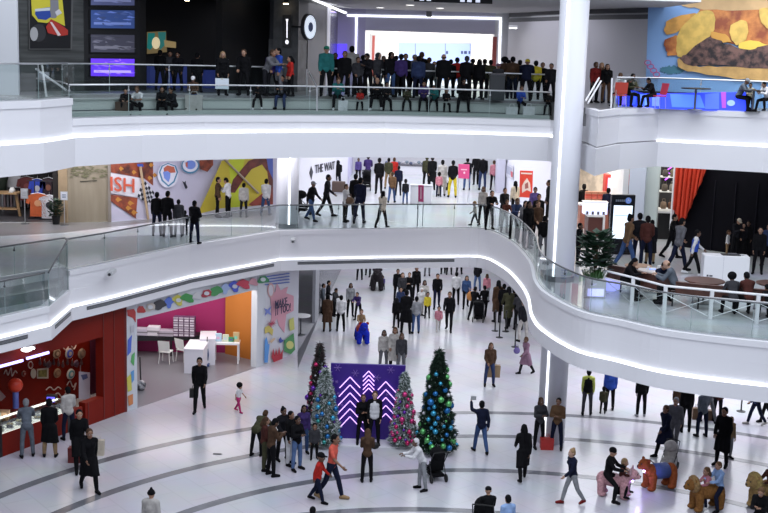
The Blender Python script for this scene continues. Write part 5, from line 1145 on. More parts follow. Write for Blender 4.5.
xmas('tall slim christmas tree with red and purple ornaments left of backdrop, behind snowy one', 317.5, 435, 341, .42, mat('pine_maroon_green', (.07, .05, .05), .7, noise=.4, nscale=9), [(RDX, .09), (PRP, .10), (MGN, .07), (WHT, .045), ((.30, .12, .16), .06)], 5200, 98, 8, None, .11)
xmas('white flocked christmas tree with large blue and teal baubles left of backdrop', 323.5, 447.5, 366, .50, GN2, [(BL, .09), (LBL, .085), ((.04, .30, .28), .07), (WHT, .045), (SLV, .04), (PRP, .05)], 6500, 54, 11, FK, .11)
# ---------------------------------------------------------------- stanchions
SMB = MB().lathe([(.17, 0), (.17, .02), (.05, .045), (.03, .06)], n=24)
spot = [(505.5, 331.5, 'black queue post furthest back in the line under the balcony'), (499.3, 337.5, 'black queue post in the middle of the three near balcony'), (515, 347, 'black queue post nearest the camera under balcony'), (741, 411.5, 'black queue post at far right under the balcony'), (495, 331, 'black queue post leftmost beside the waiting line')]
for x, y, lb in spot:
    g = G(x, y); t = thing('queue_post', lb, 'queue post', (g.x, g.y, 0), group='black queue posts')
    link('base', SMB.mesh('base', BLACK), t); build('pole', MB().ring([(0, 0, .05), (0, 0, .98)], .03, 12), BLACK, t, smooth=True); build('belt_head', MB().lathe([(.045, .92), (.045, 1.04), (.02, 1.06)], n=14), BLACK, t)
# ================================================================ people
R_ = math.radians
POSES = {
 'stand': dict(lt=3, rt=-3, lk=2, rk=4, la=4, ra=2, le=10, re=12, lean=1, ab=5, aa=7, inn=0, hd=4),
 'stand2': dict(lt=-2, rt=8, lk=0, rk=14, la=10, ra=-4, le=45, re=12, lean=2, ab=7, aa=9, inn=15, hd=8),
 'phone': dict(lt=2, rt=0, lk=2, rk=6, la=25, ra=22, le=95, re=92, lean=4, ab=5, aa=5, inn=28, hd=28),
 'fold': dict(lt=2, rt=0, lk=2, rk=4, la=18, ra=18, le=92, re=88, lean=-1, ab=7, aa=12, inn=48, hd=4),
 'walk': dict(lt=20, rt=-17, lk=6, rk=17, la=-20, ra=24, le=14, re=28, lean=5, ab=3, aa=7, inn=4, hd=4),
 'walk2': dict(lt=-17, rt=20, lk=17, rk=6, la=24, ra=-20, le=28, re=14, lean=5, ab=3, aa=7, inn=4, hd=4),
 'push': dict(lt=18, rt=-16, lk=6, rk=14, la=30, ra=30, le=50, re=50, lean=10, ab=3, aa=7, inn=6, hd=6),
 'lean': dict(lt=4, rt=-4, lk=4, rk=4, la=42, ra=40, le=55, re=60, lean=24, ab=7, aa=10, inn=20, hd=-8),
 'bend': dict(lt=12, rt=-4, lk=14, rk=4, la=48, ra=52, le=30, re=34, lean=52, ab=6, aa=6, inn=12, hd=10),
 'wave': dict(lt=-16, rt=18, lk=14, rk=6, la=-12, ra=88, le=16, re=70, lean=3, ab=3, aa=14, inn=0, hd=0),
 'sit': dict(lt=84, rt=82, lk=84, rk=80, la=34, ra=30, le=62, re=66, lean=9, ab=9, aa=8, inn=22, hd=16),
 'sit2': dict(lt=80, rt=86, lk=72, rk=92, la=38, ra=36, le=74, re=72, lean=24, ab=12, aa=10, inn=26, hd=20),
 'sitlow': dict(lt=106, rt=104, lk=116, rk=112, la=42, ra=40, le=50, re=52, lean=22, ab=9, aa=8, inn=18, hd=10),
 'ride': dict(lt=58, rt=58, lk=62, rk=62, la=38, ra=38, le=46, re=46, lean=6, ab=30, aa=10, inn=14, hd=8),
}
def build_skel(pose, kid, fem):
    p = POSES[pose]; J = {}
    hs = 1.36 if kid else 1.07; ll = .90 if kid else 1.0; tw = .96 if fem else 1.0
    th, sh = .43 * ll, .42 * ll; hw = .092
    def rx(v, a):  # forward lean about x, facing -Y
        return Vector((v.x, v.y * math.cos(a) - v.z * math.sin(a), v.y * math.sin(a) + v.z * math.cos(a)))
    for s, sd, q, kn in ((-1, 'l', p['lt'], p['lk']), (1, 'r', p['rt'], p['rk'])):
        ab = R_(p['ab']) * s; h = Vector((hw * s, 0, -.02)); a = R_(q)
        d = Vector((math.sin(ab), -math.sin(a) * math.cos(ab), -math.cos(a) * math.cos(ab))).normalized()
        k = h + d * th; b = R_(q - kn)
        ab2 = ab * .4; d2 = Vector((math.sin(ab2), -math.sin(b) * math.cos(ab2), -math.cos(b) * math.cos(ab2))).normalized(); an = k + d2 * sh
        J[sd + 'hip'], J[sd + 'kne'], J[sd + 'ank'] = h, k, an
        fa = max(-25, min(30, (q - kn) * .6)) if q < 50 else 0
        J[sd + 'toe'] = an + Vector((.03 * s, -.17 * math.cos(R_(fa)), -.045 - .10 * math.sin(R_(-fa)) * (1 if fa < 0 else .3)))
    L = R_(p['lean'])
    def up(v): return rx(Vector(v), L)
    J['pel'] = Vector((0, 0, .02)); J['wai'] = up((0, 0, .17)); J['che'] = up((0, -.0, .36)); J['shc'] = up((0, .005, .50)); J['nek'] = up((0, 0, .56))
    hd = R_(p['hd']); hc = up((0, 0, .57)) + rx(Vector((0, -.02, .115 * (hs + .0))), L * .5 + hd)
    J['head'] = hc; J['hrot'] = Matrix.Rotation(L * .5 + hd, 3, 'X')
    sw = .166 * tw
    for s, sd, q, e in ((-1, 'l', p['la'], p['le']), (1, 'r', p['ra'], p['re'])):
        S0 = up((sw * s, .005, .475)); a = R_(q) ; ab = R_(p['aa']) * s
        d = Vector((math.sin(ab), -math.sin(a) * math.cos(ab), -math.cos(a) * math.cos(ab))); E0 = S0 + d * (.29 if not kid else .26)
        b = R_(q + e); inn = -R_(p['inn']) * s
        d2 = Vector((math.sin(inn), -math.sin(b) * math.cos(inn), -math.cos(b) * math.cos(inn))); W = E0 + d2 * (.24 if not kid else .21)
        J[sd + 'sho'], J[sd + 'elb'], J[sd + 'wri'] = S0, E0, W; J[sd + 'fdir'] = d2
    z0 = min(J['lank'].z, J['rank'].z) - .085
    for k, v in J.items():
        if isinstance(v, Vector) and k not in ('lfdir', 'rfdir'): v.z -= z0
    J['hs'] = hs; J['top'] = J['head'].z + .125 * hs; J['kid'] = kid; J['fem'] = fem
    return J
def remesh(mb, vox, name, smooth_it=4):
    me = mb.mesh(name, [], True); o = bpy.data.objects.new('tmp', me); COL.objects.link(o)
    m = o.modifiers.new('r', 'REMESH'); m.mode = 'VOXEL'; m.voxel_size = vox; m.use_smooth_shade = True
    sm = o.modifiers.new('s', 'SMOOTH'); sm.iterations = smooth_it; sm.factor = .5
    bpy.context.view_layer.update()
    out = bpy.data.meshes.new_from_object(o.evaluated_get(bpy.context.evaluated_depsgraph_get())); out.name = name
    bpy.data.objects.remove(o); bpy.data.meshes.remove(me); return out
def legs(mb, J, g, to=1.0, hem=0):
    for s in 'lr':
        h, k, a = J[s + 'hip'], J[s + 'kne'], J[s + 'ank']
        mb.cap(h, k, .082 + g, .054 + g); mb.cap(k, k.lerp(a, .35), .054 + g, .056 + g); mb.cap(k.lerp(a, .35), k.lerp(a, to), .056 + g, .037 + g * 1.3)
def torso(mb, J, g):
    rot = Matrix.Rotation(R_(0), 3, 'X'); f = J['fem']
    def seg(a, b, ra, rb): mb.ring([a, a.lerp(b, .5), b], [ra, ((ra[0] + rb[0]) / 2, (ra[1] + rb[1]) / 2), rb], 16)
    mb.ell(J['pel'] + Vector((0, .01, .0)), (.145 + g, .108 + g, .115 + g), 16, 10)
    mb.ell(J['wai'], ((.118 if f else .130) + g, .102 + g, .13 + g), 16, 10); mb.ell(J['wai'].lerp(J['che'], .5), (.128 + g, .100 + g, .13 + g), 16, 10)
    mb.ell(J['che'], (.148 * (.94 if f else 1) + g, .108 + g, .14 + g), 16, 10); mb.ell(J['che'].lerp(J['shc'], .55), (.138 + g, .092 + g, .10 + g), 16, 10)
    if f: 
        for s in (-1, 1): mb.ell(J['che'] + Vector((.065 * s, -.075, .03)), .058 + g, 10, 8)
    mb.cap(J['lsho'], J['shc'] + Vector((0, 0, .01)), .056 + g, .075 + g * .5); mb.cap(J['rsho'], J['shc'] + Vector((0, 0, .01)), .056 + g, .075 + g * .5)
def arms(mb, J, g, to=1.0):
    for s in 'lr':
        S0, E0, W = J[s + 'sho'], J[s + 'elb'], J[s + 'wri']
        if to < .5: mb.cap(S0, S0.lerp(E0, to * 2), .052 + g, .045 + g); continue
        mb.cap(S0, E0, .052 + g, .039 + g); mb.cap(E0, E0.lerp(W, (to - .5) * 2), .039 + g, .029 + g)
def hand(mb, J, s):
    W = J[s + 'wri']; d = J[s + 'fdir'].normalized(); sg = -1 if s == 'l' else 1
    side = Vector((0, -1, 0)) if abs(d.z) > .6 else Vector((-sg, 0, 0)); side = (side - d * side.dot(d)).normalized()
    nrm = d.cross(side).normalized() * (sg)
    if abs(d.z) > .6 and nrm.x * sg > 0: nrm = -nrm      # palm faces the body
    for k, (o, L) in enumerate(((.030, .070), (.010, .080), (-.010, .075), (-.030, .058))):
        r = W + d * .085 + side * o; a = r + d * L * .5 + nrm * .006; b = a + d * L * .32 + nrm * .018; c = b + d * L * .16 + nrm * .016
        mb.ring([r - d * .02, r, a, b, c], [.0095, .0095, .0088, .008, .006], 6)
    r = W + d * .030 + side * .026; a = r + side * .026 + d * .030 + nrm * .008; b = a + d * .028 + side * .004 + nrm * .008
    mb.ring([r - side * .012, r, a, b], [.012, .0115, .010, .007], 6)
PC = {}
def part(key, fn):
    if key not in PC: PC[key] = fn()
    return PC[key]
def body_mesh(pk):
    J = SK[pk]; mb = MB(); torso(mb, J, 0); legs(mb, J, 0); arms(mb, J, 0); hs = J['hs']; hc = J['head']; Rm = J['hrot']
    mb.cap(J['shc'], J['nek'].lerp(hc, .35), .062, .054)
    def H(x, y, z): return hc + Rm @ (Vector((x, y, z)) * hs)
    mb.ell(H(0, .012, .025), (.078 * hs, .096 * hs, .098 * hs), 20, 14, Rm); mb.ell(H(0, -.028, -.035), (.060 * hs, .066 * hs, .082 * hs), 16, 12, Rm)
    mb.ell(H(0, -.055, -.085), .028 * hs, 10, 8); mb.cap(H(0, -.088, .015), H(0, -.108, -.022), .009 * hs, .014 * hs, 8)
    for s in (-1, 1): mb.ell(H(.080 * s, .012, -.005), (.012 * hs, .022 * hs, .032 * hs), 8, 8, Rm)
    for s in 'lr':
        mb.cap(J[s + 'ank'], J[s + 'ank'].lerp(J[s + 'toe'], .7), .034, .024)
        W = J[s + 'wri']; d = J[s + 'fdir'].normalized(); mb.cap(W, W + d * .03, .028, .03)
        sd = Vector((0, -1, 0)) if abs(d.z) > .6 else Vector((1, 0, 0)); sd = (sd - d * sd.dot(d)).normalized()
        for o in (-.026, -.009, .009, .026): mb.cap(W + d * .03 + sd * o * .7, W + d * .082 + sd * o, .015, .0135, 8)
    me = remesh(mb, .0135, 'body', 3)
    ex = MB(); n0 = 0
    hand(ex, J, 'l'); hand(ex, J, 'r')
    for s in (-1, 1):
        ex.ell(H(.030 * s, -.083, .006), (.014 * hs, .008 * hs, .009 * hs), 8, 6, Rm, mi=1); ex.ell(H(.030 * s, -.090, .006), (.0062 * hs, .004 * hs, .0062 * hs), 6, 5, Rm, mi=2)
        ex.ring([H(.016 * s, -.090, .026), H(.032 * s, -.088, .030), H(.048 * s, -.078, .025)], .0042 * hs, 5, mi=2)
    ex.ell(H(0, -.090, -.052), (.024 * hs, .008 * hs, .007 * hs), 10, 6, Rm, mi=3)
    # join
    v = [tuple(x.co) for x in me.vertices]; f = [tuple(p.vertices) for p in me.polygons]; o = len(v)
    out = bpy.data.meshes.new('body'); out.from_pydata(v + ex.v, [], f + [tuple(i + o for i in q) for q in ex.f])
    for m in (SKINS[0], mat('eye_white', (.6, .6, .6), .3), mat('eye_dark', (.012, .008, .006), .3), mat('lips', (.26, .07, .06), .5)): out.materials.append(m)
    out.polygons.foreach_set('material_index', [0] * len(f) + ex.m); out.polygons.foreach_set('use_smooth', [True] * (len(f) + len(ex.f))); out.update()
    bpy.data.meshes.remove(me); return out
def top_mesh(pk, ty):
    J = SK[pk]; mb = MB(); g = {'J': .024, 'C': .026, 'T': .013, 'P': .045, 'D': .014}[ty]
    torso(mb, J, g); arms(mb, J, g * .85, 1.0 if ty != 'T' else .36)
    if ty in 'JCP' and J['hs'] > 0: mb.ring([J['nek'] + Vector((0, .01, -.05)), J['nek'] + Vector((0, .012, .0))], [(.078, .078), (.068, .068)], 14)
    if ty in 'CD':
        for s in 'lr':
            h, k, a = J[s + 'hip'], J[s + 'kne'], J[s + 'ank']; e = k.lerp(a, .12)
            mb.ring([h + Vector((0, 0, .04)), k, e], [.125, .118, .13], 14)
        m = (J['lkne'] + J['rkne']) / 2; mb.ring([J['pel'], m.lerp((J['lank'] + J['rank']) / 2, .1)], [(.13, .12), (.14, .14)], 14)
    if ty == 'P':
        for a, b in (('pel', 'wai'), ('wai', 'che')):
            c = J[a].lerp(J[b], .5); mb.ell(c, (.19, .15, .06), 16, 8)
    return remesh(mb, .021, 'top', 3)
def vest_mesh(pk):
    J = SK[pk]; mb = MB(); g = .036
    mb.ell(J['pel'] + Vector((0, .01, .02)), (.155 + g, .115 + g, .15), 16, 10); mb.ell(J['wai'], (.145 + g, .108 + g, .15), 16, 10); mb.ell(J['wai'].lerp(J['che'], .6), (.142 + g, .106 + g, .15), 16, 10); mb.ell(J['che'] + Vector((0, 0, .02)), (.14 + g, .104 + g, .15), 16, 10)
    mb.ring([J['che'], J['shc'] + Vector((0, 0, .03))], [(.15, .13), (.095, .085)], 16)
    return remesh(mb, .021, 'vest', 3)
def bot_mesh(pk):
    J = SK[pk]; mb = MB(); legs(mb, J, .014, .93); mb.ell(J['pel'] + Vector((0, .01, 0)), (.168, .122, .12), 16, 10); return remesh(mb, .021, 'trousers', 3)
def shoe_mesh(pk, s):
    J = SK[pk]; mb = MB(); a, t_ = J[s + 'ank'], J[s + 'toe']; heel = a + (a - t_) * .22 + Vector((0, 0, -.055)); zf = min(heel.z, t_.z - .0)
    mb.cap(a + Vector((0, 0, .0)), heel, .054, .042); mb.cap(heel, t_, .044, .042); mb.cap(a + Vector((0, -.02, -.02)), t_, .054, .042)
    me = remesh(mb, .016, 'shoe', 2)
    return me
def hair_mesh(pk, ty):
    J = SK[pk]; hs = J['hs']; hc = J['head']; Rm = J['hrot']; mb = MB()
    def H(x, y, z): return hc + Rm @ (Vector((x, y, z)) * hs)
    if ty == 'bald': mb.ell(H(0, .045, -.01), (.083 * hs, .066 * hs, .055 * hs), 16, 10, Rm)
    elif ty == 'cap':
        mb.ell(H(0, .012, .052), (.088 * hs, .104 * hs, .078 * hs), 18, 12, Rm); mb.ell(H(0, -.10, .045), (.062 * hs, .075 * hs, .013 * hs), 16, 8, Rm)
    elif ty in ('beanie', 'pom'):
        mb.ell(H(0, .014, .048), (.092 * hs, .108 * hs, .092 * hs), 18, 12, Rm); mb.ring([H(0, .010, .02), H(0, .012, .05)], [(.094 * hs, .108 * hs)] * 2, 18)
        if ty == 'pom': mb.ell(H(0, .02, .155), .038 * hs, 12, 8)
    elif ty == 'hood':
        mb.ell(H(0, .035, .02), (.108 * hs, .112 * hs, .125 * hs), 18, 12, Rm); mb.ell(H(0, .04, -.09), (.12 * hs, .09 * hs, .06 * hs), 16, 10, Rm)
    else:
        mb.ell(H(0, .026, .038), (.086 * hs, .098 * hs, .098 * hs), 20, 14, Rm); mb.ell(H(0, .055, -.01), (.080 * hs, .068 * hs, .09 * hs), 16, 10, Rm)
        if ty == 'afro': mb.ell(H(0, .03, .045), (.135 * hs, .13 * hs, .125 * hs), 20, 14, Rm)
        if ty == 'bun': mb.ell(H(0, .075, .11), .045 * hs, 12, 8)
        if ty == 'tail': mb.ring([H(0, .10, .05), H(0, .15, .0), H(0, .14, -.12)], [.03, .03, .012], 10)
        if ty in ('long', 'vlong', 'scarf'):
            for s in (-1, 1): mb.ring([H(.062 * s, .02, .03), H(.080 * s, .03, -.06), H(.075 * s, .035, -.15)], [.032, .034, .02], 10)
            dz = -.20 if ty == 'long' else -.38
            mb.ring([H(0, .06, .05), H(0, .085, -.08), H(0, .095, dz * .75), H(0, .09, dz)], [(.075, .045), (.095, .045), (.10, .035), (.07, .02)], 14)
        if ty == 'scarf': mb.ell(H(0, .0, -.12), (.10, .09, .05), 16, 8); mb.ell(H(0, .03, .03), (.10 * hs, .105 * hs, .108 * hs), 18, 12, Rm)
    return remesh(mb, .015, 'hair', 3)
SKINS = [mat('skin_a', (.36, .20, .13), .5), mat('skin_b', (.22, .11, .065), .5), mat('skin_c', (.11, .055, .033), .5), mat('skin_d', (.46, .28, .20), .5)]
COLR = dict(K=(.0055, .0055, .007), k=(.012, .012, .016), N=(.009, .012, .032), n=(.03, .045, .11), G=(.13, .13, .145), g=(.27, .28, .30), D=(.045, .045, .052), W=(.68, .68, .70), w=(.46, .44, .42),
    c=(.58, .52, .42), b=(.15, .085, .045), B=(.075, .042, .026), t=(.30, .20, .11), o=(.055, .055, .030), R=(.44, .025, .02), r=(.16, .015, .015), C=(.68, .12, .085), P=(.55, .22, .27), p=(.24, .14, .20), V=(.05, .03, .13), v=(.11, .08, .26),
    J=(.045, .085, .20), j=(.09, .15, .30), T=(.02, .14, .14), U=(.03, .08, .42), u=(.28, .42, .70), Y=(.62, .50, .04), L=(.50, .55, .12), M=(.42, .03, .14), S=(.12, .14, .17), O=(.50, .20, .05), m=(.075, .025, .02), E=(.02, .20, .13))
def cl(c, name, nz=.25): return mat(name, COLR[c], .85, noise=nz, nscale=7, spec=.12)
HAIRN = dict(cap='cap', beanie='beanie', pom='beanie', hood='hood', scarf='headscarf')
SK = {}
PEOPLE_GROUPS = {0: 'people on the ground floor', 2: 'people on the middle floor', 3: 'people standing on the top floor', 4: 'people seated on the top floor'}
def riserY(x):
    for a, b in zip(R2, R2[1:]):
        xa = proj((a.x, a.y, HS2))[0]; xb = proj((b.x, b.y, HS2))[0]
        if xa <= x <= xb: u = (x - xa) / (xb - xa); return a.lerp(b, u)
    return R2[-1] if x > 300 else R2[0]
PCOUNT = [0]
def person(lv, x, yb, yt, pose, face, kind, hair, hc, ty, tc, bc, label, skin=None, shoe='K', z=None, h=None, sleeve='K'):
    kid = kind == 'k'; pk = (pose, kid, kind == 'f')
    if pk not in SK: SK[pk] = build_skel(pose, kid, kind == 'f')
    J = SK[pk]
    if lv == 0: g = G(x, yb, 0)
    elif lv == 2: g = G(x, yb, H2)
    elif lv == 3: q = AT(x, (yt or 60) + 25, yb); g = Vector((q.x, yb, H3))
    elif lv == 4:
        q = riserY(x); g = Vector((AT(x, 100, q.y).x, q.y + .12, HS1))
        if pose == 'sitlow': g = Vector((g.x, q.y - .17, HT))
    elif lv == 5: g = Vector(z)           # explicit place
    if h is None:
        h = 1.7 * (J['top'] / 1.78)
        for _ in range(8): h += (proj((g.x, g.y, g.z + h))[1] - yt) / (1200 / g.y)
    s = h / J['top']; s = max(.35, min(1.2, s))
    PCOUNT[0] += 1
    t = thing('person', label, 'person', g, R_(face), PEOPLE_GROUPS.get(lv, 'people on the ground floor')); t.scale = (s, s, s) if lv != 3 else (s * 1.14, s * 1.14, s)
    if skin is None: skin = random.choice((0, 1, 2, 1, 0, 2))
    b = link('body', part(('b', pk), lambda: body_mesh(pk)), t); b.material_slots[0].link = 'OBJECT'; b.material_slots[0].material = SKINS[skin]
    def put(nm, me, m):
        if not me.materials: me.materials.append(m)
        o = link(nm, me, t); o.material_slots[0].link = 'OBJECT'; o.material_slots[0].material = m; return o
    tn = {'V': 'jacket', 'J': 'jacket', 'C': 'coat', 'T': 'shirt', 'P': 'puffer_jacket', 'D': 'dress'}[ty]
    put(HAIRN.get(hair, 'hair'), part(('h', pk, hair), lambda: hair_mesh(pk, hair)), cl(hc, 'hair_or_hat', .3))
    vest = ty == 'V'; ty = 'J' if vest else ty
    put(tn, part(('t', pk, ty), lambda: top_mesh(pk, ty)), cl(sleeve if vest else tc, 'cloth_top'))
    if vest: put('vest', part(('v', pk), lambda: vest_mesh(pk)), cl(tc, 'cloth_vest'))
    put('trousers', part(('l', pk), lambda: bot_mesh(pk)), cl(bc, 'cloth_trousers'))
    for s_ in 'lr': put('shoe', part(('s', pk, s_), lambda: shoe_mesh(pk, s_)), cl(shoe, 'shoe_leather', .1))
    return t
def hand_pos(t, side, pose, kid=False, fem=False):
    J = SK[(pose, kid, fem)]; v = J[side + 'wri'] + J[side + 'fdir'] * .09; s = t.scale[0]; a = t.rotation_euler.z
    return Vector(t.location) + Vector((v.x * math.cos(a) - v.y * math.sin(a), v.x * math.sin(a) + v.y * math.cos(a), v.z)) * s
def bag(lb, loc, w, h, d, c, kind='shopping', rot=0, grp='bags carried by shoppers'):
    loc = Vector(loc)
    for zf in (0, H2):
        if abs(loc.z - zf) < .3: loc.z = zf + h + .01
    t = thing('shopping_bag' if kind == 'shopping' else 'handbag', lb, 'bag', loc, rot, grp); m = mat('bag_skin', COLR[c], .55, noise=.15, nscale=5)
    if kind == 'shopping':
        build('body', MB().prism([(-w / 2, -d / 2, -h), (w / 2, -d / 2, -h), (w / 2 * 1.05, -d / 2, -.12), (-w / 2 * 1.05, -d / 2, -.12)], (0, d, 0)), m, t, bevel=.01)
    else:
        build('body', MB().ell((0, 0, -.12 - (h - .12) / 2), (w / 2, d / 2, (h - .1) / 2), 16, 10), m, t, smooth=True)
    for sy in (-d / 3, d / 3): build('handle', MB().ring([(-w / 4, sy, -.14), (-w / 6, sy, 0), (w / 6, sy, 0), (w / 4, sy, -.14)], .008, 6), m, t)
    return t
def stroller(lb, loc, rot, c='K', hood='K', s=1.0):
    t = thing('stroller', lb, 'stroller', loc, rot, 'strollers'); t.scale = (s, s, s); fm = mat('stroller_frame', (.03, .03, .035), .35, .5); wm = mat('rubber', (.012, .012, .012), .8)
    for sx in (-.24, .24): build('frame', MB().ring([(sx, .45, 1.02), (sx, .18, .62), (sx, -.38, .16)], .014, 8).ring([(sx, .1, .66), (sx, .34, .14)], .014, 8), fm, t)
    build('handle', MB().ring([(-.24, .45, 1.02), (0, .5, 1.05), (.24, .45, 1.02)], .018, 8), wm, t)
    for sx in (-.25, .25):
        for y, r in ((-.38, .10), (.34, .13)):
            w = MB().lathe([(r * .5, -.02), (r, -.018), (r, .018), (r * .5, .02)], n=18); w.v = [(v[2] + sx, v[0] + y, v[1] + r) for v in w.v]; build('wheel', w, wm, t)
    m = cl(c, 'stroller_fabric'); build('seat', MB().prism([(-.2, .22, .95), (-.2, .10, .45), (-.2, -.22, .42), (-.2, -.26, .34), (-.2, .16, .34), (-.2, .30, .9)], (.4, 0, 0)), m, t, bevel=.02)
    build('canopy', MB().ell((0, .12, .90), (.23, .27, .20), 16, 10), cl(hood, 'stroller_canopy'), t, smooth=True); build('basket', MB().box(-.2, .2, -.15, .3, .16, .26), m, t); build('footrest', MB().box(-.18, .18, -.45, -.3, .2, .23), fm, t)
    return t
def row(lv, x, yb, yt, pose, face, kind, hair, hc, ty, tc, bc, label, **kw): return person(lv, x, yb, yt, pose, face, kind, hair, hc, ty, tc, bc, label, **kw)
g0 = {}
# ------------------------------------------------------------- ground floor, left and front
row(0, 27.5, 457, 401, 'lean', 200, 'm', 'short', 'g', 'J', 'S', 'S', 'grey haired man in blue grey shirt leaning over the cafe display', skin=0)
row(0, 50, 457, 399, 'stand2', 190, 'f', 'short', 'K', 'C', 'K', 't', 'person in black coat and beige trousers standing at the cafe counter')
row(0, 69, 440, 387, 'stand2', 215, 'm', 'short', 'K', 'J', 'w', 'N', 'person with black backpack and white shirt at cafe till')
a = row(0, 79.5, 470, 409, 'walk', 25, 'm', 'short', 'K', 'C', 'K', 'K', 'man in long black coat with pale collar walking past cafe counter', skin=0)
g0['coatman'] = row(0, 89.5, 491, 428, 'walk2', 30, 'f', 'short', 'B', 'C', 'K', 'K', 'person in black coat carrying bags, foremost of the pair near the cafe', skin=1)
g0['m199'] = row(0, 199.5, 411, 357, 'walk', 5, 'm', 'short', 'K', 'J', 'K', 'K', 'man all in black walking alone before the craft shop')
row(0, 238.5, 412, 383, 'walk', 60, 'k', 'afro', 'K', 'T', 'W', 'M', 'small girl in white top and magenta trousers running alone', shoe='M')
row(0, 151, 553, 490, 'stand', 170, 'f', 'pom', 'K', 'P', 'w', 'D', 'person in black bobble hat and fur hooded pale jacket at bottom edge')
row(0, 311.5, 566, 507, 'stand', 180, 'm', 'short', 'K', 'J', 'K', 'K', 'top of a dark haired head at bottom edge below boy in red')
row(0, 256, 456, 414, 'bend', 150, 'm', 'short', 'B', 'P', 'o', 'K', 'person in green camouflage jacket bending over, left of the standing group')
row(0, 271, 476, 419, 'phone', 120, 'm', 'short', 'K', 'J', 'B', 'K', 'person in dark brown top with grey arm bag standing in front of camouflage jacket')
row(0, 264, 470, 417, 'stand2', 100, 'f', 'long', 'B', 'J', 'm', 'o', 'person in maroon top half hidden in the group beside camouflage jacket')
row(0, 282, 460, 407, 'stand2', 40, 'f', 'bun', 'K', 'J', 'k', 'K', 'woman with hair bun and white sleeve at the back of the group by slim tree')
row(0, 289.5, 465, 411, 'stand', 60, 'f', 'short', 'K', 'J', 'K', 'W', 'person in black top and white trousers in the group left of trees')
row(0, 296.5, 470, 416, 'fold', 45, 'f', 'short', 'K', 'J', 'K', 'j', 'person in black jacket and bright blue jeans in the group left of trees')
row(0, 303, 454, 405, 'stand', 15, 'f', 'vlong', 'K', 'J', 'V', 'J', 'tall woman with long black hair and dark violet top by the tree')
row(0, 314, 459, 423, 'stand', 10, 'k', 'short', 'K', 'P', 'D', 'K', 'child in dark grey jacket standing in front of the flocked tree')
row(0, 317.5, 502, 452, 'walk', 75, 'k', 'cap', 'K', 'J', 'R', 'N', 'boy in red hoodie and black cap walking beside the man in coral shirt')
row(0, 331, 499, 434, 'walk2', 70, 'm', 'short', 'K', 'T', 'C', 'N', 'man in coral shirt and dark trousers walking with boy in red', skin=1, shoe='t')
row(0, 366.5, 482, 430, 'phone', 182, 'f', 'vlong', 'B', 'J', 'B', 'K', 'woman with long brown hair photographing the couple at purple backdrop')
row(0, 362, 444, 394.5, 'fold', 10, 'f', 'short', 'B', 'J', 'K', 'K', 'woman in black posing at left of the couple before purple backdrop')
row(0, 373.5, 445.5, 391, 'stand', 0, 'm', 'short', 'B', 'V', 'W', 'K', 'man in white vest posing at right of the couple before purple backdrop', skin=3)
row(0, 421.5, 490, 438, 'lean', 285, 'm', 'short', 'W', 'J', 'W', 'g', 'person in white hooded top and grey trousers looking down at a phone')
stroller('black stroller right of the person in white hooded top', G(434.5, 479), R_(200), s=1.0)
g0['navy'] = row(0, 480, 453, 401, 'wave', 195, 'm', 'short', 'K', 'J', 'N', 'J', 'man in navy jacket and jeans walking away with one arm raised')
row(0, 522, 480, 425, 'walk', 185, 'f', 'vlong', 'K', 'C', 'K', 'K', 'woman in long black coat walking away alone on the curved floor bands')
row(0, 538.5, 448, 397.5, 'fold', 20, 'f', 'long', 'B', 'J', 'D', 'K', 'woman in plaid shirt holding a drink by the white column')
row(0, 556, 449, 398, 'fold', 340, 'm', 'short', 'K', 'J', 'b', 'N', 'man in brown shirt holding a drink by the white column', skin=1)
row(0, 571, 504, 448.5, 'walk', 290, 'f', 'bun', 't', 'J', 'N', 'g', 'blonde woman in dark jacket and grey leggings with maroon shoes walking left', skin=3, shoe='r')
row(0, 487, 546, 488, 'push', 190, 'f', 'cap', 'K', 'C', 'K', 'K', 'person in black cap and dark coat pushing a stroller, cut by bottom edge')
row(0, 506, 553, 495.5, 'stand2', 200, 'm', 'short', 'K', 'J', 'u', 'D', 'person in light blue shirt at bottom edge beside black cap person')
row(0, 489, 386, 342.5, 'stand2', 5, 'f', 'long', 'B', 'J', 'B', 'n', 'woman in brown jacket and wide blue jeans with brown bag, alone mid floor')
row(0, 525.5, 374, 338, 'walk', 300, 'f', 'short', 'B', 'C', 'p', 'K', 'person in long mauve coat by the column, head hidden by balcony', h=1.62)
row(0, 383, 371, 330, 'stand', 0, 'f', 'vlong', 'K', 'J', 'w', 'G', 'woman with long black hair and cream jacket behind the purple backdrop')
row(0, 394, 372, 327, 'stand2', 350, 'f', 'long', 'B', 'C', 'w', 'K', 'person in beige coat in middle of the three behind purple backdrop')
row(0, 400.5, 375, 333, 'stand', 10, 'f', 'long', 'B', 'J', 'D', 'G', 'person in grey jacket with white bag, right of the three behind backdrop')
# ------------------------------------------------------------- ground floor, corridor
row(0, 436.5, 308, 273.5, 'walk', 0, 'm', 'short', 'K', 'J', 'K', 'N', 'man in black jacket walking towards camera in middle of corridor')
row(0, 448.5, 331, 291.5, 'walk2', 350, 'm', 'short', 'B', 'J', 'K', 'K', 'man in black holding the hand of girl in pink')
row(0, 438, 331, 306, 'walk', 5, 'k', 'tail', 'K', 'P', 'P', 'w', 'small girl in pink jacket walking beside man in black', shoe='w')
row(0, 427, 318, 292, 'stand', 0, 'k', 'short', 'K', 'J', 'Y', 'K', 'child in yellow jacket standing in the corridor')
row(0, 415.5, 333.5, 296.5, 'stand', 185, 'f', 'bun', 'K', 'J', 'g', 'J', 'woman in grey sweater and jeans seen from behind in corridor group')
row(0, 405.5, 333.5, 290, 'stand2', 180, 'm', 'short', 'K', 'C', 'K', 'K', 'tall person in long black clothes in middle of the near corridor group')
row(0, 396, 328, 298, 'stand', 190, 'f', 'hood', 'k', 'P', 'K', 'K', 'person in black puffer jacket with fur hood, left of near corridor group')
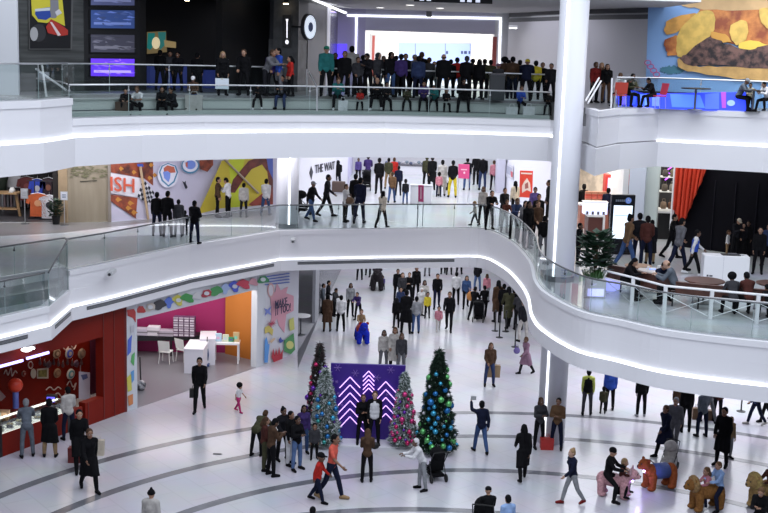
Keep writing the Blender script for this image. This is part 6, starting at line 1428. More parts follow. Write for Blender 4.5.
for i, (x, yb, yt, hc, tc, lb) in enumerate(((397, 302, 269, 'K', 'K', 'dark clothed person at back left of the dense corridor group'), (401.5, 306, 272.5, 'B', 'D', 'pale faced person in dark coat second in the dense corridor group'), (408.5, 305, 272.5, 'B', 'K', 'pale faced person in black coat right of centre in dense corridor group'), (415.5, 300, 266, 'K', 'K', 'person in black at back right of the dense corridor group'), (400, 319, 287, 'K', 'n', 'person with white and blue bag in front of dense corridor group'))):
    row(0, x, yb, yt, ('stand', 'stand2', 'fold', 'stand', 'stand2')[i], (0, 10, 350, 20, 0)[i], 'mfmfm'[i], ('short', 'long', 'short', 'short', 'long')[i], hc, 'J', tc, 'K', lb, skin=(1, 3, 3, 1, 0)[i])
row(0, 423.5, 314, 280, 'walk', 0, 'f', 'long', 'K', 'J', 'w', 'K', 'woman in pale jacket beside child in yellow')
row(0, 420.5, 316, 288, 'stand', 20, 'f', 'hood', 'W', 'P', 'W', 'w', 'person in white hooded puffer left of the child in yellow')
row(0, 455.5, 305, 272, 'stand', 180, 'm', 'short', 'K', 'J', 'W', 'K', 'man in white jacket seen from behind at right of the corridor')
row(0, 465.5, 308, 275.5, 'walk', 0, 'f', 'long', 'K', 'J', 'J', 'K', 'woman in blue grey top and black trousers walking right of white jacket man')
row(0, 473, 320, 287, 'push', 150, 'm', 'short', 'K', 'J', 'K', 'K', 'person in black with orange brown backpack beside the black stroller')
tb = g0['bp'] = G(471.5, 320, 0)
row(0, 484, 318, 286, 'push', 190, 'm', 'short', 'K', 'J', 'K', 'K', 'person in black pushing the black stroller in corridor')
stroller('black stroller between two people in black in corridor', G(478.5, 321), R_(170), s=1.05)
row(0, 486, 302, 274, 'stand', 170, 'f', 'long', 'B', 'J', 'P', 'g', 'woman in pale pink jacket behind the stroller pair')
row(0, 477, 291, 262, 'stand2', 180, 'm', 'short', 'K', 'J', 'k', 'j', 'person in blue jeans standing under balcony edge behind stroller pair')
for i, (x, yb, yt, tc, bc, lb) in enumerate(((497, 322, 280, 'B', 'K', 'person in brown and mustard jacket heading the queue under the balcony'), (502.5, 323, 284, 'K', 'K', 'person in black second in the queue beneath the curved balcony'), (507.5, 328, 287, 'o', 'K', 'person in dark olive coat in middle of the queue by posts'), (512.5, 326, 288, 'K', 'k', 'person in black fourth in the queue by posts'), (518, 330, 291, 'D', 'K', 'person in charcoal fifth in queue by nearest post'), (522.5, 342, 300, 'k', 'w', 'person in black jacket and pale trousers last in queue beside column'))):
    row(0, x, yb, yt, ('stand', 'stand2', 'walk', 'stand', 'fold', 'stand2')[i], (200, 170, 190, 160, 180, 200)[i], 'fmfmfm'[i], ('long', 'short', 'long', 'short', 'short', 'short')[i], 'K', 'C' if i in (0, 2) else 'J', tc, bc, lb)
row(0, 327, 331.5, 294.5, 'stand', 180, 'm', 'short', 'K', 'C', 'B', 'B', 'person in long brown coat seen from behind by grey shopfront')
row(0, 340.5, 331.5, 295.5, 'stand2', 185, 'm', 'short', 'K', 'J', 'W', 'K', 'person in white shirt and wide black trousers beside the brown coat')
row(0, 322.5, 314, 283.5, 'stand', 90, 'm', 'short', 'K', 'J', 'S', 'D', 'person in blue striped grey top at shopfront behind the brown coat')
row(0, 327.5, 312, 280.5, 'stand2', 80, 'm', 'short', 'K', 'J', 'k', 'K', 'dark clothed person leaning at shopfront behind the brown coat')
row(0, 334, 316, 288, 'phone', 60, 'm', 'short', 'K', 'J', 'D', 'K', 'person in dark jacket between brown coat and shopfront')
row(0, 350, 316.5, 283, 'stand', 10, 'f', 'vlong', 'K', 'J', 'g', 'K', 'woman with long black hair and pale sweater beside blue ride')
row(0, 358, 320, 295, 'lean', 340, 'm', 'short', 'K', 'J', 'V', 'K', 'person in dark blue hooded top bending behind the blue ride', h=1.45)
row(0, 359.5, 280, 250, 'stand', 180, 'm', 'short', 'K', 'J', 'K', 'K', 'legs of person in dark trousers near top of the corridor floor', h=1.7)
for i, (x, yb, c, lb) in enumerate(((372, 277, 'K', 'person in black left behind the far dark ride'), (443, 274, 'k', 'leftmost of three pairs of legs under the far balcony edge'), (449, 274.5, 'w', 'middle of three pairs of legs under the far balcony edge'), (459, 275, 'K', 'rightmost of three pairs of legs under the far balcony edge'), (427, 276, 'Y', 'person in yellow green top cut by the balcony edge in corridor'), (368, 275, 'D', 'person in charcoal walking away near top left of corridor'))):
    row(0, x, yb, 240, 'walk' if i % 2 else 'stand', (0, 180, 0, 170, 0, 180)[i], 'm', 'short', 'K', 'J', c if i != 4 else 'L', 'K' if i != 4 else 'G', lb, h=1.7)
row(0, 383, 290, 276, 'stand', 350, 'k', 'short', 'K', 'J', 'v', 'K', 'child in purple jacket right of the far dark ride')
# ------------------------------------------------------------- ground floor, right
row(0, 586.5, 415, 368, 'stand', 170, 'm', 'short', 'K', 'V', 'K', 'D', 'person in black vest with yellow green sleeves under balcony', h=1.78, sleeve='L')
row(0, 609, 410.5, 366, 'stand', 180, 'm', 'short', 'K', 'P', 'U', 'K', 'person in bright blue jacket standing behind the child in olive', h=1.75)
row(0, 602.5, 413.5, 386.5, 'stand', 175, 'k', 'short', 'K', 'P', 'o', 'K', 'child in olive jacket standing under the balcony at right')
row(0, 640.5, 416.5, 368, 'stand', 180, 'm', 'short', 'K', 'J', 'K', 'K', 'person in black trousers standing apart under balcony, upper half hidden', h=1.8, shoe='g')
row(0, 664, 457, 405, 'walk', 300, 'm', 'short', 'B', 'C', 'N', 'K', 'person in dark teal coat striding left near the middle floor band')
row(0, 673, 450, 397, 'walk2', 330, 'm', 'short', 'g', 'J', 'G', 'G', 'grey haired person in grey brown jacket behind the striding person')
row(0, 685, 432, 385, 'stand', 180, 'm', 'short', 'K', 'J', 'K', 'K', 'broad person in black standing with legs apart under balcony', h=1.85)
row(0, 701.5, 437, 386, 'stand2', 200, 'm', 'short', 'K', 'J', 'S', 'N', 'person in white shirt and navy trousers with brown bags under balcony', h=1.82)
row(0, 716.5, 421, 375, 'stand', 180, 'f', 'short', 'K', 'J', 'm', 'k', 'person in dark maroon half hidden behind the man in black jacket', h=1.7)
row(0, 728, 459, 413, 'stand', 20, 'f', 'tail', 'b', 'J', 't', 'g', 'person in tan top mostly hidden behind the man in black jacket', h=1.5)
row(0, 721, 466, 407, 'stand2', 320, 'm', 'short', 'K', 'C', 'K', 'K', 'large man in black jacket standing on the middle floor band at right')
row(0, 755, 425, 380, 'walk', 280, 'm', 'short', 'K', 'J', 'n', 'N', 'person in blue jacket walking left under balcony at right edge', h=1.7, shoe='w')
row(0, 765, 421, 378, 'walk2', 280, 'm', 'short', 'K', 'J', 'K', 'K', 'person in black behind blue jacket at right edge under balcony', h=1.72)
row(0, 677, 422, 375, 'stand', 170, 'f', 'short', 'K', 'J', 'B', 'K', 'person in brown behind the broad person in black under balcony', h=1.65)
row(0, 708, 423, 375, 'walk', 100, 'f', 'short', 'K', 'J', 'G', 'G', 'person in light trousers deep under balcony behind brown bags', h=1.7)
# bags
bag('black bag in the left hand of lone man in black', hand_pos(g0['m199'], 'l', 'walk'), .3, .45, .12, 'K')
cm = g0['coatman']; bag('yellow cream shopping bag held behind the coat of foremost cafe walker', G(97.5, 455), .42, .62, .16, 'c'); bag('red and black shopping bag held low at left of the foremost cafe walker', G(77, 462), .5, .6, .25, 'r')
bag('blue and red carrier bag on floor before cafe counter', G(41, 437, 0), .45, .75, .2, 'U'); bag('white carrier bag between blue bag and black coat at cafe', G(47.5, 440), .3, .6, .15, 'W')
bag('large brown shopping bag carried by woman in wide blue jeans', G(493.5, 360, 1.0) - Vector((0, .0, .1)), .55, .6, .2, 't')
bag('red and green gift bag on floor between the two by the white column', G(546.5, 449, 0), .42, .5, .25, 'R'); bag('small violet bag held by person in mauve coat', G(516.5, 357, 0) + Vector((0, 0, .55)), .3, .4, .12, 'v', 'hand')
bag('brown paper bag left of navy trousers under balcony', G(697, 414, .2), .35, .55, .18, 'b'); bag('brown paper bag right of navy trousers under balcony', G(709.5, 415, .2), .35, .5, .18, 'b')
bag('orange brown backpack worn by the person beside corridor stroller', G(471, 311, .0) + Vector((-.05, -.42, 1.25)), .5, .62, .2, 'O', 'hand')
bag('small black round handbag at hip of the photographing woman', G(374, 470, 0) + Vector((.0, 0, 1.05)), .3, .34, .14, 'K', 'hand')
p = hand_pos(g0['navy'], 'r', 'wave')
t = thing('camera', 'small dark and white camera held up by man in navy jacket', 'camera', p + Vector((.08, 0, .05))); build('body', MB().box(-.09, .09, -.05, .05, -.07, .07), mat('camera_grey', (.35, .36, .38), .4), t, bevel=.01); build('lens', MB().ring([(0, .05, 0), (0, .12, 0)], .04, 12), BLACK, t)
t = thing('floor_strip', 'dark narrow strip lying on the floor left of the group', 'floor item', G(217, 454, .01)); build('strip', MB().box(-.13, .13, -.03, .03, 0, .015), BLACK, t); build('tip', MB().box(.13, .17, -.02, .02, 0, .015), DSTEEL, t)
stroller('stroller with curved black handles at bottom edge before the black cap person', G(483, 540), R_(170), s=1.2)
# ------------------------------------------------------------- plush rides
def ride(lb, x, y, rot, c, c2, s=1.0, mane=None, ears='round', cloth=None, glow=None, trunk=False):
    g = G(x, y); t = thing('plush_ride', lb, 'plush ride', g, R_(rot), 'plush animal rides'); t.scale = (s, s, s); m = mat('plush', c, .95, noise=.3, nscale=14, spec=.1); m2 = mat('plush2', c2, .95, noise=.3, nscale=14, spec=.1)
    mb = MB(); mb.ell((0, .02, .60), (.27, .50, .24), 18, 12); mb.ell((0, -.38, .66), (.24, .22, .24), 16, 10); mb.ell((0, .42, .60), (.26, .22, .26), 16, 10)
    me = remesh(mb, .03, 'trunk_body', 3); me.materials.append(m); link('trunk_body', me, t)
    for sx in (-1, 1):
        for yy in (-.40, .42):
            l = MB(); l.cap((sx * .17, yy, .52), (sx * .19, yy, .14), .155, .125); l.ell((sx * .19, yy - .04, .09), (.135, .165, .09), 14, 8); me = remesh(l, .03, 'leg', 3); me.materials.append(m); link('leg', me, t)
    h = MB(); h.ell((0, -.66, .92), (.20, .20, .20), 18, 12); h.cap((0, -.5, .78), (0, -.6, .88), .15, .15); h.ell((0, -.84, .86), (.11, .10, .09), 14, 10)
    if trunk: h.ring([(0, -.84, .88), (0, -.98, .78), (0, -1.02, .6)], [.07, .055, .04], 10)
    me = remesh(h, .022, 'head', 3); me.materials.append(m); link('head', me, t)
    build('nose', MB().ell((0, -.93, .885), (.04, .025, .03), 10, 8), BLACK, t, smooth=True)
    for sx in (-1, 1):
        e = MB().ell((sx * .17, -.60, 1.07), (.075, .04, .075) if ears == 'round' else (.13, .04, .15), 12, 8); build('ear', e, m2, t, smooth=True); build('eye', MB().ell((sx * .08, -.835, .97), .025, 8, 6), BLACK, t, smooth=True)
    if mane: build('mane', MB().ell((0, -.55, .94), (.30, .15, .30), 18, 12), mat('mane', mane, .95, noise=.4, nscale=14), t, smooth=True)
    if cloth: 
        mb = MB().ring([(0, -.32, .62), (0, .25, .62)], [(.29, .27), (.29, .27)], 18); build('saddle_cloth', mb, mat('saddle_cloth', cloth, .7, noise=.2), t, smooth=True)
    else: build('saddle', MB().ell((0, .05, .80), (.17, .26, .06), 14, 8), m2, t, smooth=True)
    if glow: build('chest_light', MB().ell((0, -.66, .70), (.05, .03, .08), 10, 8), emis('violet_led', (.45, .35, 1), 14), t, smooth=True); build('handlebar', MB().ring([(-.2, -.42, 1.0), (0, -.45, 1.05), (.2, -.42, 1.0)], .02, 8), BLACK, t)
    return t
ride('pale pink plush ride with violet light carrying two riders', 613, 496, 68, (.60, .33, .36), (.6, .40, .43), .86, glow=True, ears='big')
ride('orange brown bear plush ride with blue saddle cloth', 659, 488, 292, (.34, .09, .03), (.25, .06, .02), .92, cloth=(.06, .10, .32), glow=True)
ride('brown lion plush ride carrying man and girl', 706, 509, 290, (.24, .11, .035), (.22, .10, .03), .90, mane=(.30, .18, .07))
ride('tan shaggy lion plush ride at right picture edge', 765, 506, 300, (.38, .25, .10), (.35, .2, .08), .95, mane=(.42, .30, .10))
ride('bright blue plush ride with red saddle in corridor', 362, 342, 8, (.02, .04, .55), (.4, .04, .03), .95, cloth=(.35, .04, .03), glow=False)
ride('dark plush ride far back in corridor carrying people', 377, 289, 0, (.03, .025, .03), (.04, .03, .04), 1.15)
def rider(lb, x, y, dz, pose, face, kind, hair, hc, ty, tc, bc, h, z=0, **kw):
    g = G(x, y)
    if h > 100: h = (lambda f_: [f_ := f_ + (proj((g.x, g.y, dz + f_))[1] - h) / (1200 / g.y) for _ in range(8)][-1])(1.3)
    return person(5, 0, 0, 0, pose, face, kind, hair, hc, ty, tc, bc, lb, z=(g.x, g.y, dz), h=h, **kw)
rider('person in black hoodie and beanie riding the pale pink plush', 606.5, 498, .02, 'ride', 68, 'f', 'beanie', 'K', 'J', 'K', 'K', 447, skin=0)
rider('small child in maroon top sitting in front on the pale pink plush', 620, 497, .08, 'ride', 68, 'k', 'short', 't', 'J', 'm', 'K', 458, skin=0)
rider('man in pale blue sweatshirt riding the brown lion plush', 717.5, 508, .02, 'ride', 290, 'm', 'short', 'b', 'J', 'u', 'N', 461.5, skin=0)
rider('girl in pink top and navy trousers sitting in front on the brown lion plush', 706, 507, .04, 'ride', 290, 'k', 'long', 'b', 'J', 'P', 'N', 467, skin=0, shoe='W')
rider('man in black jacket looking down beside the tan shaggy ride at bottom right', 757, 548, 0, 'phone', 330, 'm', 'short', 'b', 'J', 'K', 'K', 1.80, skin=0)
rider('person in maroon top riding the tan shaggy plush at right edge', 769, 507, .05, 'ride', 300, 'f', 'short', 'B', 'J', 'm', 'K', 1.36)
rider('child in brown top riding the bright blue plush in corridor', 360.5, 337, .10, 'ride', 8, 'k', 'short', 'B', 'J', 't', 'o', 1.25, skin=3)
rider('person in black riding the far dark plush', 377, 287, .10, 'ride', 0, 'm', 'short', 'B', 'J', 'K', 'K', 1.45, skin=0)
t = stroller('pale covered stroller behind the bear plush ride', G(668, 470), R_(330), 'w', 'w', .9)
# ------------------------------------------------------------- middle floor
row(2, 157, 236, 192, 'stand', 180, 'm', 'short', 'K', 'J', 'K', 'N', 'person in black top and blue jeans leftmost in front of the racing mural')
row(2, 167.5, 237, 191, 'stand2', 170, 'm', 'short', 'K', 'J', 'K', 'K', 'tall person all in black second from left before racing mural')
row(2, 178.5, 237, 199.5, 'stand', 190, 'm', 'short', 'K', 'P', 'D', 'g', 'person in charcoal top and light grey trousers before racing mural')
row(2, 185, 235.5, 210.5, 'stand', 200, 'k', 'short', 'K', 'P', 'K', 'K', 'small child in black between grey trousers and black puffer person')
row(2, 194.5, 244, 200.5, 'fold', 160, 'f', 'short', 'K', 'P', 'K', 'N', 'person in black puffer coat with folded arms by the dark rail')
row(2, 217.5, 217.5, 177, 'stand', 90, 'f', 'short', 'K', 'J', 'B', 'K', 'person in brown top in front of yellow mural, left of white jacket')
row(2, 228, 217.5, 178, 'phone', 250, 'm', 'short', 'K', 'J', 'W', 'K', 'person in white jacket in front of the lime green mural panel')
row(2, 243.5, 217.5, 183, 'stand', 180, 'f', 'short', 'K', 'P', 'w', 'k', 'person with black bob hair and cream jacket before yellow mural')
row(2, 265.5, 216, 179, 'walk', 170, 'm', 'short', 'K', 'J', 'W', 'J', 'person in white sweater and blue jeans walking towards column')
bag('tan shopping bag held before the lime mural panel', G(221.5, 207, H2), .4, .6, .2, 't')
g = G(301, 214, H2); stroller('black stroller beside white column on middle floor', (g.x + .1, g.y, g.z), R_(80), s=1.0)
row(2, 311, 221, 181, 'walk', 60, 'm', 'cap', 'g', 'J', 'K', 'J', 'man in grey cap, black jacket and blue jeans walking right')
row(2, 326, 216.5, 174.5, 'walk2', 80, 'm', 'short', 'K', 'J', 'k', 'K', 'tall man in black walking right below the THE WAIT lettering')
row(2, 345, 222, 184, 'stand', 60, 'f', 'short', 'B', 'J', 'W', 'K', 'person in white jacket with round brown bag walking near rail')
row(2, 359, 224, 177.5, 'walk', 170, 'm', 'short', 'K', 'J', 'N', 'N', 'broad person in dark navy jacket seen from behind at middle rail')
row(2, 354.5, 216, 174, 'walk2', 170, 'm', 'short', 'K', 'J', 'K', 'K', 'person in black half hidden behind the broad navy jacket')
row(2, 337.5, 190, 160.5, 'stand2', 200, 'm', 'hood', 'k', 'P', 'K', 'N', 'person in dark hooded coat beside large brown case in corridor')
bag('round brown bag at hip of person in white jacket', G(349, 222, H2) + Vector((0, -.1, 1.25)), .4, .45, .2, 'b', 'hand')
t = thing('suitcase', 'large dark brown suitcase standing at the corridor wall', 'suitcase', G(338.5, 193, H2)); build('case_body', MB().box(-.35, .35, -.2, .2, .06, .62), mat('case_brown', (.08, .05, .04), .6), t, bevel=.04); build('handle', MB().ring([(-.1, 0, .62), (-.1, 0, .75), (.1, 0, .75), (.1, 0, .62)], .015, 6), BLACK, t)
for sx in (-.25, .25): build('wheel', MB().ell((sx, 0, .04), .04, 8, 6), BLACK, t)
row(2, 381.5, 228.3, 191, 'walk', 150, 'f', 'long', 'K', 'J', 'c', 'K', 'woman with long black hair in cream jacket close to middle glass rail')
row(2, 358, 182, 158, 'stand', 0, 'm', 'short', 'K', 'J', 'v', 'K', 'person in lilac blue top at left back of middle corridor')
row(2, 367.5, 187, 155, 'push', 180, 'm', 'short', 'K', 'J', 'V', 'K', 'person in dark violet pushing stroller at back of middle corridor')
g = G(366, 190, H2); stroller('dark stroller pushed by person in dark violet in middle corridor', g, R_(0), s=1.0)
row(2, 378.5, 194, 158, 'walk', 180, 'm', 'short', 'K', 'J', 'K', 'K', 'man all in black walking away in the centre of middle corridor')
row(2, 388, 189, 158, 'stand2', 180, 'f', 'short', 'K', 'J', 'o', 't', 'person in olive top and tan skirt left of blue shirt person')
row(2, 393.5, 187, 157.5, 'stand', 170, 'm', 'short', 'B', 'J', 'R', 'K', 'person in pink red top partly hidden at back of middle corridor')
row(2, 398, 195.5, 166, 'stand', 180, 'm', 'short', 'K', 'J', 'N', 'k', 'person in navy shirt left of the white cabinet box')
row(2, 391.5, 203, 172, 'walk', 170, 'f', 'short', 'B', 'J', 'b', 'J', 'person in rust brown jacket and jeans in middle corridor')
row(2, 405, 204, 179, 'stand', 180, 'k', 'short', 'K', 'J', 'k', 'J', 'child in black top and blue jeans left of small pink sign')
row(2, 431.5, 190, 156, 'walk2', 180, 'f', 'short', 'K', 'C', 'K', 'K', 'person in long black coat behind the small pink sign')
row(2, 426, 188, 156, 'stand', 180, 'm', 'short', 'o', 'J', 'o', 'K', 'person in dark green beside the long black coat in corridor')
row(2, 441.5, 196, 160, 'stand', 180, 'f', 'short', 'K', 'C', 'w', 'w', 'person in long pale grey robe seen from behind in middle corridor')
row(2, 438.5, 196.8, 172, 'stand', 175, 'k', 'short', 'K', 'J', 'P', 'N', 'child in salmon pink coat beside the long pale robe')
row(2, 452, 197.5, 160.5, 'stand2', 180, 'f', 'short', 'K', 'J', 'K', 'Y', 'person in black top and yellow trousers in middle corridor')
row(2, 466.5, 190, 158, 'stand', 180, 'm', 'short', 'K', 'J', 'k', 'J', 'person in jeans hidden behind large square pink sign')
row(2, 482, 190, 155, 'stand', 180, 'm', 'short', 'K', 'J', 'K', 'n', 'person in black jacket and blue jeans right of square pink sign')
row(2, 475.5, 185, 154, 'walk', 180, 'm', 'short', 'K', 'J', 'K', 'K', 'person in black directly right of square pink sign')
row(2, 493, 190, 160.5, 'stand', 180, 'f', 'short', 'B', 'J', 'P', 'K', 'person in pale pink jacket and black leggings seen from behind')
row(2, 474.6, 225.5, 201, 'walk', 280, 'k', 'short', 't', 'J', 'w', 'D', 'small child in grey cream top running left by the middle glass rail')
bag('black shopping bag held beside yellow trousers', G(446.5, 190, H2), .35, .5, .2, 'K')
Q = ((482, 223, 186.5, 'stand', 340, 'f', 'long', 'B', 'J', 'w', 'K', 'woman in white shirt at left end of the crowd on curved rail'), (489, 229.5, 190, 'lean', 10, 'm', 'short', 'K', 'J', 'K', 'K', 'man in black top with red stripe leaning on the curved rail'),
     (503, 226, 188, 'stand2', 20, 'f', 'short', 'B', 'J', 'k', 'K', 'person in dark jacket behind the front row at curved rail'), (514, 218, 181, 'stand', 200, 'f', 'vlong', 'K', 'J', 'c', 'K', 'woman with long black hair and cream top before red poster'),
     (504, 233.5, 199, 'lean', 15, 'f', 'short', 'B', 'J', 'm', 'K', 'person in dark maroon leaning on rail right of red striped man'), (513, 239, 197.5, 'lean', 20, 'm', 'short', 'B', 'J', 'n', 'K', 'person in blue jacket leaning on the curved rail'),
     (520.5, 243, 200, 'lean', 25, 'f', 'long', 'K', 'J', 'G', 'K', 'person with pale arm and black hair on curved rail beside blue jacket'), (526.5, 249, 201, 'stand', 30, 'f', 'long', 'K', 'J', 'K', 'K', 'person in black with long hair at bend of the curved rail'),
     (533.5, 227, 187, 'stand2', 350, 'f', 'short', 'K', 'J', 'v', 'K', 'person in purple top right of the red poster'), (537, 236, 194, 'stand', 0, 'm', 'short', 'K', 'J', 'K', 'K', 'person in black in front of purple top by the column'),
     (535.5, 245, 201, 'stand2', 20, 'm', 'short', 'B', 'J', 'B', 'K', 'person in dark brown second row at bend of curved rail'), (542.5, 257, 216, 'stand', 180, 'f', 'short', 'K', 'J', 'K', 'G', 'person with white collar and black back beside the tall column'),
     (547.5, 222, 180, 'stand', 270, 'm', 'short', 'K', 'J', 'K', 'K', 'person in black half hidden at left side of tall column'))
for q_ in Q: row(2, *q_)
row(2, 582, 225, 184, 'stand', 190, 'f', 'short', 'K', 'C', 'K', 'K', 'person in long black coat at left of kiosk counter')
row(2, 606, 229, 188, 'stand2', 160, 'm', 'short', 'K', 'J', 'N', 'N', 'person in navy at right end of kiosk counter behind the totem')
row(2, 577.5, 264, 223, 'stand', 60, 'm', 'short', 'K', 'P', 'K', 'K', 'person in black jacket half hidden at right side of tall column')
row(2, 625.5, 268.5, 214.5, 'walk', 110, 'f', 'bun', 'K', 'J', 'b', 'J', 'person in brown jacket and blue jeans passing the directory totem')
row(2, 637, 264, 213, 'stand', 180, 'm', 'short', 'K', 'J', 'k', 'N', 'person in dark top between brown jacket and maroon jacket')
row(2, 645, 267, 216, 'stand2', 175, 'm', 'short', 'K', 'J', 'm', 'N', 'man in maroon jacket and jeans seen from behind right of totem')
row(2, 649.5, 264, 220, 'stand', 170, 'f', 'short', 'K', 'C', 'k', 't', 'person with tan skirt showing behind the maroon jacket')
row(2, 677, 271, 218, 'walk', 120, 'm', 'short', 'K', 'J', 'G', 'N', 'person in olive grey jacket and jeans in front of red curtain')
row(2, 670, 258, 214, 'walk2', 70, 'm', 'short', 'K', 'J', 'K', 'K', 'person in black in the gap beside the red curtain')
row(2, 692.5, 275, 230, 'walk', 80, 'm', 'short', 'K', 'V', 'U', 'K', 'person in blue vest with white sleeves walking to the white table', shoe='W', sleeve='W')
row(2, 726.5, 256, 230, 'stand', 60, 'k', 'short', 'B', 'J', 'W', 't', 'child in white top behind the white event table')
row(2, 734.5, 258, 218, 'phone', 20, 'm', 'cap', 'c', 'J', 'k', 'K', 'person in pale cap and dark apron behind the white event table', skin=0)
row(2, 746, 257, 221, 'stand', 330, 'm', 'short', 'K', 'J', 'K', 'K', 'dark clothed person against black wall right of pale cap person')
row(2, 741, 257, 223, 'stand2', 350, 'f', 'short', 'K', 'J', 'k', 'K', 'dark clothed person close behind right end of event table')
row(2, 757, 274, 227, 'stand', 340, 'm', 'short', 'K', 'J', 'K', 'K', 'tall person in black standing right of the white event table')
row(2, 766, 266, 224, 'stand', 320, 'm', 'short', 'K', 'J', 'n', 'K', 'person in dark blue at the right picture edge on middle floor')
def seat2(lb, x, y, yt, face, kind, hair, hc, tc, bc, D, **kw):
    g = AT(x, y, D); person(2 if False else 5, 0, 0, 0, 'sit2', face, kind, hair, hc, 'J', tc, bc, lb, z=(g.x, D, H2 + .02), h=AT(x, yt, D).z - H2 - .02, **kw)
seat2('dark haired person bending over cafe table near the planter', 624.5, 275, 257, 60, 'f', 'long', 'K', 'K', 'K', 37.6)
seat2('boy in dark top seated at cafe table facing the camera', 658.7, 280, 260.5, 15, 'm', 'short', 'K', 'N', 'K', 37.4, skin=0)
seat2('bald man in grey green jacket seated at cafe table', 676, 285, 261, 250, 'm', 'bald', 'b', 'S', 'K', 36.6, skin=3)
seat2('person with big black hair seated on bench facing away', 733.5, 295, 275, 180, 'f', 'afro', 'K', 'D', 'K', 35.2)
seat2('person in dark maroon top seated beside big black hair', 749, 295, 274, 185, 'm', 'short', 'K', 'm', 'K', 35.3)
seat2('person in black seated at right edge behind white fence', 770, 300, 286, 190, 'm', 'short', 'K', 'K', 'K', 34.9)
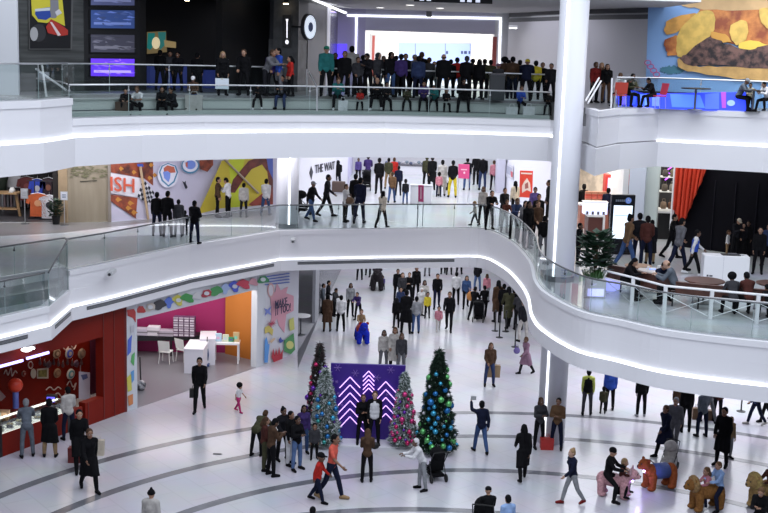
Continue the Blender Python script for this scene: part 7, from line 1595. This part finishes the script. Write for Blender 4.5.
# ------------------------------------------------------------- top floor standing (second value is distance)
T3 = ((160, 47.2, 50, 'stand', 170, 'm', 'short', 'K', 'J', 'K', 'K', 'dark figure inside dark shop below teal artwork, left one'), (170, 47.4, 51, 'stand2', 10, 'm', 'short', 'K', 'J', 'D', 'K', 'dark figure inside dark shop below teal artwork, middle one'), (178, 47.2, 52, 'stand', 350, 'f', 'short', 'K', 'J', 'k', 'K', 'dark figure inside dark shop right of teal artwork'),
 (197, 46.2, 53, 'stand', 180, 'm', 'short', 'K', 'J', 'K', 'K', 'dark figure standing behind seated person in white cap'), (222.5, 45.9, 51.5, 'stand', 20, 'f', 'long', 't', 'J', 'K', 'K', 'person with light brown hair in dark shop front'), (244, 46.6, 49.5, 'stand2', 350, 'm', 'short', 'B', 'J', 'K', 'K', 'dark clothed person in front of black shop front, right of paper notice'),
 (266.5, 46.9, 49.5, 'lean', 60, 'm', 'short', 'B', 'J', 'G', 'k', 'person in grey jacket leaning on rail left of grey pillar'), (278.5, 47.1, 48, 'stand', 300, 'f', 'short', 'K', 'J', 'U', 'G', 'person in bright blue top by grey pillar'), (272, 47.2, 50, 'stand2', 20, 'f', 'short', 'K', 'J', 'V', 'K', 'person between grey jacket and bright blue top'), (290.5, 46.9, 56, 'stand', 290, 'f', 'long', 'K', 'J', 'R', 'K', 'person in pink red jacket right beside grey pillar'),
 (326, 48.2, 45.8, 'stand', 10, 'm', 'cap', 'E', 'J', 'T', 'K', 'man in teal green cap and teal jacket with white shirt'), (344.5, 48.6, 51, 'stand', 350, 'm', 'short', 'B', 'J', 'K', 'K', 'bearded person in black behind rail right of teal jacket'), (351.5, 50.4, 46, 'stand', 180, 'm', 'short', 'K', 'J', 'w', 'K', 'tall person in white hooded top behind the bearded person'),
 (357.5, 49, 57, 'stand2', 10, 'f', 'short', 'K', 'J', 'D', 'K', 'person in charcoal leaning near rail, second row left'), (368, 49.2, 53.5, 'phone', 330, 'f', 'short', 'K', 'J', 'k', 'K', 'woman with black hair looking down left of grey hood'), (377.5, 49.5, 53, 'stand', 40, 'm', 'hood', 'D', 'J', 'D', 'N', 'person in grey hood behind top rail'), (390.5, 49.3, 52, 'stand', 20, 'm', 'hood', 'K', 'J', 'K', 'J', 'person in black hooded jacket left of plum jacket'),
 (400.5, 49.3, 54, 'stand', 180, 'm', 'short', 'K', 'J', 'V', 'K', 'broad person in plum jacket seen from behind at top rail'), (405, 50.4, 53.8, 'stand2', 0, 'f', 'short', 'K', 'J', 'k', 'K', 'person peeking behind the plum jacket'), (414, 50.4, 54.5, 'stand', 180, 'm', 'cap', 'g', 'J', 'G', 'K', 'person in grey cap left of bright blue jacket back'), (418, 49.3, 56, 'stand', 180, 'm', 'short', 'K', 'P', 'n', 'N', 'broad person in blue jacket seen from behind at top rail'),
 (421, 50.6, 52, 'stand', 170, 'm', 'short', 'B', 'J', 'K', 'K', 'tall brown haired person behind the blue jacket'), (433.5, 50.8, 61.5, 'stand', 0, 'f', 'short', 'B', 'J', 'w', 'G', 'small person in pale top between blue jacket and big black jacket'), (443, 49.3, 54, 'stand', 180, 'm', 'bald', 'B', 'P', 'K', 'K', 'big man in black jacket with short hair seen from behind'), (456.5, 51, 57.5, 'stand', 180, 'm', 'short', 'K', 'J', 'R', 'G', 'person in pink red and dark striped top facing bright store'),
 (466, 49.5, 56, 'stand2', 170, 'm', 'short', 'D', 'J', 'K', 'K', 'person in black with grey hair at top rail right of striped top'), (478.5, 49.6, 59, 'stand', 160, 'f', 'long', 'K', 'J', 'K', 'K', 'woman in black with long hair at centre of top rail'), (484, 50.8, 59, 'stand', 200, 'm', 'short', 'K', 'J', 'k', 'K', 'person partly hidden behind the woman in black'), (490, 50.3, 60, 'stand2', 180, 'm', 'short', 'K', 'J', 'o', 'K', 'person in dark olive left of pinkish hat'), (498, 49.6, 63.5, 'lean', 180, 'f', 'beanie', 'p', 'J', 'D', 'K', 'person in pinkish brown hat in front of litter bin'),
 (503.7, 50.6, 57.5, 'stand', 180, 'f', 'afro', 'K', 'J', 'B', 'K', 'person with round black hair behind pinkish hat'), (512, 50.2, 56.7, 'stand', 180, 'm', 'short', 'K', 'J', 'B', 'N', 'person in brown jacket seen from behind at top rail'), (526, 49.8, 59, 'lean', 170, 'm', 'cap', 'Y', 'P', 'N', 'K', 'broad person in navy jacket with mustard cap at top rail'), (535, 50.2, 60.7, 'stand', 180, 'f', 'short', 'K', 'J', 'Y', 'K', 'person in yellow jacket near right end of top rail'), (550.5, 49.7, 63.5, 'stand2', 340, 'm', 'short', 'K', 'J', 'k', 'K', 'person in dark jacket beside tall column on top floor'),
 (594.5, 45.6, 62, 'stand', 20, 'f', 'short', 'B', 'J', 'r', 'K', 'person in dark red top, left of three right of tall column'), (600.5, 46.4, 62.7, 'stand2', 340, 'f', 'long', 't', 'J', 'B', 'J', 'long haired person, middle of three right of tall column'), (606, 45.6, 64, 'stand', 0, 'f', 'long', 'K', 'J', 'K', 'B', 'dark haired person, right of three by the white stair handrail'),
 (383, 50.6, 56, 'stand', 0, 'f', 'short', 'K', 'J', 'K', 'K', 'person in black between grey hood and black hooded jacket'), (335, 50.2, 53, 'stand', 0, 'm', 'short', 'K', 'J', 'K', 'K', 'person in black half hidden behind teal jacket man'), (519, 51, 60, 'stand', 180, 'm', 'short', 'K', 'J', 'k', 'K', 'dark person between brown jacket and navy jacket at top rail'), (450, 50.8, 59.5, 'stand', 170, 'f', 'short', 'K', 'J', 'K', 'K', 'dark person right behind the big man in black jacket'),
 (362.5, 50.2, 55, 'stand', 180, 'm', 'short', 'K', 'J', 'N', 'K', 'person in navy in second row, below left edge of bright store opening'), (395.5, 50.8, 55.5, 'stand2', 180, 'f', 'short', 'K', 'J', 'K', 'N', 'person in black in second row just left of plum jacket'), (428.5, 50.4, 57.5, 'stand', 180, 'm', 'short', 'B', 'J', 'D', 'K', 'person in charcoal in second row right of blue jacket back'),
 (472, 50.6, 58.5, 'stand', 180, 'f', 'short', 'K', 'J', 'B', 'K', 'person in dark brown between grey hair and woman in black with long hair'), (507.8, 51.2, 60, 'stand2', 180, 'm', 'short', 'K', 'J', 'k', 'N', 'person in black between round black hair and brown jacket'), (541.5, 50.8, 62.5, 'stand', 0, 'f', 'short', 'B', 'J', 'K', 'K', 'person in black just right of the yellow jacket on top floor'))
for r in T3: row(3, r[0], r[1] - (0 if 590 < r[0] < 610 else 4.3 if r[0] > 300 else 4.0 if r[0] > 200 else 2.2), r[2], *r[3:])
# ------------------------------------------------------------- top floor seated on the step
T4 = ((127, 88, 'sitlow', 10, 'm', 'short', 'K', 'J', 'K', 'K', 'person in black seated leftmost on the step'), (140.5, 86, 'sitlow', 350, 'm', 'short', 'B', 'T', 'W', 'K', 'man in white shirt seated on the step beside person in black'), (163, 86, 'sitlow', 10, 'f', 'long', 'K', 'J', 'K', 'K', 'woman in black seated on step, third from left'), (175.5, 87.5, 'sitlow', 330, 'm', 'short', 'K', 'J', 'k', 'K', 'person in dark clothes seated on step left of white cap'),
 (193, 76, 'sit', 0, 'm', 'cap', 'W', 'T', 'B', 'J', 'person in white cap and blue jeans seated high with beige bag below'), (258, 83.5, 'sit2', 0, 'm', 'short', 'K', 'J', 'K', 'K', 'person in black with white shoes seated alone on step'), (282.5, 75, 'sit', 350, 'm', 'short', 'K', 'J', 'k', 'n', 'man in dark jacket and blue jeans seated by grey pillar'),
 (337, 77.5, 'sit2', 10, 'f', 'short', 'B', 'J', 'T', 'K', 'person in dark teal jacket seated on step beside white bag'), (360, 88, 'sit', 0, 'k', 'short', 'K', 'J', 'R', 'K', 'child in red top seated on the step'), (378, 77.5, 'sit2', 350, 'm', 'bald', 'B', 'J', 'K', 'K', 'man in black seated on the step right of child in red'), (386, 82, 'sit', 10, 'm', 'short', 'K', 'J', 'K', 'K', 'person in black seated right beside the balding man'),
 (407, 87, 'sit2', 0, 'f', 'beanie', 'o', 'J', 'o', 'K', 'person in olive seated on step, left of dark violet'), (423.5, 81, 'sit', 0, 'm', 'short', 'K', 'J', 'V', 'K', 'person in dark violet seated on step in centre'), (434.5, 85, 'sit2', 350, 'f', 'short', 'K', 'J', 'T', 'K', 'person in teal patterned top seated right of dark violet'), (446, 88, 'sit', 10, 'k', 'short', 'K', 'J', 'K', 'K', 'child in black seated between teal top and big seated man'), (463, 78, 'sit2', 0, 'm', 'short', 'K', 'P', 'K', 'K', 'big man in black seated on step, right centre'),
 (520.5, 86, 'sit', 10, 'f', 'short', 'B', 'J', 'U', 'K', 'person in bright blue top seated on step among white bags'), (549, 91, 'sit', 350, 'f', 'short', 'K', 'J', 'K', 'K', 'person in black at right end of the step by column'))
for r in T4: row(4, r[0], 0, r[1], *r[2:], **({'shoe': 'W'} if r[0] in (258, 337, 378) else {}))
def sbag(lb, x, y, w, h, c, d=.16, dz=0, back=-.32): q = riserY(x); z_ = (HT if back < -.7 else HS1) + h; g = AT(x, y, q.y + back); bag(lb, (g.x, q.y + back, z_ + dz), w, h, d, c, grp='bags of the seated people')
sbag('beige shopping bag below person in white cap', 194, 110, .55, .62, 'w'); sbag('white paper bag at feet of person in dark teal jacket', 343, 105, .32, .48, 'W'); sbag('white plastic bag left of bright blue top on terrace', 512, 104, .4, .38, 'W', .2); sbag('white plastic bag right of bright blue top on terrace', 529, 103, .4, .42, 'W', .2); sbag('brown bag at feet of leftmost seated person', 122, 110, .4, .4, 'B')
def seat3(lb, x, yt, face, kind, hair, hc, tc, bc, D, pose='sit', **kw):
    g = AT(x, 95, D); person(5, 0, 0, 0, pose, face, kind, hair, hc, 'J', tc, bc, lb, z=(g.x, D, H3 + .03), h=AT(x, yt, D).z - H3 - .03, **kw)
seat3('person in white shirt seated on red chair at end of top glass rail', 620.5, 73, 190, 'm', 'short', 'B', 'W', 'K', 41.7); seat3('person in dark floral top seated beside the red chair', 630, 73.5, 20, 'f', 'short', 'K', 'o', 'K', 42.3)
seat3('person in black reaching forward on pink red chair by blue screen', 653.5, 78, 290, 'm', 'short', 'K', 'K', 'K', 42.1, 'sit2'); seat3('person in grey cap seated at right table of top balcony', 738.5, 78, 60, 'm', 'cap', 'g', 'S', 'K', 42.3, 'sit2')
seat3('person in white top and dark trousers seated at right edge of top balcony', 768, 82, 300, 'f', 'short', 'K', 'W', 'K', 41.9, 'sit2'); seat3('person in pale patterned top behind grey cap on top balcony', 750, 83, 340, 'f', 'short', 'K', 'c', 'K', 43.2)
# ================================================================ light
def area(name, loc, sx, sy, power, col=(1, 1, 1), rot=(0, 0, 0), spread=math.pi):
    l = bpy.data.lights.new(name, 'AREA'); l.shape = 'RECTANGLE'; l.size = sx; l.size_y = sy; l.energy = power; l.color = col; l.spread = spread
    o = bpy.data.objects.new(name, l); COL.objects.link(o); o.location = loc; o.rotation_euler = rot; return o
cool = (.86, .91, 1.0)
area('atrium_skylight', (4, 26, 24), 26, 26, 6600, cool)
area('atrium_skylight_front', (0, 6, 22), 26, 12, 3300, cool, (math.radians(28), 0, 0))
area('ground_corridor_light', (1.5, 66, 3.95), 9, 26, 1100, (.93, .95, 1))
area('ground_right_light', (15, 47.5, 3.95), 16, 11, 1500, (.93, .95, 1))
area('kids_shop_light', (-7.8, 48.5, 3.3), 5, 4, 170, (1, .95, .92))
area('cafe_light', (-13, 43.3, 3.7), 7, 2, 200, (1, .85, .7))
area('middle_corridor_light', (2.0, 64, 9.4), 10, 20, 1450, (.95, .96, 1))
area('middle_left_light', (-11, 48.5, 9.4), 16, 3.5, 650, (.97, .95, 1))
area('middle_right_light', (11, 49, 9.4), 12, 6, 420, (1, .97, .93))
area('kiosk_light', (9.3, 54, 9.3), 3, 3, 260, (1, .88, .7))
area('top_store_light', (2.5, 67, 14.1), 5, 8, 300, (1, .98, .95))
area('top_floor_light', (1, 53, 15.1), 14, 8, 420, (.9, .9, 1))
area('top_right_light', (13, 42, 15.9), 9, 5, 420, (.95, .96, 1))
area('top_left_light', (-12, 37, 16.2), 6, 3, 60, (.95, .96, 1))
area('billboard_fill', (15.5, 41.6, 17.5), 9, 1.2, 120, (1, .98, .95), (math.radians(38), 0, 0))  # added fill to brighten the billboard, not a fixture of the mall
for gx, gy in ((628, 480), (640, 478)):
    q_ = G(gx, gy, .55); l = bpy.data.lights.new('ride_glow', 'POINT'); l.energy = 9; l.color = (.4, .25, 1); l.shadow_soft_size = .06; o = bpy.data.objects.new('ride_glow', l); COL.objects.link(o); o.location = q_
area('purple_wash', (-3.0, 57.5, 15.0), 1.5, 2, 60, (.4, .3, 1))
RULES = dict(pane='window_frame', poster_sheet='frame', picture_sheet='frame', field='rim', centre='rim', face='rim', lens='housing', screen_band='screen', emblem_mark='round_emblem', brim='crown', snowflake='panel', neon_line='panel', slat='grille', tree_top='foliage', tinsel='foliage', lettering='panel', poster_figure='panel', poster_heading='panel', canopy='seat', footrest='frame', belt_head='pole', nose='head', eye='head', ear='head', mane='head', handle_bar='trunk_body', label_patch='body', lid_strip='body', screen_image='cabinet', flag_square='checkered_flag')
base_name = lambda o: o.name.split('.')[0]
for o in list(bpy.data.objects):
    if o.parent is not None or not o.children: continue
    ks = list(o.children); nm = {}
    for k in ks: nm.setdefault(base_name(k), k)
    left = len(ks)
    for k in ks:
        r = RULES.get(base_name(k)); p_ = nm.get(r) if r else None
        if p_ is not None and p_ is not k and p_.location.length < 1e-6 and tuple(p_.scale) == (1, 1, 1) and not k.children and left > 2: k.parent = p_; left -= 1
w = bpy.data.worlds.new('world'); S.world = w; w.use_nodes = True
w.node_tree.nodes['Background'].inputs['Color'].default_value = (.72, .80, 1, 1); w.node_tree.nodes['Background'].inputs['Strength'].default_value = .22
S.view_settings.view_transform = 'Standard'; S.view_settings.look = 'None'; S.view_settings.exposure = -0.06; S.view_settings.gamma = 1.0; S.view_settings.use_curve_mapping = False
print('people', PCOUNT[0], 'objects', len(bpy.data.objects))
